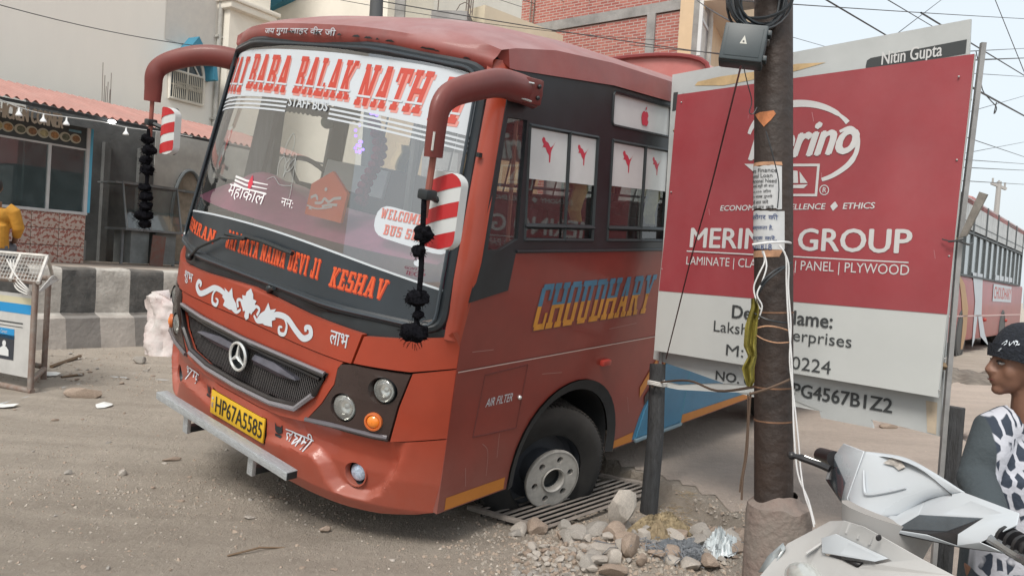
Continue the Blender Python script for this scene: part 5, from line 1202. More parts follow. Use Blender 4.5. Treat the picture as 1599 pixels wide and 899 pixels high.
# pointed blue hood above it
ap = cp(289, 58); hl = cp(258, 95); hr_ = cp(301, 80)
hd = [(wc-hw-.12, wsp-.05), (wc-hw-.07, wsp+(wtp-wsp)*.55), (wc-hw*.5, wsp+(wtp-wsp)*.98), (wc, ap[1]), (wc+hw*.5, wsp+(wtp-wsp)*.98), (wc+hw+.07, wsp+(wtp-wsp)*.55), (wc+hw+.12, wsp-.05), (wc+hw+.02, wsp-.05), (wc+hw-.02, wsp+(wtp-wsp)*.45), (wc+hw*.45, wsp+(wtp-wsp)*.82), (wc, ap[1]-.18), (wc-hw*.45, wsp+(wtp-wsp)*.82), (wc-hw+.02, wsp+(wtp-wsp)*.45), (wc-hw-.02, wsp-.05)]
panel('window_hood', [hd], lambda a, b, o=0: (a, -o, b), BLC, WN, off=.36, rim=.36)
# upper window and the blue ledges over the corner
nw = NC+1.7
def cp2(px, py): p = FR(px, py, nw); return (p.x-cx, p.z)
for (pa, pb, base) in (((495, 0), (542, 0), 32),):
    x0, zb_ = cp2(pa[0], base-2); x1 = cp2(pb[0], base)[0]; W2 = empty('upper_window'); W2.parent = CB
    B().box(((x0+x1)/2, 1.68, zb_+1.), (x1-x0, .06, 2.0)).out('pane', MATS['window_dark'], W2)
    for k in range(12): B().tube([(x0+.05+(x1-x0-.1)*k/11, 1.60, zb_), (x0+.05+(x1-x0-.1)*k/11, 1.60, zb_+2)], .022, 4).out('grille_rod', MATS['grille_cream'], W2)
    B().box((x1+.08, 1.55, zb_+1.1), (.16, .25, 2.6)).out('side_hood', BLC, W2)
x0, z0 = cp2(398, 10); x1, z1 = cp2(480, 34)
B().prism([(x0, .55, z0+.35), (x0+.3, .35, z0+.42), (x1-.3, .35, z0+.22), (x1+.2, 1.7, z0-.05), (x0, 1.7, z0-.0)], (0, 0, -.28)).out('blue_ledge', BLC, CB)
# things seen through the windshield on the same facade: grilled windows and a long blue ledge
for (xa, xb, ya, yb) in ((425, 455, 165, 190), (488, 508, 165, 202), (560, 590, 180, 230)):
    x0, zb_ = cp2(xa, yb); x1, zt2 = cp2(xb, ya); W2 = empty('grilled_window'); W2.parent = CB
    B().box(((x0+x1)/2, 1.68, (zb_+zt2)/2+.5), (x1-x0, .06, zt2-zb_+1)).out('pane', MATS['window_dark'], W2)
    for k in range(9): B().tube([(x0+.05+(x1-x0-.1)*k/8, 1.60, zb_), (x0+.05+(x1-x0-.1)*k/8, 1.60, zt2+1)], .025, 4).out('grille_rod', MATS['grille_cream'], W2)
x0, z0 = cp2(415, 222); x1, z1 = cp2(520, 232); B().prism([(x0, .7, z0), (x1, .7, z0), (x1+.2, 1.7, z0+.25), (x0, 1.7, z0+.25)], (0, 0, -.18)).out('blue_ledge', BLC, CB)
# steel mast above the bus roof
a = WD(590, 40, 13); b_ = B(); b_.tube([Vector((a.x, a.y, 0)), WD(587, 30, 13), WD(590, -40, 13)], [.12, .11, .10], 10); b_.out('steel_mast', mat('mast_dark', (.07, .075, .08), .7), None); props(bpy.data.objects['steel_mast'], 'dark steel mast rising behind the bus roof in front of the cream wall', 'mast')
# ================================================================== buildings further down the street
def hpt(p1, p2, d1):
    """two points of one level edge: the first at depth d1"""
    a = WD(*p1, d1); r = ray(*p2); return a, Vector((0, 0, H))+r*((a.z-H)/r.z)
def bldg(name, a, b, z0, z1, thick, m, label, part='wall'):
    root = empty(name, Matrix.Translation((a.x, a.y, 0)), label, 'building'); d = Vector((b.x-a.x, b.y-a.y, 0)); nrm = Vector((-d.y, d.x, 0)).normalized()*thick
    P = [Vector((0, 0, z0)), d+Vector((0, 0, z0)), d+nrm+Vector((0, 0, z0)), nrm+Vector((0, 0, z0))]
    B().prism(P, (0, 0, z1-z0)).out(part, m, root); return root, d, nrm
YEL = mat('ochre_plaster', (.56, .42, .26), .9, var=.10, vs=1.2); CON = mat('raw_concrete', (.27, .265, .26), .95, var=.25, vs=2.5, bump=.3)
# white block with a column at the left of the gap
a, b = WD(610, -60, 19), WD(682, -60, 21); r_, d, nn = bldg('pale_block', a, b, 0, 11, 6, CRM2, 'pale narrow block with a dark recessed column above the bus roof')
B().box(Vector((0, 0, 6))+d*.25+Vector((-.0, -.12, 0)), (.28, .2, 11)).out('column', CON, r_)
# yellow parapet running away
a, b = hpt((735, 14), (925, 86), 17); r_, d, nn = bldg('ochre_house', a, b, 0, a.z-.45, 9, YEL, 'ochre house with a pale sloping parapet above the bus roof')
dn = d.normalized(); side_ = -nn.normalized()
B().prism([side_*.45+Vector((0, 0, a.z-.42)), d+side_*.45+Vector((0, 0, a.z-.42)), d+nn+Vector((0, 0, a.z-.42)), nn+Vector((0, 0, a.z-.42))], (0, 0, .42)).out('parapet', mat('parapet_cream', (.62, .55, .42), .9, var=.1, vs=1), r_)
a2 = WD(672, 45, 16.5); b2 = WD(728, 45, 16.4); r_, d, nn = bldg('unfinished_room', a2, b2, 0, WD(700, 18, 16.5).z, 4, CON, 'unfinished grey concrete room with bars on top beside the ochre parapet')
for px, h_ in ((683, 1.0), (727, 1.1), (730, 1.3), (734, 1.0), (737, .8), (731, .9)):
    q = WD(px, 25, 16.6)-Vector((a2.x, a2.y, 0)); B().tube([q, q+Vector((.02, 0, h_))], .012, 4).out('rod', MATS['rebar'], r_)
B().tube([WD(x, y, 16.6)-Vector((a2.x, a2.y, 0)) for x, y in ((712, 18), (718, 8), (726, 4), (733, 8), (736, 20))], .010, 4).out('bent_rod', MATS['rebar'], r_)
# brick building
BRK = mat('brick_far', (.3, .1, .08), .9); n = BRK.node_tree; bt_ = n.nodes.new('ShaderNodeTexBrick'); tc = n.nodes.new('ShaderNodeTexCoord'); n.links.new(tc.outputs['UV'], bt_.inputs[0])
bt_.inputs['Color1'].default_value = (.40, .15, .12, 1); bt_.inputs['Color2'].default_value = (.30, .095, .08, 1); bt_.inputs['Mortar'].default_value = (.42, .36, .33, 1); bt_.inputs['Scale'].default_value = 1; bt_.inputs['Mortar Size'].default_value = .008; bt_.inputs['Brick Width'].default_value = .20; bt_.inputs['Row Height'].default_value = .064; bt_.inputs['Bias'].default_value = 0
n.links.new(bt_.outputs[0], n.nodes['Principled BSDF'].inputs['Base Color']); bu = n.nodes.new('ShaderNodeBump'); bu.inputs['Strength'].default_value = .6; bu.inputs['Distance'].default_value = .01; bu.invert = True; n.links.new(bt_.outputs['Fac'], bu.inputs['Height']); n.links.new(bu.outputs[0], n.nodes['Principled BSDF'].inputs['Normal'])
b, a = hpt((1076, 6), (815, 50), 16.5)
a_, b_2 = a, b
BRB = empty('brick_building', Matrix.Translation((a.x, a.y, 0)), 'unfinished red brick building with concrete bands behind the bus', 'building'); d = Vector((b.x-a.x, b.y-a.y, 0)); Ld = d.length; dn = d.normalized(); nr = Vector((-dn.y, dn.x, 0))
def brick_wall(x0, x1, z0, z1, off=0., name='brick_wall', base=Vector((0, 0, 0)), ax=dn):
    nb = nr if ax is dn else dn
    P = [base+ax*x0+Vector((0, 0, z0))+nb*off, base+ax*x1+Vector((0, 0, z0))+nb*off, base+ax*x1+Vector((0, 0, z1))+nb*off, base+ax*x0+Vector((0, 0, z1))+nb*off]
    me = bpy.data.meshes.new(name); me.from_pydata([tuple(p) for p in P]+[tuple(p+nb*.2) for p in P], [], [(0, 1, 2, 3), (4, 7, 6, 5), (0, 4, 5, 1), (1, 5, 6, 2), (2, 6, 7, 3), (3, 7, 4, 0)]); uv = me.uv_layers.new(name='UVMap')
    for pl_ in me.polygons:
        for li in pl_.loop_indices:
            v = me.vertices[me.loops[li].vertex_index].co; uv.data[li].uv = ((v-base).dot(ax), v.z)
    return link(name, me, BRK, BRB, 0)
zb2 = b.z
# lower storey panel, beam, upper storey
brick_wall(0, Ld, 0, zb2-.12)
B().prism([dn*0-nr*.04+Vector((0, 0, zb2-.1)), dn*Ld-nr*.04+Vector((0, 0, zb2-.1)), dn*Ld+nr*.3+Vector((0, 0, zb2-.1)), nr*.3+Vector((0, 0, zb2-.1))], (0, 0, .22)).out('concrete_beam', CON, BRB)
q1_ = hpt((1002, -2), (812, 36), 17)
brick_wall(-.05, Ld, zb2+.12, zb2+.75)
B().prism([dn*Ld-nr*.06, dn*(Ld+.34)-nr*.06, dn*(Ld+.34)+nr*.4, dn*Ld+nr*.4], (0, 0, zb2+3)).out('concrete_column', CON, BRB)
k3 = (WD(1005, 60, 17)-a).dot(dn); B().prism([dn*k3-nr*.05, dn*(k3+.2)-nr*.05, dn*(k3+.2)+nr*.3, dn*k3+nr*.3], (0, 0, zb2-.1)).out('concrete_column', CON, BRB)
B().prism([dn*(k3-.9)-nr*.05+Vector((0, 0, zb2+.75)), dn*(Ld+.34)-nr*.05+Vector((0, 0, zb2+.75)), dn*(Ld+.34)+nr*3+Vector((0, 0, zb2+.75)), dn*(k3-.9)+nr*3+Vector((0, 0, zb2+.75))], (0, 0, 2.4)).out('upper_storey', CON, BRB)
for px in (826, 831, 837): q = WD(px, 45, 19)-Vector((a.x, a.y, 0)); B().tube([q, q+Vector((.02, 0, .75))], .014, 4).out('rod', MATS['rebar'], BRB)
B().box((-1.0+4, 4, 2.5), (8, 3, 5)).bm.free()
# beige house beyond the concrete corner column
PCH = mat('peach_plaster', (.60, .45, .30), .9, var=.10, vs=1.3)
a = b_2+dn*.36; bb_ = WD(1180, 60, 24); r_, d, nn = bldg('peach_house', Vector((a.x, a.y, 0)), Vector((bb_.x, bb_.y, 0)), 0, 12, .5, PCH, 'peach plastered house with a white shuttered window behind the junction box')
d1 = d.normalized(); sn = -nn.normalized()
def ph(px, py):
    r = ray(px, py); nrm_ = nn.normalized(); t = (Vector((a.x, a.y, 0))-Vector((0, 0, H))).dot(nrm_)/r.dot(nrm_); p = Vector((0, 0, H))+r*t-Vector((a.x, a.y, 0)); return p.dot(d1), p.z
w0 = ph(1088, 88); w1 = ph(1108, 34); W2 = empty('shuttered_window'); W2.parent = r_
def slab3(u0, u1, z0, z1, o0, o1, name, m, par): B().prism([d1*u0+sn*o0+Vector((0, 0, z0)), d1*u1+sn*o0+Vector((0, 0, z0)), d1*u1+sn*o1+Vector((0, 0, z0)), d1*u0+sn*o1+Vector((0, 0, z0))], (0, 0, z1-z0)).out(name, m, par)
slab3(w0[0], w1[0], w0[1], w1[1], .0, .03, 'shutter', mat('shutter_pale', (.50, .48, .44), .7, var=.2, vs=3), W2)
slab3(w0[0]-.06, w0[0], w0[1], w1[1]+.05, .0, .07, 'frame', WF_, W2); slab3(w1[0], w1[0]+.06, w0[1], w1[1]+.05, .0, .07, 'frame', WF_, W2); slab3(w0[0]-.05, w1[0]+.05, w1[1]-.32, w1[1]-.26, .0, .06, 'transom', WF_, W2)
zc_ = ph(1100, 8)[1]; slab3(-.3, d.length, zc_, zc_+.25, .0, .5, 'ledge', mat('ledge_cream', (.62, .56, .44), .9), r_)
B().cyl(d1*.30+sn*.08, d1*.30+sn*.08+Vector((0, 0, 10)), .05, n=8).out('rain_pipe', MATS['pipe_grey'], r_)
# low far roof and hills of houses under the wires on the right
a, b = hpt((1500, 292), (1566, 330), 40)
# ================================================================== RED BUS standing right behind the leaning one
A9 = WD(1110, 99, 9.7); u9 = (BM.to_3x3() @ Vector((0, 1, 0))); u9.z = 0; u9.normalize(); v9 = Vector((-u9.y, u9.x, 0))
B9 = empty('bus', Matrix(((u9.x, v9.x, 0, A9.x), (u9.y, v9.y, 0, A9.y), (0, 0, 1, 0), (0, 0, 0, 1))), 'red bus hidden behind the leaning bus, only its roof front showing above', 'bus')
RD2 = mat('coach_red', (.30, .040, .042), .4, var=.12, vs=1.5, dust=.35, dcol=(.45, .33, .32), coat=.2); RF2 = mat('coach_roof', (.42, .12, .11), .45, var=.15, vs=2, dust=.6, dcol=(.50, .38, .36))
h9 = A9.z
FR2 = mat('coach_frame_grey', (.07, .08, .085), .6, var=.2); GL2 = glass('coach_glass', (.30, .33, .33), .22, .40, (.42, .44, .44))
arc9 = [(1.25+1.27*math.cos(R(180-a)), h9-.12+.30*math.sin(R(a))**.8) for a in range(0, 181, 12)]
B().prism([Vector((-.06, a, b)) for a, b in arc9]+[Vector((-.06, 2.5, h9-1.0)), Vector((-.06, 0, h9-1.0))], (7.4, 0, 0)).out('roof', RF2, B9)
B().tube([(-.09, a, b+.005) for a, b in arc9], .03, 6).out('roof_edge', mat('dark_red_edge', (.20, .03, .03), .5), B9)
B().box((3.6, 1.25, (h9-2.2+.5)/2), (7.3, 2.46, h9-2.2-.5), bev=.08).out('body', RD2, B9)
B().box((3.6, 1.25, h9-1.6), (7.2, 2.36, 1.25)).out('window_band', mat('far_dark_band', (.04, .045, .05), .4), B9)
for k in range(6): B().box((.9+1.1*k, -.0+.06, h9-1.6), (.98, .02, .95)).out('window', GL2, B9)
B().box((-.02, 1.25, h9-1.65), (.03, 2.2, 1.2)).out('windshield', GL2, B9)
for x, y in ((1.2, .15), (5.6, .15), (1.2, 2.35), (5.6, 2.35)): B().lathe([(.3, -.12), (.48, -.13), (.50, 0), (.48, .13), (.3, .12), (.1, .08), (.001, .09)], Matrix.Translation((x, y, .5)) @ Matrix.Rotation(R(90), 4, 'X'), 26, True).out('wheel', TYR, B9)
# ================================================================== SECOND BUS
A2 = WD(1440, 267, 14.2); HT = A2.z; r = ray(1500, 303); E2 = Vector((0, 0, H))+r*((HT-H)/r.z)
u2 = Vector((E2.x-A2.x, E2.y-A2.y, 0)).normalized(); v2 = Vector((-u2.y, u2.x, 0))     # v2 points to the far side
M2 = Matrix(((u2.x, v2.x, 0, A2.x), (u2.y, v2.y, 0, A2.y), (0, 0, 1, 0), (0, 0, 0, 1)))
B2 = empty('coach', M2, 'long red coach with grey window bars parked beyond the sign at the right edge', 'bus')
I2 = M2.inverted()
def c2(px, py):
    r = I2.to_3x3() @ ray(px, py); o = I2 @ Vector((0, 0, H)); t = -o.y/r.y; p = o+r*t; return p.x, p.z
RD2 = mat('coach_red', (.30, .040, .042), .4, var=.12, vs=1.5, dust=.35, dcol=(.45, .33, .32), coat=.2); LN = 15.
zw1 = c2(1550, 350)[1]; zw0 = c2(1550, 438)[1]; zr1 = c2(1550, 395)[1]; zb_ = c2(1550, 545)[1]; zu = c2(1550, 322)[1]
zmid = c2(1550, 378)[1]
print('coach z: base %.2f win %.2f mid %.2f top %.2f roof %.2f H %.2f' % (zb_, zw0, zmid, zw1, zu, HT))
B().box((LN/2, 1.25, (zb_+.35+zw0)/2), (LN, 2.5, zw0-zb_-.35), bev=.08).out('body', RD2, B2)
B().grid(lambda u, v: Vector((LN*u-.0, 1.25+1.25*(2*v-1), HT-.16+.30*(1-abs(2*v-1)**2.6)-.10*(1 if u < .02 else 0))), 20, 14).box((LN/2, 1.25, (HT-.14+zu-.1)/2), (LN, 2.5, HT-.14-(zu-.1)), bev=.05).out('roof', mat('coach_roof', (.42, .12, .11), .45, var=.15, vs=2, dust=.6, dcol=(.50, .38, .36)), B2)
B().tube([(-.02, -.02, HT-.12), (-.02, 1.25, HT+.17), (-.02, 2.52, HT-.12)], .04, 6).out('roof_edge', mat('dark_red_edge', (.20, .03, .03), .5), B2)
B().box((LN/2, 1.25, (zw0+zu-.08)/2), (LN-.1, 2.3, zu-.08-zw0)).out('inner_body', DRK, B2)
FR2 = mat('coach_frame_grey', (.07, .08, .085), .6, var=.2); GL2 = glass('coach_glass', (.30, .33, .33), .22, .40, (.42, .44, .44))
B().box((LN/2, .01, (zmid+zw1)/2+.0), (LN, .03, .02)).out('rail', FR2, B2)
for k in range(8):
    x0 = .2+1.75*k; x1 = x0+1.68
    f = empty('window'); f.parent = B2; f.location = (x0, 0, zw0); FP_ = mat('far_pane', (.14, .16, .165), .15, var=.45, vs=1.2, coat=.5)
    h1 = zmid-zw0; h2 = zu-.12-zmid
    B().box((.84, .02, h1/2), (1.64, .01, h1)).out('pane', FP_, f); B().box((.84, .005, h1+h2/2+.03), (1.64, .01, h2-.08)).out('upper_pane', mat('milky_pane', (.46, .47, .47), .5, var=.25, vs=4), f)
    b_ = B()
    for x in (0, .84, 1.70): b_.box((x, .0, h1/2 if x == .84 else (h1+h2)/2), (.06 if x != .84 else .035, .04, h1 if x == .84 else h1+h2))
    for z in (0, h1): b_.box((.84, -.005, z), (1.72, .035, .05))
    b_.out('frame', FR2, f)
zr_ = c2(1550, 492)[1]; B().box((LN/2, -.005, zr_), (LN, .012, .03)).out('rub_line', mat('pale_line2', (.60, .42, .40), .5), B2)
def c2f(u, v, o=0): return (u, -.008-o, v)
def c2p(px, py): a_ = c2(px, py); return a_
W2_ = WHT
polys('white_flash', [[c2p(1518, 425), c2p(1534, 428), c2p(1532, 490), c2p(1537, 520), c2p(1543, 540), c2p(1530, 525), c2p(1526, 490), c2p(1521, 530), c2p(1517, 542), c2p(1519, 510), c2p(1522, 470)]], c2f, W2_, B2)
polys('ochre_flash', [[c2p(1496, 425), c2p(1506, 445), c2p(1511, 480), c2p(1508, 520), c2p(1502, 545), c2p(1499, 545), c2p(1503, 500), c2p(1500, 460)]], c2f, mat('flash_ochre', (.42, .25, .12), .5), B2)
s0_, s1_ = c2p(1549, 469), c2p(1579, 443); polys('name_plate', [[c2p(1549, 470), c2p(1578, 472), c2p(1579, 448), c2p(1551, 443)]], c2f, W2_, B2)
txt('side_lettering', 'CHOUDHARY', (c2p(1551, 466)[0], c2p(1551, 466)[1], c2p(1577, 470)[0], c2p(1551, 447)[1]), c2f, mat('coach_text_red', (.45, .08, .07), .5), B2, off=.004, bold=.03)
polys('white_patch', [[c2p(1553, 437), c2p(1580, 441), c2p(1580, 434), c2p(1554, 429)]], c2f, W2_, B2); polys('white_patch', [circ(c2p(1599, 462)[0], c2p(1599, 462)[1], .32, 16, .45)], c2f, W2_, B2)
for px, py in ((1536, 499), (1569, 500)): q = c2p(px, py); B().ball((q[0], -.02, q[1]), .05).out('marker_lamp', MATS['marker_red'], B2)
for px in (1498,):
    wx = c2p(px, 545)[0]
    for x in (wx, wx+6.2):
        w2 = empty('wheel'); w2.parent = B2; w2.location = (x, .12, zb_+.50)
        B().lathe([(.3, -.12), (.50, -.13), (.52, 0), (.50, .13), (.3, .12)], Matrix.Rotation(R(90), 4, 'X'), 30, True).out('tyre', TYR, w2); B().lathe([(.3, .12), (.2, .04), (.001, .08)], Matrix.Rotation(R(90), 4, 'X'), 24).out('rim', RIMW, w2)
        B().lathe([(.60, .10), (.58, .128), (.001, .125)], Matrix.Rotation(R(90), 4, 'X'), 30).out('wheel_arch', BLK, w2)
q = c2p(1570, 548); B().box((q[0], .3, zb_+.2), (1.6, .5, .45)).out('tank', DRK, B2)
b_ = B(); q = c2p(1545, 300); b_.box((q[0]+1.2, 1.1, HT+.25), (1.8, 1.4, .35), bev=.12); b_.out('roof_hatch', MATS['coach_roof'], B2)
B().tube([(-.05, .3, zu-.5), (-.12, 1.25, zu-.5), (-.05, 2.2, zu-.5)], .05).box((-.03, 1.25, (zw0+zu)/2), (.04, 2.2, zu-zw0-.1)).out('windshield', GL2, B2)
# dark earth bank between the platform and the coach
b_ = B()
def bank(u, v):
    p = G(1380+240*u, 625-45*v, .0); z = .25*math.sin(math.pi*v)**.6*(.7+.6*noise.noise(Vector((u*9, v*3, 0)))); return Vector((p.x, p.y, gh(p.x, p.y)+z*.7*min(1, u*5)-.04))
b_.grid(bank, 70, 16)
props(b_.out('earth_bank', mat('dark_earth', (.17, .145, .12), .95, var=.4, vs=6, bump=.9, bs=12), None, 40), None, None, kind='structure')
for i, (px, py, w_, rz) in enumerate(((1385, 672, 24, .2), (1425, 668, 34, 1.3), (1350, 664, 20, 2.), (1455, 672, 26, .6), (1300, 652, 20, .3))):
    stone_px(px, py, w_, 'slab of broken dark paving under the sign, %s' % ['left of the middle', 'largest of them', 'small one at the left', 'next to the right post', 'leftmost pale chip'][i], k=i*3+1, rz=rz, sc=(1, .8, .45), name='slab')
# ================================================================== WIRES, FAR POLE
WIR = mat('wire_dark', (.05, .05, .052), .6)
cables = [((0, 2), (345, 76), 11, 14, .010, .35, 'long black cable crossing in front of the cream wall'), ((600, 0), (1180, 90), 14, 15, .014, .25, 'thick black cable sagging in front of the ochre house'), ((610, 10), (1000, 58), 14, 16, .008, .35, 'thin cable just above the thick one by the ochre house'),
 ((1090, 0), (1150, 38), 8, 3.4, .006, .05, 'cable running from the upper left into the junction box'), ((1000, 72), (1128, 84), 15, 12, .010, .02, 'level cable across the brick panel'),
 ((1236, 6), (1599, 28), 12, 22, .012, .1, 'upper level cable right of the pole'), ((1290, 0), (1378, 52), 10, 12, .016, .0, 'thick cable dropping behind the top edge of the sign'), ((1386, 0), (1450, 38), 10, 14, .010, 0, 'thin cable crossing the one beside it above the sign'),
 ((1470, 0), (1415, 42), 14, 10, .008, 0, 'thin cable slanting down to the left above the sign'), ((1236, 58), (1285, 72), 14, 18, .008, 0, 'short lower cable just right of the pole'), ((1520, 70), (1599, 118), 8, 12, .010, 0, 'cable leaving the top corner of the sign'),
 ((1520, 94), (1599, 91), 10, 20, .016, 0, 'thick level cable at the top corner of the sign'), ((1520, 80), (1599, 76), 10, 20, .009, 0, 'thin level cable above the thick level one'), ((1520, 115), (1599, 120), 12, 20, .008, 0, 'thin cable just below the thick level one'),
 ((1520, 138), (1599, 181), 9, 14, .018, 0, 'heavy cable slanting down right of the sign'), ((1516, 174), (1599, 150), 12, 22, .008, 0, 'thin cable rising to the right beside the sign'), ((1516, 217), (1599, 245), 12, 22, .010, 0, 'cable slanting down above the group of far wires'),
 ((1514, 238), (1599, 222), 16, 30, .010, 0, 'thin far cable rising slightly to the right'), ((1514, 250), (1599, 256), 16, 30, .012, 0, 'highest of the nearly level far cables'), ((1514, 262), (1599, 266), 16, 30, .014, 0, 'lower nearly level far cable'), ((1514, 283), (1599, 288), 18, 35, .014, 0, 'far cable that meets the distant pole head'),
 ((1570, 40), (1599, 112), 14, 14, .010, 0, 'thin cable dropping at the right edge'), ((780, 0), (860, 26), 18, 22, .010, 0, 'leftmost of the cables over the gap above the bus'), ((815, 0), (885, 22), 18, 22, .012, 0, 'second cable over the gap above the bus'), ((875, 0), (905, 18), 18, 22, .010, 0, 'third cable over the gap above the bus'), ((920, 0), (942, 12), 18, 22, .010, 0, 'rightmost cable over the gap above the bus')]
for p, q, d1, d2, r, sag, lab in cables:
    a, b = WD(*p, d1), WD(*q, d2); e = (b-a)*.35; k0 = .5 if 'junction' not in lab else 1.; k0 = 2.5 if p[0] > 1500 else k0
    if e.y > 0 and a.y >= 6: k0 = min(k0, (a.y-6)/e.y)
    k1 = 2.2 if d1 >= 8 and p[0] > 1230 else (.4 if 'house' in lab else 0)
    if e.y < 0: k1 = min(k1, (b.y-6)/-e.y)
    a2, b2 = a-e*max(0, k0), b+e*max(0, k1)
    pts = []
    for k in range(13): t = k/12; c_ = a2.lerp(b2, t); c_.z -= sag*4*t*(1-t)*.3; pts.append(c_)
    o = B().tube(pts, r*.7, 5, False).out('overhead_cable', WIR, None); props(o, lab, 'cable')
b_ = B(); pts = [WD(x, y, 11) for x, y in ((1524, 80), (1530, 110), (1534, 140), (1545, 155), (1556, 168), (1552, 178), (1556, 160))]; props(b_.tube(smoothpts(pts, 4), .008, 4).out('loose_wire', WIR, None), 'loose wire end dangling below the cables right of the sign', 'wire')
fp = empty('utility_pole', Matrix.Translation(Vector((WD(1553, 300, 45).x, 45, 0))), 'far concrete utility pole with a crossarm above the coach roof', 'pole'); zt_ = WD(1554, 284, 45).z; CGY = mat('far_concrete', (.34, .33, .32), .9)
B().tube([(0, 0, 0), (.12, 0, zt_)], [.20, .13], 8).out('shaft', CGY, fp); B().box((.1, 0, zt_-.25), (.9, .15, .14), Matrix.Rotation(R(18), 4, 'Y')).out('crossarm', CGY, fp)
for x in (-.25, .1, .45): B().cyl((x, 0, zt_-.2-.3*x), (x, 0, zt_+.1-.3*x), .05, n=6).out('insulator', CGY, fp)
# ================================================================== ADVERTISING SIGN
LB = WD(1022, 547, 4.6); RB_ = WD(1465, 621, 3.43)
su = Vector((RB_.x-LB.x, RB_.y-LB.y, 0)).normalized(); sn_ = Vector((su.y, -su.x, 0))            # sn_ faces the camera
so_ = Vector((LB.x, LB.y, 0))
def sp(px, py, back=0.):
    r = ray(px, py); o = so_-sn_*back; t = (o-Vector((0, 0, H))).dot(sn_)/r.dot(sn_); p = Vector((0, 0, H))+r*t-so_; return (p.dot(su), p.z)
MSG = Matrix(((su.x, sn_.x, 0, so_.x), (su.y, sn_.y, 0, so_.y), (0, 0, 1, 0), (0, 0, 0, 1)))
SGN = empty('sign_board', MSG, 'large red and white plywood dealer sign on posts behind the dark electric pole', 'sign')
BKo = .075
def s3(u, v, o=0): return (u, o+.0045*math.sin(u*4.1+v*1.7)+.003*math.sin(v*6.3-u*2.), v)
def s3b(u, v, o=0): return (u, -BKo+o, v)
def PX(l, back=0.): return [sp(a, b, back) for a, b in l]
SWH = mat('sign_white', (.50, .52, .51), .55, var=.05, vs=2, dust=.12); SRD = mat('sign_red', (.285, .032, .042), .36, var=.12, vs=1.6, dust=.34, dcol=(.5, .4, .4))
SGY = mat('sign_grey', (.44, .46, .46), .5, var=.08, vs=3); LW = mat('sign_letter_white', (.55, .55, .55), .5); LBk = mat('sign_letter_dark', (.045, .05, .052), .6)
div = [(1030, 452), (1478, 493)]
uL, zL = sp(1030, 452); uR, zR = sp(1478, 493); zD = (zL+zR)/2
tl = sp(1058, 148); tr = sp(1521, 84); bl_ = sp(1022, 547); br_ = sp(1465, 620)
panel('front_board', [[bl_, br_, (br_[0]+(tr[0]-br_[0])*.25, zD), tr, tl, (bl_[0]+.004, zD)]], s3, SWH, SGN, rim=.018, step=.07)
panel('red_field', [[(bl_[0]+.008, zD), (br_[0]+(tr[0]-br_[0])*.25+.002, zD), tr, tl]], s3, SRD, SGN, off=.002, step=.07)
bk = panel('back_board', [PX([(1050, 117), (1516, 30), (1508, 200), (1480, 500), (1467, 681), (1432, 672), (1385, 660), (1360, 655), (1364, 668), (1282, 652), (1279, 640), (1235, 632), (1150, 612), (1135, 600), (1080, 580), (1020, 560), (1032, 440)], BKo)], s3b, SGY, SGN, rim=.012)
polys('rust_stain', [PX([(1090, 128), (1125, 120), (1180, 112), (1245, 100), (1290, 98), (1240, 112), (1180, 124), (1130, 134), (1085, 134)], BKo)], s3b, mat('rust_stain', (.48, .34, .18), .7, var=.2, vs=9), bk, off=.002)
polys('rust_stain', [PX([(1446, 625), (1464, 628), (1462, 678), (1448, 674)], BKo)], s3b, mat('rust_stain2', (.50, .42, .32), .7, var=.2, vs=9), bk, off=.002)
polys('black_tab', [PX([(1352, 104), (1354, 95), (1360, 91), (1510, 62), (1508, 84), (1352, 112)], BKo)], s3b, LBk, bk, off=.002)
polys('dark_edge_strip', [PX([(1052, 145), (1059, 144), (1057, 172), (1050, 174)], BKo)], s3b, LBk, bk, off=.002)
def sgt(s, pl, top, pr, m=None, back=0, bold=.0, fn=None, name='sign_lettering', shear=0):
    u0, z0 = sp(*pl, back); _, z1 = sp(pl[0], top, back); u1, _ = sp(*pr, back)
    txt(name, s, (u0, z0, u1, z1), fn or s3, m or LW, SGN, off=.004, bold=bold, shear=shear)
sgt('MERINO GROUP', (1078, 386), 356, (1423, 396), bold=.03)
sgt('ECONOMY ♦ EXCELLENCE ♦ ETHICS', (1124, 331), 319, (1367, 331), bold=.02, shear=.12)
sgt('LAMINATE | CLADDING | PANEL | PLYWOOD', (1072, 417), 400, (1420, 434))
sgt('Dealer Name:', (1143, 496), 476, (1299, 514), LBk, bold=.03)
sgt('Lakshmi Enterprises', (1114, 522), 500, (1329, 550), LBk)
sgt('M:', (1133, 554), 537, (1160, 557), LBk); sgt('20224', (1220, 573), 553, (1297, 578), LBk)
sgt('PG4567B1Z2', (1238, 617), 597, (1393, 640), LBk, back=BKo, bold=.03, fn=s3b); sgt('NO. 0', (1118, 592), 578, (1172, 600), LBk, back=BKo, bold=.03, fn=s3b)
polys('nitin', [], s3b, LBk, bk) if 0 else None
u0, z0 = sp(1377, 101, BKo); u1, z1 = sp(1472, 74, BKo); zt0 = sp(1377, 86, BKo)[1]
txt('sign_lettering', 'Nitin Gupta', (u0, z0-.022, u1, zt0+.012), s3b, LW, SGN, off=.004, bold=.012)
def pr(l): return PX(l)
polys('underline', [pr([(1073, 391), (1420, 409), (1420, 411), (1073, 393)])], s3, LW, SGN, off=.004)
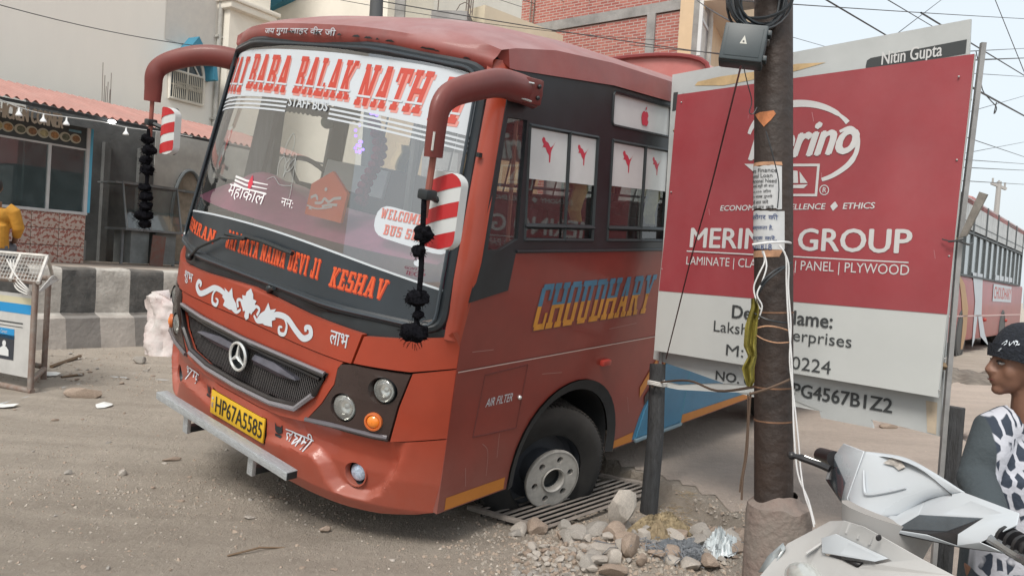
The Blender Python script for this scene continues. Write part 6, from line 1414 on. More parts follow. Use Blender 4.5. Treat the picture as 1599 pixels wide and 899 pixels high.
# round swoosh logo
def ell(a0, a1, rx, ry, n=30): return [(1252+rx*math.cos(R(a0+(a1-a0)*k/n)), 222-ry*math.sin(R(a0+(a1-a0)*k/n))+.0*k) for k in range(n+1)]
lg = [ribbon(ell(30, 168, 84, 60), [5+6*math.sin(math.pi*min(1, k/30*1.0)) if k > 3 else 8-k for k in range(31)])]
sw = smoothpts([(1312, 206), (1330, 200), (1340, 214), (1338, 238), (1325, 258), (1302, 274), (1284, 281)], 6)
lg += [ribbon(sw, [4+3*math.sin(k/(len(sw)-1)*math.pi)+(1.5 if k > 20 else 0) for k in range(len(sw))])]
lg += [[(1162, 256), (1281, 256), (1281, 260), (1176, 260), (1184, 270), (1176, 268)], [(1277, 258), (1281, 258), (1277, 307), (1273, 307)], [(1205, 303), (1276, 303), (1276, 307), (1205, 306)], [(1206, 275), (1209, 275), (1209, 305), (1206, 304)]]
lg += [[(1214, 290), (1262, 288), (1256, 294), (1218, 294)], [(1222, 270), (1231, 268), (1232, 286), (1221, 286)], [(1234, 266), (1246, 267), (1247, 286), (1235, 286)], [(1249, 268), (1262, 286), (1250, 286)], [(1216, 278), (1220, 276), (1220, 287), (1214, 287)]]
polys('logo_shapes', [PX(p) for p in lg], s3, LW, SGN, off=.004)
u0, z0 = sp(1170, 250); _, z1 = sp(1170, 200); u1, _ = sp(1338, 250)
txt('logo_lettering', 'Merino', (u0, z0, u1, z1+.0), s3, LW, SGN, off=.005, bold=.045, shear=.35)
polys('registered_ring', [PX(ribbon([(1288+7*math.cos(R(a)), 297+7.5*math.sin(R(a))) for a in range(0, 361, 24)], 1.4))], s3, LW, SGN, off=.004)
sgt('R', (1285.5, 301), 293, (1291, 301), bold=.02, name='registered_mark')
rr = random.Random(4)
for k in range(9):
    x, y = rr.uniform(1070, 1490), rr.uniform(150, 440); polys('scratch', [PX(ribbon([(x, y), (x+rr.uniform(-3, 3), y+rr.uniform(4, 16))], rr.uniform(.6, 1.4)))], s3, mat('scratch_pink', (.45, .20, .22), .7), SGN, off=.0035)
# edge irons, posts, torn strips
IRN = mat('edge_iron', (.30, .30, .30), .5, metal=.5, var=.25, vs=9, dust=.3); WPO = mat('dark_post', (.026, .028, .031), .75, var=.5, vs=9, bump=.5, aniso=(6, 6, 1), dust=.08)
a = sp(1473, 640); b = sp(1523, 60)
B().tube([(br_[0]+.022, -.035, .0), (br_[0]+.022, -.035, 1.6), (tr[0]+.020, -.035, tr[1]+.05)], .014, 4).out('edge_iron', IRN, SGN)
B().box((a[0]+.02, -.07, .43), (.07, .05, .90), bev=.005).out('post', WPO, SGN)
B().tube([(bl_[0]-.0, -.06, .8), (tl[0]-.004, -.06, tl[1]+.02)], .010, 4).out('edge_iron', IRN, SGN)
for z in (1.05, 1.6, 2.2): B().tube([(0, -.04, z), (1.57, -.04, z)], .016, 4).out('batten', mat('batten', (.25, .18, .11), .85, var=.3), SGN)
for px, py in ((1500, 120), (1497, 250), (1485, 400), (1478, 560), (1470, 610), (1066, 160), (1050, 300), (1036, 420)):
    q = sp(px, py); B().ball((q[0]-.006, .004, q[1]), .005, u=6, v=4).out('screw', IRN, SGN)
tear = [[(1020, 590), (1060, 600), (1120, 598), (1180, 601), (1240, 607), (1238, 616), (1185, 612), (1120, 612), (1060, 608), (1022, 600)], [(1150, 612), (1240, 625), (1285, 642), (1238, 634), (1170, 618)]]
for p in tear: panel('torn_strip', [PX(p, -.0)], lambda u, v, o=0: (u, -.01+.012*math.sin(u*14)-o, v), SWH, SGN, rim=.004, step=.08)
b_ = B(); q = sp(1500, 372); q2 = sp(1538, 305); b_.prism([Vector((q[0]+.0, .01, q[1])), Vector((q[0]+.030, .01, q[1]+.01)), Vector((q2[0]+.02, .02, q2[1]+.0)), Vector((q2[0]-.012, .02, q2[1]+.012))], (0, .012, 0)); o = b_.out('wooden_slat', mat('weathered_wood', (.20, .185, .165), .85, var=.3, vs=20), None, M=MSG); props(o, 'short weathered wooden slat tied slanting to the right edge of the sign', 'slat')
b_ = B(); q = sp(1497, 378); b_.tube([(q[0]-.03, .03, q[1]+.0), (q[0]+.01, .035, q[1]+.004), (q[0]+.04, .0, q[1]-.01), (q[0]+.03, -.07, q[1])], .005, 5).tube([(q[0]-.06, .02, q[1]+.01), (q[0]-.02, .03, q[1]), (q[0]+.03, .03, q[1]+.01)], .003, 5); o = b_.out('tie_wire', WIR, None, M=MSG); props(o, 'rusty wire knotted around the sign edge below the slat', 'wire')
# dark post at the left end of the sign
pb = G(1012, 802); pt = WD(1027, 568, 4.60); po = empty('timber_post', Matrix.Translation(pb), 'dark weathered post standing in rubble at the left end of the sign', 'post')
B().tube([Vector((0, 0, -.1)), Vector((.01, 0, .45)), pt-pb], [.052, .048, .046], 12).out('shaft', WPO, po)
b_ = B(); q = WD(1026, 600, 4.53)-pb
for k in range(3): b_.tube([q+Vector((.052*math.cos(R(a)), .052*math.sin(R(a)), .008*k+.004*math.sin(R(a*2)))) for a in range(-180, 181, 30)], .005, 4)
b_.out('binding', mat('white_cord', (.55, .54, .52), .8), po)
b_ = B(); b_.tube(smoothpts([WD(x, y, d) for x, y, d in ((1180, 603, 3.0), (1120, 610, 3.6), (1075, 594, 4.1), (1030, 597, 4.5), (1018, 604, 4.5))], 5), .006, 5); props(b_.out('rope', mat('brown_rope', (.10, .065, .045), .9), None), 'brown rope running from the electric pole to the dark timber post', 'rope')
# ================================================================== ELECTRIC POLE
p0 = Vector((1.001, 2.882, .573)); p1 = Vector((.88, 2.927, 2.386)); pd = (p1-p0)/(p1.z-p0.z); PR_ = .0685
def pax(z): return p0+pd*(z-p0.z)
EP = empty('electric_pole', Matrix.Translation(Vector((1.02, 2.87, 0))), 'dark rusty steel electric pole in a concrete footing in front of the sign', 'pole'); EO = Vector((1.02, 2.87, 0))
PLM = mat('pole_paint', (.070, .038, .026), .6, var=.5, vs=4, var2=(.022, .018, .017), bump=.4, bs=30, dust=.14, dcol=(.20, .13, .09))
n = PLM.node_tree
B().tube([pax(.3)-EO, pax(1.2)-EO, pax(6.)-EO], [PR_, PR_, PR_*.95], 28).out('shaft', PLM, EP)
for z, rr in ((.98, .0705), (1.25, .0700), (.86, .0708)): B().tube([pax(z)-EO, pax(z+.006)-EO], [PR_+.0016, PR_+.0016], 28).out('weld_band', mat('rust_band', (.16, .085, .05), .8, var=.4, vs=20), EP)
b_ = B(); b_.lathe([(.10, -.12), (.114, .0), (.113, .30), (.116, .52), (.112, .56), (.085, .572), (.07, .585), (.06, .60)], Matrix.Translation((0, 0, -.0)), 40)
for v in b_.bm.verts: v.co += Vector(v.co.xyz).normalized()*.006*noise.noise(v.co*14)+Vector((0, 0, .018*noise.noise(v.co*18) if v.co.z > .5 else 0))
b_.out('footing', mat('footing_concrete', (.27, .24, .21), .95, var=.25, vs=6, var2=(.20, .15, .13), bump=.6, bs=35), EP)
TC_ = Vector((-.30, -.95, 0)).normalized(); RT_ = Vector((.95, -.30, 0)).normalized()
def pm(px, py, rr=.002):
    r = ray(px, py); z = 1.4
    for _ in range(4):
        q = pax(z); t = (q-Vector((0, 0, H))).dot(TC_)/r.dot(TC_); p = Vector((0, 0, H))+r*t; z = p.z
    s = max(-1.0, min(1.0, (p-q).dot(RT_)/PR_)); a = math.asin(s); return a, z
def pf(a, z, o=0): return pax(z)+(RT_*math.sin(a)+TC_*math.cos(a))*(PR_+.0015+o)
PPR = mat('notice_paper', (.47, .48, .49), .8, var=.06, vs=9); INK = mat('ink_black', (.05, .05, .055), .7); INB = mat('ink_blue', (.06, .09, .20), .7)
TNP = mat('torn_tan_paper', (.40, .22, .13), .8, var=.3, vs=25)
def pollet(name, s, l, py0, py1, r_, m, par, bold=0):
    a0, z0 = pm(l, py1); a1, _ = pm(r_, py1); _, z1 = pm(l, py0); txt(name, s, (a0, z0, a1, z1), pf, m, par, off=.0025, bold=bold)
def poster(label, px0, py0, px1, py1, rough, seed):
    a0, z1 = pm(px0, py0); a1, z0 = pm(px1, py1); rr = random.Random(seed); N = 14; bot = [(a0-.35+(a1-a0+.35)*k/N, z0+rr.uniform(0, rough)) for k in range(N+1)]; top = [(a0-.35+(a1-a0+.35)*k/N, z1-rr.uniform(0, rough)) for k in range(N+1)]
    o = panel('paper_notice', [bot+top[::-1]], pf, PPR, None, step=.12, off=.0008, rim=.001); props(o, label, 'notice'); return o
o1 = poster('upper printed loan notice wrapped around the electric pole', 1176, 261, 1220, 330, .006, 1)
for k, (s, x0, x1) in enumerate((('ndra Finance', 1177, 1213), ('rsonal Loan', 1177, 1206), ('n Personal Need', 1177, 1212), ('आपके जरूरी की बात', 1178, 1208), ('५०,००० लोन', 1178, 1204), ('१.१२ लाख रुपये', 1177, 1206), ('की बात करें', 1178, 1200), ('यहां पर करें', 1178, 1208))):
    pollet('notice_lettering', s, x0, 266+8*k, 272+8*k, x1, INK, o1, .01 if k else .03)
o2 = poster('lower handwritten blue ink notice tied to the electric pole', 1174, 330, 1224, 392, .004, 2)
for s, x0, x1, y0 in (('कारीगर की', 1177, 1214, 335), ('आवश्यकता है,', 1174, 1207, 352), ('संपर्क करें,', 1176, 1212, 368), ('86-01818', 1175, 1205, 381)):
    pollet('notice_lettering', s, x0, y0, y0+9, x1, INB, o2, .01)
for nm, P, lab in ((None, [(1180, 182), (1187, 180), (1196, 180), (1208, 179), (1211, 184), (1203, 194), (1193, 203), (1188, 196)], 'torn orange remnant of a sticker high on the electric pole'), (None, [(1174, 256), (1220, 257), (1221, 262), (1174, 262)], 'tan edge of old paper above the loan notice'), (None, [(1174, 393), (1222, 391), (1216, 402), (1176, 403)], 'torn tan paper edge under the blue ink notice')):
    o = panel('paper_remnant', [[pm(*q) for q in P]], pf, TNP if lab[0] != 't' or 'tan' in lab else mat('orange_remnant', (.45, .17, .07), .8, var=.3, vs=30), None, step=.1, off=.0004, rim=.001); props(o, lab, 'paper')
# junction box
jc = WD(1161, 71, 2.78); rot = Matrix.Rotation(R(-17), 4, 'Z') @ Matrix.Rotation(R(7), 4, 'Y') @ Matrix.Rotation(R(-6), 4, 'X')
JB = empty('junction_box', Matrix.Translation(jc) @ rot, 'dark plastic junction box strapped high on the electric pole', 'box'); JM = mat('box_plastic', (.022, .034, .040), .42, var=.15, vs=6, dust=.25, dcol=(.3, .32, .33))
B().box((0, .02, 0), (.150, .07, .136), bev=.010).out('case', JM, JB); B().box((0, -.022, .0), (.146, .018, .130), bev=.006).out('lid', JM, JB); B().box((.0, -.030, .0), (.120, .006, .104), bev=.002).out('lid_panel', JM, JB)
polys('triangle_mark', [[(-.012, -.008), (.012, -.008), (0, .022)]], lambda u, v, o=0: (u, -.0335-o, v), mat('mark_pale', (.50, .50, .46), .6), JB, off=.0005); polys('triangle_dot', [circ(0, .0, .0035, 8)], lambda u, v, o=0: (u, -.0345-o, v), INK, JB, off=.0005)
for z in (-.045, .045): B().box((.078, -.0, z), (.016, .04, .018), bev=.003).out('hinge', JM, JB)
B().box((.07, .075, .05), (.02, .08, .02)).out('strap', IRN, JB)
# coil of black cable
b_ = B(); cc = WD(1186, 8, 2.80); rr = random.Random(9)
for k in range(13):
    rx = rr.uniform(.07, .115); rz = rr.uniform(.055, .13); dy = rr.uniform(-.02, .06); ph0 = rr.uniform(0, 6); tl_ = rr.uniform(-.35, .35)
    b_.tube([cc+Vector((rx*math.cos(R(a)), dy+tl_*.1*math.sin(R(a)+ph0)-.0, rz*math.sin(R(a))+.2*tl_*rx*math.cos(R(a))+.02)) for a in range(0, 361, 15)], rr.choice([.004, .005, .006]), 5, False)
props(b_.out('cable_coil', mat('black_cable', (.018, .022, .026), .45), None), 'tangled coil of black cable looped around the pole above the junction box', 'cable')
def wire(name, pts, r, m, lab, cat_='wire', sm=4):
    props(B().tube(smoothpts(pts, sm), r, 6).out(name, m, None), lab, cat_)
BC = MATS['black_cable']; WC = mat('white_cable', (.62, .62, .62), .5); RC = mat('dark_red_cable', (.06, .015, .018), .5)
wire('hanging_cable', [WD(1157, 103, 2.76), WD(1133, 200, 2.9), WD(1108, 300, 3.3), WD(1080, 400, 3.7), WD(1055, 500, 4.1), WD(1040, 560, 4.5)], .0035, RC, 'thin dark cable running from the junction box down to the timber post')
wire('hanging_cable', [WD(1161, 104, 2.76), WD(1167, 130, 2.78), WD(1174, 158, 2.80), WD(1170, 175, 2.80), WD(1176, 178, 2.79), WD(1182, 168, 2.80)], .002, BC, 'short looped wire under the junction box')
wire('hanging_cable', [WD(1196, 205, 2.80), WD(1206, 240, 2.79), WD(1216, 285, 2.80), WD(1214, 325, 2.80)], .002, BC, 'thin black wire in front of the loan notice')
wire('white_cable', [WD(1190, 392, 2.81), WD(1194, 408, 2.80), WD(1184, 430, 2.80), WD(1177, 450, 2.81), WD(1183, 475, 2.80), WD(1189, 484, 2.80)], .0028, WC, 'thin white cable curling left below the ink notice')
wire('white_cable', [WD(1192, 392, 2.80), WD(1197, 415, 2.79), WD(1190, 440, 2.79), WD(1182, 460, 2.79), WD(1190, 478, 2.79), WD(1184, 498, 2.8)], .0028, WC, 'second thin white cable twisting below the ink notice')
wire('white_cable', [WD(1175, 382, 2.80), WD(1200, 379, 2.78), WD(1226, 378, 2.80), WD(1236, 380, 2.87)], .0045, WC, 'white cord tied around the pole over the ink notice')
wire('white_cable', [WD(1216, 383, 2.78), WD(1227, 400, 2.78), WD(1228, 440, 2.79), WD(1231, 500, 2.79), WD(1236, 560, 2.79), WD(1238, 620, 2.79), WD(1240, 680, 2.78), WD(1246, 740, 2.77), WD(1262, 780, 2.75), WD(1272, 818, 2.73)], .0032, WC, 'long white cable hanging down the right side of the pole')
wire('white_cable', [WD(1218, 383, 2.78), WD(1231, 410, 2.78), WD(1231, 450, 2.79), WD(1235, 510, 2.79), WD(1233, 565, 2.79), WD(1240, 625, 2.79), WD(1247, 690, 2.78), WD(1250, 730, 2.77), WD(1256, 770, 2.75), WD(1266, 800, 2.74), WD(1271, 822, 2.73)], .0028, WC, 'second long white cable twisted with the first beside the pole')
wire('black_tie', [WD(1180, 465, 2.81), WD(1196, 440, 2.78), WD(1214, 425, 2.78), WD(1236, 410, 2.80)], .0045, BC, 'thick black cable tied diagonally around the pole')
wire('black_tie', [WD(1180, 458, 2.81), WD(1194, 436, 2.78), WD(1212, 421, 2.78), WD(1232, 414, 2.80)], .004, BC, 'thinner black cable beside the thick diagonal one')
wire('black_tie', [WD(1176, 488, 2.81), WD(1196, 498, 2.78), WD(1218, 503, 2.78), WD(1234, 504, 2.81)], .003, BC, 'black wire around the pole above the tan cords')
wire('tan_cord', [WD(1176, 514, 2.81), WD(1195, 509, 2.78), WD(1215, 511, 2.78), WD(1234, 517, 2.81)], .0028, TNP, 'upper tan cord around the pole', 'cord'); wire('tan_cord', [WD(1176, 520, 2.81), WD(1193, 530, 2.78), WD(1213, 535, 2.78), WD(1234, 534, 2.81)], .0022, TNP, 'lower thin tan cord around the pole', 'cord')
BRP = mat('brown_rope', (.10, .065, .045), .9)
wire('rope_tie', [WD(1170, 615, 2.80), WD(1195, 608, 2.78), WD(1220, 598, 2.78), WD(1238, 590, 2.83)], .0050, BRP, 'brown rope tied slanting around the pole', 'rope')
wire('hanging_rope', [WD(1172, 612, 2.80), WD(1169, 660, 2.82), WD(1166, 710, 2.83), WD(1160, 745, 2.83), WD(1158, 780, 2.83)], .0038, BRP, 'brown rope end hanging left of the pole', 'rope')
wire('hanging_rope', [WD(1168, 615, 2.81), WD(1167, 665, 2.83), WD(1163, 715, 2.84), WD(1157, 750, 2.84), WD(1155, 768, 2.84)], .003, BRP, 'thinner frayed strand beside the hanging rope end', 'rope')
YC = mat('yellow_cloth', (.36, .30, .035), .8, var=.45, vs=18, var2=(.20, .17, .03), bump=.3)
b_ = B(); cl_ = [(1177, 466, 8), (1179, 480, 13), (1173, 510, 20), (1171, 540, 20), (1175, 556, 14), (1168, 575, 20), (1171, 595, 15), (1170, 603, 8)]
def clf(u, v):
    t = u*(len(cl_)-1); k = min(int(t), len(cl_)-2); f = t-k; x, y, w_ = [cl_[k][i]*(1-f)+cl_[k+1][i]*f for i in range(3)]
    return WD(x+(v-.5)*w_, y, 2.80+.018*math.sin(v*11+u*5)+.01*noise.noise(Vector((u*8, v*3, 0))))
b_.grid(clf, 40, 12); props(b_.out('yellow_cloth', YC, None), 'ragged yellow cloth tied to the left side of the electric pole', 'cloth')
# ================================================================== BARRICADE at the left edge
BA = G(47, 614); BAR = empty('steel_barricade', Matrix.Translation(BA), 'worn steel pipe barricade with a mesh top and printed panel at the left edge', 'barricade')
RST = mat('barricade_steel', (.38, .35, .32), .6, metal=.25, var=.3, vs=12, var2=(.20, .12, .09), dust=.2)
dl = (G(0, 604)-BA).normalized(); dfar = (G(68, 592)-BA); 
def bw(a, b, c): return dl*a+dfar*b+Vector((0, 0, c))
ht = WD(50, 440, BA.y).z
r_ = .026
for nm, pts in (('post', [bw(0, 0, 0), bw(0, 0, ht)]), ('post', [bw(0, 1, 0), bw(0, 1, ht+.02)]), ('post', [bw(1.2, 0, 0), bw(1.2, 0, ht)]), ('post', [bw(1.2, 1, 0), bw(1.2, 1, ht)]), ('foot_bar', [bw(-.03, 0, .02), bw(1.25, 0, .02)]), ('foot_bar', [bw(0, 0, .10), bw(0, 1, .10)]), ('foot_bar', [bw(0, 1, .12), bw(1.2, 1, .12)]), ('top_bar', [bw(-.05, 0, ht), bw(1.25, 0, ht)]), ('top_bar', [bw(-.05, 1, ht), bw(1.25, 1, ht)])):
    B().tube(pts, r_, 10).out(nm, RST, BAR)
pk = .22
tb = B()
for a in (-.05, .34, .75, 1.2):
    tb.tube([bw(a, -.1, ht), bw(a, .5, ht+pk), bw(a, 1.1, ht)], .016, 6)
tb.tube([bw(-.05, .5, ht+pk), bw(1.2, .5, ht+pk)], .018, 6).out('roof_frame', mat('barricade_white', (.52, .50, .47), .6, var=.25, vs=10), BAR)
mb_ = B()
for k in range(26):
    a = -.04+1.22*k/25; mb_.tube([bw(a, -.1, ht+.01), bw(a, .5, ht+pk)], .0035, 4, False)
for k in range(7): mb_.tube([bw(-.05, -.1+.6*k/7, ht+pk*k/7+.01), bw(1.2, -.1+.6*k/7, ht+pk*k/7+.01)], .0035, 4, False)
mb_.out('wire_mesh', mat('mesh_pale', (.42, .41, .39), .6), BAR)
def bpx(px, py):
    r = ray(px, py); nrm = Vector((-dl.y, dl.x, 0)); t = (BA+dfar*.12-Vector((0, 0, H))).dot(nrm)/r.dot(nrm); p = Vector((0, 0, H))+r*t-(BA+dfar*.12); return p.dot(dl), p.z
def bf(a, z, o=0):
    nrm = Vector((-dl.y, dl.x, 0)); nrm = nrm if nrm.dot(Vector((0, -1, 0))) > 0 else -nrm; return dl*a+dfar*.12+nrm*o+Vector((0, 0, z))
pz0 = bpx(44, 590)[1]; pz1 = bpx(44, 460)[1]; BLP = mat('panel_blue', (.02, .24, .52), .5); GYP = mat('panel_grey', (.46, .46, .45), .6, var=.1, vs=5, dust=.2)
panel('panel_sheet', [rrect(.03, pz0, 1.2, pz1, .05)], bf, GYP, BAR, rim=.02)
def bx4(x0, y0, x1, y1): a, z1 = bpx(x0, y0); b, z0 = bpx(x1, y1); return [(a, z0), (b, z0), (b, z1), (a, z1)]
polys('cream_band', [[(.04, pz1-.13), (1.19, pz1-.13), (1.19, pz1-.03), (.04, pz1-.03)]], bf, mat('panel_cream', (.50, .47, .33), .6), BAR, off=.002)
polys('blue_band', [[(.03, bpx(44, 491)[1]), (1.2, bpx(44, 491)[1]), (1.2, bpx(44, 476)[1]), (.03, bpx(44, 476)[1])]], bf, BLP, BAR, off=.003)
polys('poster_dark', [bx4(23, 524, -14, 556)], bf, mat('poster_dark', (.035, .04, .05), .5), BAR, off=.003)
polys('poster_head', [bx4(23, 514, -14, 524)], bf, BLP, BAR, off=.003)
a, z = bpx(7, 545); polys('pictured_sitter', [circ(a, z+.055, .028, 12), [(a-.075, z-.055), (a+.075, z-.055), (a+.06, z+.01), (a+.02, z+.03), (a-.03, z+.03), (a-.07, z+.0)]], bf, mat('photo_white', (.6, .62, .62), .6), BAR, off=.006)
a0, z0 = bpx(36, 506.5); a1, _ = bpx(-14, 506.5); polys('print_line', [[(a0, z0), (a1, z0), (a1, z0+.012), (a0, z0+.012)], [(a0, z0-.03), (a1, z0-.03), (a1, z0-.024), (a0, z0-.024)]], bf, LBk, BAR, off=.003)
a0, z0 = bpx(12, 520); a1, _ = bpx(2, 520); a0, a1 = max(a0, a1), min(a0, a1); txt('panel_lettering', 'Contact', (a1, z0, a0+.001, z0+.03), bf, LW, BAR, off=.005, flip=True)
b_ = B()
for k in range(4): b_.tube(smoothpts([bw(.5-.05*k, .3, ht+.16), bw(.3, .0, ht+.05-.03*k), bw(.12, -.12, ht-.04-.02*k), bw(0, .1, ht-.1), bw(-.12, .6, ht-.02+.02*k), bw(-.16, .9, ht+.0)], 5), .007, 5)
o = b_.out('cord_bundle', mat('white_cord', (.55, .54, .52), .8), None); o.location = BA; props(o, 'bundle of white cords knotted around the corner of the barricade', 'cord')
# ================================================================== PEOPLE
def fuse(o, vox, sm=3):
    m = o.modifiers.new('fuse', 'REMESH'); m.mode = 'VOXEL'; m.voxel_size = vox; m.use_smooth_shade = True
    s = o.modifiers.new('soften', 'SMOOTH'); s.iterations = sm; s.factor = .5; return o
SKN = mat('skin_brown', (.18, .09, .055), .5, var=.08, vs=8); HAIR = mat('black_hair', (.012, .010, .010), .6, var=.3, vs=40)
# man in the mustard shirt, seated with his back to us on the terrace edge
mp = FR(-14, 395, 11.0); M = FM @ Matrix.Translation((mp.x, 11.0, T0)) @ Matrix.Rotation(R(-35), 4, 'Z')
MN = empty('person', M, 'person in a mustard yellow shirt sitting with his back turned before the tile wall', 'person')
def limb(b_, pts, rs, n=12): b_.tube(pts, rs, n)
b_ = B(); b_.tube([(0, .05, .50), (0, .02, .62), (0, .0, .78), (0, -.01, .93)], [.055, .05, .05, .06], 12); b_.ball((0, .03, .98), .095, (.86, 1.0, 1.15), 16, 12); b_.ball((0, .115, .96), .018, (.8, 1, 1)).ball((.084, .03, .97), .02, (.4, 1, 1.3)).ball((-.084, .03, .97), .02, (.4, 1, 1.3))
for s in (1, -1):
    b_.tube([(s*.20, .02, .72), (s*.27, .06, .46), (s*.22, .22, .30)], [.05, .045, .035], 10); b_.ball((s*.20, .27, .29), .042, (.7, 1.2, .5))
    for k in range(4): b_.tube([(s*.20+.018*(k-1.5), .30, .29), (s*.20+.018*(k-1.5), .34, .285), (s*.20+.018*(k-1.5), .355+.004*(k % 2), .268)], [.009, .009, .007], 6)
    b_.tube([(s*.165, .27, .295), (s*.15, .30, .29), (s*.15, .32, .28)], [.011, .010, .008], 6)
b_.tube([(0, .02, .3), (0, .02, .8)], [.10, .09], 12); fuse(b_.out('body', SKN, MN), .010)
b_ = B(); b_.ball((0, .02, .62), .16, (1.35, .72, .75), 20, 14).ball((0, .02, .45), .15, (1.22, .80, 1.2), 20, 14).tube([(0, .02, .20), (0, .02, .5)], [.19, .17], 20)
for s in (1, -1): b_.tube([(s*.15, .02, .73), (s*.215, .02, .68), (s*.275, .05, .47), (s*.255, .14, .37)], [.075, .082, .068, .055], 14)
for v in b_.bm.verts: v.co += Vector((noise.noise(v.co*9), noise.noise(v.co*9+Vector((5, 0, 0))), 0))*.018
fuse(b_.out('shirt', mat('mustard_shirt', (.46, .22, .026), .85, var=.15, vs=6, bump=.3, bs=18), MN), .012, 2)
b_ = B(); b_.tube([(0, .02, .08), (0, .02, .24)], [.18, .19], 20)
for s in (1, -1): b_.tube([(s*.09, .0, .12), (s*.14, .30, .20), (s*.15, .48, .22), (s*.15, .52, .0)], [.10, .085, .07, .055], 12); b_.ball((s*.15, .58, .02), .05, (.9, 2, .7))
fuse(b_.out('trousers', mat('grey_trousers', (.12, .13, .15), .85), MN), .014)
b_ = B(); b_.ball((0, .022, 1.0), .100, (.90, 1.0, 1.10), 18, 14)
for v in list(b_.bm.verts):
    if v.co.y > .075 or v.co.z < .955 and v.co.y > .02: v.co.y = min(v.co.y, .075); v.co.z = max(v.co.z, .99)
b_.out('hair', HAIR, MN)
stl = B(); stl.box((mp.x*0, 0, .05), (.34, .30, .10), bev=.01); o = stl.out('low_stool', mat('stool_wood', (.16, .11, .08), .8), None, M=M); props(o, 'low wooden stool under the seated person in mustard', 'stool')
# boy in the beanie at the right edge: torso towards us, head turned to the left of the picture
hc = WD(1603, 566, 2.42); BO = Vector((hc.x+.02, hc.y, 0)); BY_ = empty('person', Matrix.Translation(BO), 'boy in a black beanie and grey patterned sweatshirt beside the scooter, looking left', 'person')
hz_ = hc.z
hd_ = Matrix.Translation((-.02, 0, hz_)) @ Matrix.Rotation(R(168), 4, 'Z')       # head local: +x is where the face points
hb = B()
hb.ball((0, 0, .015), .088, (1.02, .82, 1.12), 28, 22)
hb.ball((.048, 0, -.045), .055, (.75, .90, .98), 20, 16).ball((.070, 0, -.088), .022, (1, 1.1, .8)).ball((.075, 0, .018), .030, (.55, 1.5, .6))
hb.tube([(.084, 0, .012), (.097, 0, -.016), (.106, 0, -.030)], [.010, .011, .011], 8).ball((.102, 0, -.032), .0125, (1, 1.2, .8)).ball((.096, .012, -.034), .010).ball((.096, -.012, -.034), .010)
hb.ball((.0885, 0, -.054), .012, (1, 1.9, .50)).ball((.0865, 0, -.066), .012, (1, 1.7, .55)).ball((.055, .040, -.030), .028, (.8, .6, 1)).ball((.055, -.040, -.030), .028, (.8, .6, 1))
for s in (1, -1): hb.ball((-.008, s*.078, -.012), .024, (.7, .3, 1.25))
for v in hb.bm.verts: v.co = hd_ @ v.co
hb.tube([(.01, .0, hz_-.26), (.0, .0, hz_-.10), (0, 0, hz_-.02)], [.060, .050, .052], 16)
sh_ = hz_-.235
hb.ball((.02, 0, sh_-.22), .16, (1.1, .6, 1.3), 20, 14)
rs = WD(1553, 672, 2.42)-BO; el = WD(1530, 748, 2.36)-BO; wr = WD(1552, 826, 2.16)-BO; ls_ = Vector((.19, 0, rs.z))
hb.tube([rs, el, wr], [.045, .040, .026], 12)
hnd = wr+Vector((.03, -.04, -.02)); hb.ball(hnd, .036, (.9, 1.0, .5)); 
for k in range(4): hb.tube([hnd+Vector((-.024+.016*k, -.02, 0)), hnd+Vector((-.026+.017*k, -.058-.004*(k in (1, 2)), -.008)), hnd+Vector((-.024+.016*k, -.074-.005*(k in (1, 2)), -.026))], [.0085, .008, .0065], 7)
hb.tube([hnd+Vector((.026, .0, 0)), hnd+Vector((.045, -.025, -.008)), hnd+Vector((.046, -.045, -.016))], [.010, .009, .007], 7)
lel = Vector((.27, -.02, rs.z-.22)); lwr = Vector((.20, -.16, rs.z-.36)); hb.tube([ls_, lel, lwr], [.045, .040, .026], 12); hnd2 = lwr+Vector((-.02, -.04, 0)); hb.ball(hnd2, .036, (.9, 1, .5))
for k in range(4): hb.tube([hnd2+Vector((-.024+.016*k, -.02, 0)), hnd2+Vector((-.026+.017*k, -.06, -.008)), hnd2+Vector((-.024+.016*k, -.075, -.026))], [.0085, .008, .0065], 7)
hb.tube([hnd2+Vector((-.026, 0, 0)), hnd2+Vector((-.045, -.03, -.008))], [.010, .008], 7)
for s in (-1, 1): hb.tube([(s*.08, 0, sh_-.40), (s*.09, .0, .45), (s*.09, .02, .08)], [.075, .055, .035], 12).ball((s*.09, -.04, .04), .04, (.9, 1.9, .8))
fuse(hb.out('body', mat('boy_skin', (.19, .095, .062), .55, var=.08, vs=9), BY_), .0062, 4)
# beanie
bb_ = B(); 
def bean(u, v):
    th = u*2*math.pi; ph_ = v*math.pi*.5
    zb = -.0+.0*math.cos(th); r = .099*(1-.04*math.sin(v*3)); 
    x = r*1.03*math.cos(th)*math.cos(ph_)**.8; y = r*.86*math.sin(th)*math.cos(ph_)**.8; z = .010-.012*math.cos(th)*(-1)*0+.112*math.sin(ph_)+.004*math.sin(th*30)*(1-v)
    if v < .02: x *= .97; y *= .97
    return hd_ @ Vector((x, y, z+(.018*math.cos(th)-.012)*(1-v)))
bb_.grid(bean, 60, 22); bnm = mat('beanie_knit', (.012, .015, .022), .95, var=.3, vs=60, bump=.5, bs=120); bo_ = bb_.out('beanie', bnm, BY_)
bb_ = B(); bb_.grid(lambda u, v: hd_ @ Vector((.1035*1.03*math.cos(u*6.2832)*(1-.012*abs(v-.5)), .1035*.87*math.sin(u*6.2832)*(1-.012*abs(v-.5)), -.004+.040*v+.018*math.cos(u*6.2832)+.001*math.sin(u*380))), 72, 4); bb_.out('beanie_cuff', bnm, BY_)
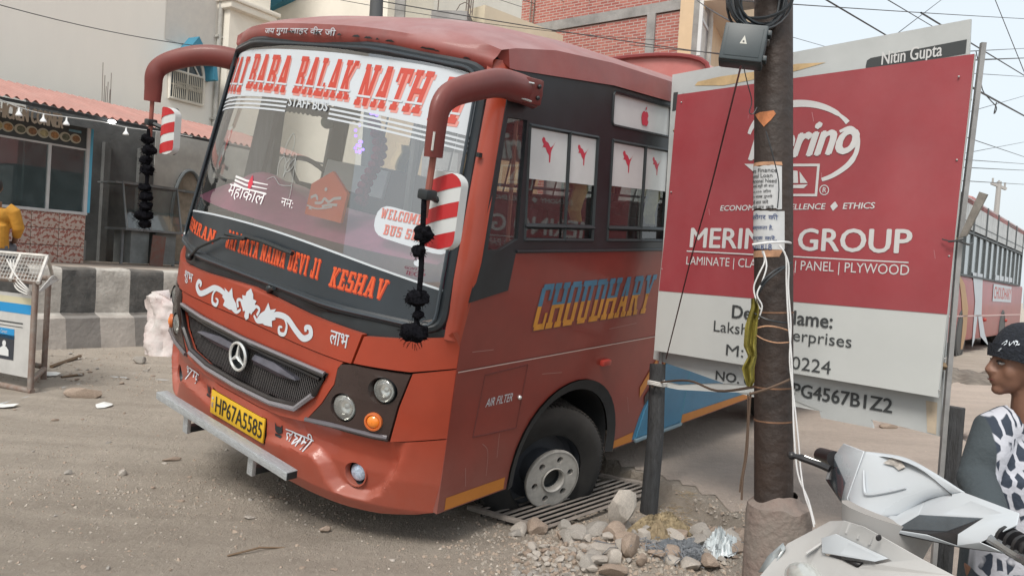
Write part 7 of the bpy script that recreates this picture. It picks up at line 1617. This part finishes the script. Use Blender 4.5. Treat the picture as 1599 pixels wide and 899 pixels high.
# embroidered squiggle on the hat
def hf(a, z, o=0): q = math.cos(max(0, min(1, (z-.02)/.10))*math.pi/2)**.8; return hd_ @ Vector((.1075*1.03*math.cos(a)*max(q, .2)+.001, .1075*.87*math.sin(a)*max(q, .2), z))
polys('embroidery', [ribbon(smoothpts([(a+.0, b+.006) for a, b in p], 4), .0045) for p in ([(.52, .046), (.60, .058), (.66, .050), (.60, .044), (.70, .040)], [(.72, .056), (.78, .046), (.84, .058), (.90, .050)], [(.88, .060), (.98, .056), (.94, .046), (1.04, .052)], [(.58, .034), (.50, .026), (.56, .030)])], hf, WHT, bo_, off=.0)
# eyes and brows
for s in (1, -1):
    B().ball(hd_ @ Vector((.0795, s*.031, -.006)), .0095, (1, 1.2, .55), 10, 8).out('eye', mat('eye_white', (.28, .26, .25), .3), BY_)
    B().ball(hd_ @ Vector((.0870, s*.032, -.006)), .0042, u=8, v=6).out('iris', INK, BY_)
    B().tube([hd_ @ Vector((.0885, s*.020, -.001)), hd_ @ Vector((.0885, s*.031, .002)), hd_ @ Vector((.081, s*.042, -.003))], .0026, 5).out('eyelid', HAIR, BY_)
    B().tube([hd_ @ Vector((.086, s*.012, .012)), hd_ @ Vector((.085, s*.030, .017)), hd_ @ Vector((.076, s*.048, .010))], .0032, 5).out('eyebrow', HAIR, BY_)
B().tube([hd_ @ Vector((.095, .022, -.060)), hd_ @ Vector((.1005, 0, -.0595)), hd_ @ Vector((.095, -.022, -.060))], .0022, 5).out('lip_line', mat('lip_dark', (.13, .045, .04), .5), BY_)
hr = B()
for s in (1, -1): hr.ball(hd_ @ Vector((.012, s*.074, -.004)), .022, (.8, .4, 1.0))
hr.ball(hd_ @ Vector((-.055, 0, -.02)), .058, (.7, 1.15, .85)); hr.out('hair', HAIR, BY_)
# sweatshirt: plain grey sleeves, brush-patterned front
jb = B(); jb.ball((.02, .0, sh_-.10), .15, (1.18, .78, .92), 26, 18).tube([(.02, 0, sh_-.58), (.02, 0, sh_-.30), (.02, 0, sh_-.10)], [.175, .165, .16], 26); jb.tube([(.01, 0, sh_-.02), (.01, .0, sh_+.055)], [.085, .064], 18)
for s, S0, E0, W0 in ((-1, rs, el, wr), (1, ls_, lel, lwr)):
    jb.tube([Vector((s*.06, 0, S0.z+.01)), S0+Vector((0, 0, .00)), S0.lerp(E0, .5), E0+Vector((0, .01, -.01)), E0.lerp(W0, .55), E0.lerp(W0, .93)], [.070, .066, .062, .060, .050, .042], 18)
for v in jb.bm.verts: v.co += Vector((noise.noise(v.co*10), noise.noise(v.co*10+Vector((5, 0, 0))), noise.noise(v.co*8)))*.010
SW = mat('sweatshirt', (.075, .090, .098), .9, bump=.25, bs=60)
n = SW.node_tree; Lk = n.links.new; tc = n.nodes.new('ShaderNodeTexCoord'); mpg = n.nodes.new('ShaderNodeMapping'); mpg.inputs['Scale'].default_value = (36, 0, 18); mpg.inputs['Rotation'].default_value = (0, R(-24), 0)
vz_ = n.nodes.new('ShaderNodeTexVoronoi'); vz_.feature = 'DISTANCE_TO_EDGE'; vz_.distance = 'CHEBYCHEV' if False else vz_.distance; vz_.inputs['Scale'].default_value = 1; nzz = n.nodes.new('ShaderNodeTexNoise'); nzz.inputs['Scale'].default_value = 20
Lk(tc.outputs['Object'], mpg.inputs[0]); ad_ = n.nodes.new('ShaderNodeVectorMath'); ad_.operation = 'ADD'; sc_ = n.nodes.new('ShaderNodeVectorMath'); sc_.operation = 'SCALE'; sc_.inputs['Scale'].default_value = .38; Lk(tc.outputs['Object'], nzz.inputs[0]); Lk(nzz.outputs[1], sc_.inputs[0]); Lk(mpg.outputs[0], ad_.inputs[0]); Lk(sc_.outputs[0], ad_.inputs[1]); Lk(ad_.outputs[0], vz_.inputs['Vector'])
st1 = n.nodes.new('ShaderNodeMapRange'); st1.inputs[1].default_value = .115; st1.inputs[2].default_value = .16; Lk(vz_.outputs['Distance'], st1.inputs[0])
cw = n.nodes.new('ShaderNodeMix'); cw.data_type = 'RGBA'; cw.inputs[6].default_value = (.46, .47, .52, 1); cw.inputs[7].default_value = (.030, .040, .060, 1); Lk(st1.outputs[0], cw.inputs[0])
spx = n.nodes.new('ShaderNodeSeparateXYZ'); Lk(tc.outputs['Object'], spx.inputs[0])
mk = n.nodes.new('ShaderNodeMapRange'); mk.inputs[1].default_value = -.150; mk.inputs[2].default_value = -.146; Lk(spx.outputs[0], mk.inputs[0]); mk2 = n.nodes.new('ShaderNodeMapRange'); mk2.inputs[1].default_value = .004; mk2.inputs[2].default_value = -.004; Lk(spx.outputs[1], mk2.inputs[0]); mm_ = n.nodes.new('ShaderNodeMath'); mm_.operation = 'MULTIPLY'; Lk(mk.outputs[0], mm_.inputs[0]); Lk(mk2.outputs[0], mm_.inputs[1])
fx = n.nodes.new('ShaderNodeMix'); fx.data_type = 'RGBA'; fx.inputs[6].default_value = (.045, .057, .064, 1); Lk(cw.outputs[2], fx.inputs[7]); Lk(mm_.outputs[0], fx.inputs[0]); Lk(fx.outputs[2], n.nodes['Principled BSDF'].inputs['Base Color'])
fuse(jb.out('sweatshirt', SW, BY_), .009, 3)
tb2 = B()
for s in (-1, 1): tb2.tube([(s*.07+.02, 0, sh_-.50), (s*.09, .0, .45), (s*.09, .02, .10)], [.105, .075, .06], 16)
fuse(tb2.out('trousers', mat('boy_trousers', (.02, .022, .028), .85), BY_), .014)
for s in (-1, 1): B().ball((s*.09, -.05, .045), .05, (.9, 2.1, .85)).out('shoe', BLK, BY_)
# ================================================================== SCOOTER
SO = Vector((.74, 1.5, 0)); sh = Vector((-.98, -.2, 0)).normalized(); slf = Vector((-sh.y, sh.x, 0))
MSC = Matrix(((sh.x, slf.x, 0, SO.x), (sh.y, slf.y, 0, SO.y), (0, 0, 1, 0), (0, 0, 0, 1)))
SCT = empty('scooter', MSC, 'white scooter with dusty front panels parked in the lower right foreground', 'scooter')
def q_(px, py, y):
    r = ray(px, py); t = ((SO-Vector((0, 0, H))).dot(slf)+y)/r.dot(slf); p = Vector((0, 0, H))+r*t-SO; return Vector((p.dot(sh), y, p.z))
WPT = mat('scooter_white', (.46, .50, .54), .22, var=.03, vs=3, dust=.30, dcol=(.50, .48, .45), coat=.6); WPD = mat('scooter_white_dusty', (.44, .45, .455), .35, var=.08, vs=5, dust=.65, dcol=(.34, .31, .28), coat=.3)
LNS = mat('smoked_lens', (.06, .075, .09), .12, coat=.8, var=.3, vs=9); SBK = mat('scooter_black', (.010, .010, .012), .38, var=.2, vs=12, dust=.04)
def shell(name, V_, F_, m, par, sub=2, thick=.003, crease=0.):
    me = bpy.data.meshes.new(name); me.from_pydata([tuple(v) for v in V_], [], F_); bm = bmesh.new(); bm.from_mesh(me); bmesh.ops.recalc_face_normals(bm, faces=bm.faces); bm.to_mesh(me); bm.free()
    o = link(name, me, m, par, 60)
    if thick: md = o.modifiers.new('thick', 'SOLIDIFY'); md.thickness = thick; md.offset = 0
    if sub: b = o.modifiers.new('bevel', 'BEVEL'); b.width = .009; b.segments = 3; b.angle_limit = R(25)
    return o
Pt = dict(A=(1318, 692, -.17), Bb=(1350, 704, -.10), Cc=(1411, 713, -.02), Rr=(1504, 768, .15), S1=(1446, 780, .060), S2=(1401, 805, .03), N=(1339.5, 806, -.03), P=(1323.6, 777, -.09), L1=(1303.6, 716, -.21), L2=(1321, 753, -.13), L3=(1314, 783.6, -.14), L4=(1294, 748, -.235),
  O1=(1297, 720, -.235), O2=(1289.5, 748, -.245), Q=(1339, 817, -.03), T1=(1345, 819.5, -.02), T2=(1382, 827.5, .045), a=(1398, 826, .065), b=(1435, 803.6, .095), c=(1535, 809, .205), d=(1479, 830, .155), e=(1496, 834, .185), f=(1495, 851, .185), g=(1448, 834, .13), U1=(1456, 843.5, .135), U2=(1499, 852.5, .185),
  W1=(1592, 801, .245), W2=(1588, 819.5, .265), W3=(1531, 846, .235), W4=(1568, 862, .265), c2=(1492, 840, .19), Bk=(1460, 738, .075))
Q3 = {k: q_(*v) for k, v in Pt.items()}
def shp_(name, faces, m, par=SCT, **k):
    ks = sorted({x for f_ in faces for x in f_}); V_ = [Q3[x] for x in ks]; return shell(name, V_, [[ks.index(x) for x in f_] for f_ in faces], m, par, **k)
# top panel: domed grid between front and back edges
def edgecurve(P, t):
    t *= len(P)-1; k = min(int(t), len(P)-2); return P[k].lerp(P[k+1], t-k)
fe = smoothpts([Q3[x] for x in ('P', 'N', 'S2', 'S1', 'Rr')][:4], 6); be = smoothpts([Q3[x] for x in ('Bb', 'Cc', 'Bk', 'Rr')], 6)
def top(u, v):
    a = edgecurve(fe, u); b = edgecurve(be, u); p = a.lerp(b, v); bul = math.sin(math.pi*v)*math.sin(math.pi*min(1, max(0, u)))*.010; return p+Vector((.6, 0, .8))*bul
b_ = B(); b_.grid(top, 26, 16); tp_ = b_.out('top_panel', WPT, SCT, 60); md = tp_.modifiers.new('thick', 'SOLIDIFY'); md.thickness = .004
def topo(u, v, o=.0): return top(u, v)+Vector((.55, .0, .83)).normalized()*o
# raised V crease and torn sticker
def pxtop(px, py):
    best = None
    for i in range(41):
        for j in range(25):
            u, v = i/40, j/24; p = MSC @ top(u, v); 
            cx_ = cam.matrix_world.inverted() @ p; x = 799.5+FP*cx_.x/-cx_.z; y = 449.5-FP*cx_.y/-cx_.z; d_ = (x-px)**2+(y-py)**2
            if best is None or d_ < best[0]: best = (d_, u, v)
    return best[1], best[2]
vv = [topo(*pxtop(*q), .004) for q in ((1350, 738), (1353, 765), (1358, 775), (1385, 770), (1414, 763))]
b_ = B(); b_.tube(smoothpts(vv, 5), [.0006+.0028*math.sin(math.pi*min(1, .12+k/24*.85)) for k in range(21)], 6); b_.out('v_crease', WPT, tp_)
st = [pxtop(*q) for q in ((1380, 727), (1392, 716), (1406, 720), (1415, 730), (1404, 738), (1396, 730))]
polys('torn_sticker', [st], lambda u, v, o=0: topo(u, v, .0045+o), mat('sticker_grey', (.36, .33, .30), .7, var=.5, vs=60), tp_, off=.0)
shp_('far_wing', [('A', 'Bb', 'P', 'L2', 'L1'), ('P', 'L2', 'L3'), ('P', 'L3', 'Q', 'N'), ('A', 'L1', 'O1'), ('L1', 'L4', 'O2', 'O1')], WPT)
shp_('far_indicator_lens', [('L1', 'L2', 'L3', 'L4')], LNS)
shp_('nose_band', [('N', 'S2', 'T2', 'T1', 'Q'), ('S2', 'S1', 'b', 'a', 'T2')], WPT)
shp_('near_wing', [('S1', 'Rr', 'W1', 'c', 'b'), ('c', 'W1', 'W2', 'W3', 'f', 'e'), ('f', 'W3', 'W4', 'U2'), ('a', 'g', 'f', 'U2', 'U1', 'T2')], WPT)
shp_('near_indicator_lens', [('a', 'b', 'c', 'd')], LNS); shp_('lens_surround', [('a', 'd', 'g'), ('d', 'c', 'e'), ('d', 'e', 'f', 'g')], SBK)
# underside and steering neck
und = [q_(1345, 820, .0), q_(1456, 844, .13), q_(1499, 852, .18)]
shell('cowl_underside', [q_(1345, 819, -.02), q_(1400, 832, .07), q_(1499, 853, .185), q_(1568, 862, .262), Vector((-.18, .20, .92)), Vector((-.17, -.2, .93)), Q3['O2'], Q3['L3']], [(0, 1, 2, 3, 4, 5, 6, 7)], SBK, SCT, sub=0)
b_ = B(); b_.tube([Vector((.0, 0, .93)), Vector((.02, 0, .82)), Vector((.05, 0, .62))], [.085, .06, .07], 16); b_.out('steering_neck', mat('neck_grey', (.30, .30, .30), .6, dust=.5), SCT)
b_ = B(); b_.ball(q_(1372, 839, .09), .006, (1, .3, 1)); b_.out('neck_hole', SBK, SCT)
# rear half of the cowl seen only from the rider's side
b_ = B(); b_.grid(lambda u, v: (Vector((-.02, -.22+.44*u, .965+.07*math.sin(math.pi*u))) + Vector((-.12*v, 0, -.02*v-.05*v*v))), 16, 4); b_.out('instrument_cowl', SBK, SCT)
# grips and levers
gl = q_(1282, 710, -.28); gl2 = q_(1303, 716, -.21)
b_ = B(); b_.tube([gl2, gl], [.017, .0165], 14).ball(gl, .0165, (1, .5, 1)); b_.out('grip', SBK, SCT); B().lathe([(.013, 0), (.013, .006), (.001, .006)], Matrix.Translation(gl) @ Vector((0, -1, 0)).to_track_quat('Z', 'Y').to_matrix().to_4x4(), 12).out('bar_end', CHR, SCT)
lv = [q_(x, y, yy) for x, y, yy in ((1296, 732, -.20), (1275, 723, -.225), (1250, 714, -.25), (1236, 711, -.265))]
b_ = B(); b_.tube(smoothpts(lv, 4), [.008]*9+[.006]*4, 8).ball(lv[-1], .0095); b_.out('brake_lever', SBK, SCT)
B().tube([q_(1256, 716, -.243)+Vector((0, 0, .006)), q_(1284, 727, -.215)+Vector((0, 0, .006))], .0025, 5).out('lever_edge', CHR, SCT)
g1 = q_(1560, 835, .235); g2 = Vector((-.03, .36, .955)); b_ = B(); b_.tube([g1+Vector((-.02, -.03, 0)), g1.lerp(g2, .5), g2], [.020, .018, .017], 14)
for k in range(4): p = g1.lerp(g2, .1+.12*k); b_.tube([p, p+Vector((0, .006, 0))], [.022, .022], 14)
b_.out('grip', SBK, SCT)
lv = [q_(x, y, yy) for x, y, yy in ((1545, 840, .24), (1565, 852, .26), (1590, 868, .29), (1608, 878, .32))]; B().tube(smoothpts(lv, 4), .0075, 8).out('brake_lever', mat('lever_steel', (.30, .30, .30), .25, metal=.8), SCT)
# mirrors stay folded away; apron (front body) below
ap_ = dict(a=(1183, 903, -.13), b=(1230, 848, -.13), c=(1297, 813, -.07), d=(1319, 812, -.01), e=(1350, 822, .05), f=(1392, 845, .10), g=(1440, 872, .15), h=(1492, 899, .20), i=(1470, 925, .21), j=(1380, 940, .13), k=(1300, 950, .03), l=(1235, 945, -.07), m=(1288, 843, -.05), n=(1310, 836, -.01), o=(1393, 875, .10), p=(1371, 880, .085), q=(1289, 866, -.035), r=(1262, 868, -.065), s=(1283, 846, -.06), t=(1318, 875, .01), u=(1350, 879, .05), v=(1340, 886, .045))
A3 = {k: q_(*v) for k, v in ap_.items()}
def ash(name, faces, m, dz=0., **k):
    ks = sorted({x for f_ in faces for x in f_}); return shell(name, [A3[x]+Vector((dz, 0, dz*.6)) for x in ks], [[ks.index(x) for x in f_] for f_ in faces], m, SCT, **k)
ash('apron', [('a', 'b', 'r', 'l'), ('b', 'c', 's', 'r'), ('c', 'd', 'n', 'm', 's'), ('d', 'e', 'f', 'o', 'n'), ('f', 'g', 'p', 'o'), ('g', 'h', 'j', 'v', 'u', 'p'), ('h', 'i', 'j'), ('r', 's', 'm', 'q', 't', 'v', 'j', 'k', 'l')], WPD)
ash('badge_panel', [('m', 'n', 'o', 'p', 'q')], WPT, dz=.007); ash('apron_slot', [('t', 'u', 'v')], SBK, dz=.003, sub=0)
def bdg(u, v, o=0):
    a, b, c = A3['m'], A3['o'], A3['q']; return a.lerp(b, u)+(c-a)*(v)+Vector((.007, 0, .0042))+Vector((.6, 0, .8))*(.0025+o)
txt('badge_lettering', 'Destini', (.12, .62, .62, .10), lambda u, v, o=0: bdg(u, v, 0), SBK, SCT, bold=.01, shear=.2) if 0 else polys('badge_script', [ribbon(smoothpts(p, 4), .035) for p in ([(.10, .2), (.16, .0), (.22, .25), (.12, .30)], [(.20, .3), (.26, .05), (.30, .35), (.36, .1)], [(.36, .4), (.42, .25), (.46, .45), (.52, .35), (.56, .5)])], bdg, mat('badge_dark', (.12, .12, .12), .4), SCT, off=0)
# ribs on the shoulder of the apron
for k in range(3):
    a = A3['d'].lerp(A3['f'], .18+.26*k); b = A3['n'].lerp(A3['o'], .16+.22*k); B().tube([a.lerp(b, .15)+Vector((.004, 0, .006)), a.lerp(b, .8)+Vector((.004, 0, .006))], .003, 5).out('apron_rib', WPD, SCT)
for y0, y1 in ((-.13, -.02),): B().tube([q_(1262, 868, -.06)+Vector((.004, 0, .006)), q_(1289, 850, -.05)+Vector((.004, 0, .006))], .003, 5).out('apron_rib', WPD, SCT)
hl_ = q_(1258, 905, -.06); b_ = B(); b_.ball(hl_, .060, (.55, .95, .55), 20, 14); b_.out('headlamp', mat('scooter_lamp', (.45, .46, .44), .12, metal=.3, coat=.8, var=.25, vs=14), SCT)
sl_ = [q_(1190, 897, -.14), q_(1205, 872, -.14), q_(1229, 851, -.13), q_(1232, 860, -.11), q_(1210, 895, -.12)]; shell('side_lamp', [p+Vector((.006, -.004, .004)) for p in sl_], [(0, 1, 2, 3, 4)], mat('clear_lens', (.30, .33, .34), .15, coat=.7), SCT, sub=0)
# inner leg shield, body, seat, wheels (mostly outside the picture)
b_ = B(); b_.prism([(-.02, .19, .82), (-.06, .22, .60), (-.10, .22, .30), (-.02, .2, .28), (.02, .2, .6), (.02, .17, .78)], (0, -.34, 0)); b_.out('leg_shield', SBK, SCT)
b_ = B(); b_.prism([(.02, .24, .86), (-.30, .28, .84), (-.34, .28, .35), (.05, .24, .30)], (0, -.03, 0)) if 0 else None
b_ = B(); b_.box((-.33, 0, .27), (.50, .34, .07), bev=.02); b_.out('footboard', SBK, SCT)
b_ = B(); b_.ball((-.95, 0, .52), .30, (1.5, .55, .72), 24, 16); b_.out('rear_body', WPT, SCT); b_ = B(); b_.ball((-.86, 0, .74), .25, (1.5, .55, .30), 24, 12); b_.out('seat', SBK, SCT)
for x in (.34, -.98):
    w2 = empty('wheel'); w2.parent = SCT; w2.location = (x, 0, .23)
    B().tube([(.19*math.cos(R(a)), 0, .19*math.sin(R(a))) for a in range(0, 361, 12)], .042, 12, False).out('tyre', TYR, w2); B().lathe([(.15, -.02), (.15, .02), (.04, .03), (.001, .03)], Matrix.Rotation(R(90), 4, 'X'), 24).out('rim', RIMW, w2)
b_ = B(); b_.grid(lambda u, v: Vector((.34+.25*math.cos(R(20+150*u)), -.06+.12*v, .24+.26*math.sin(R(20+150*u))+.03*math.sin(math.pi*v))), 18, 6); b_.out('front_mudguard', WPD, SCT)
for s in (-1, 1): B().cyl((.34, s*.07, .23), (.12, s*.06, .62), .018).out('fork_leg', SBK, SCT)
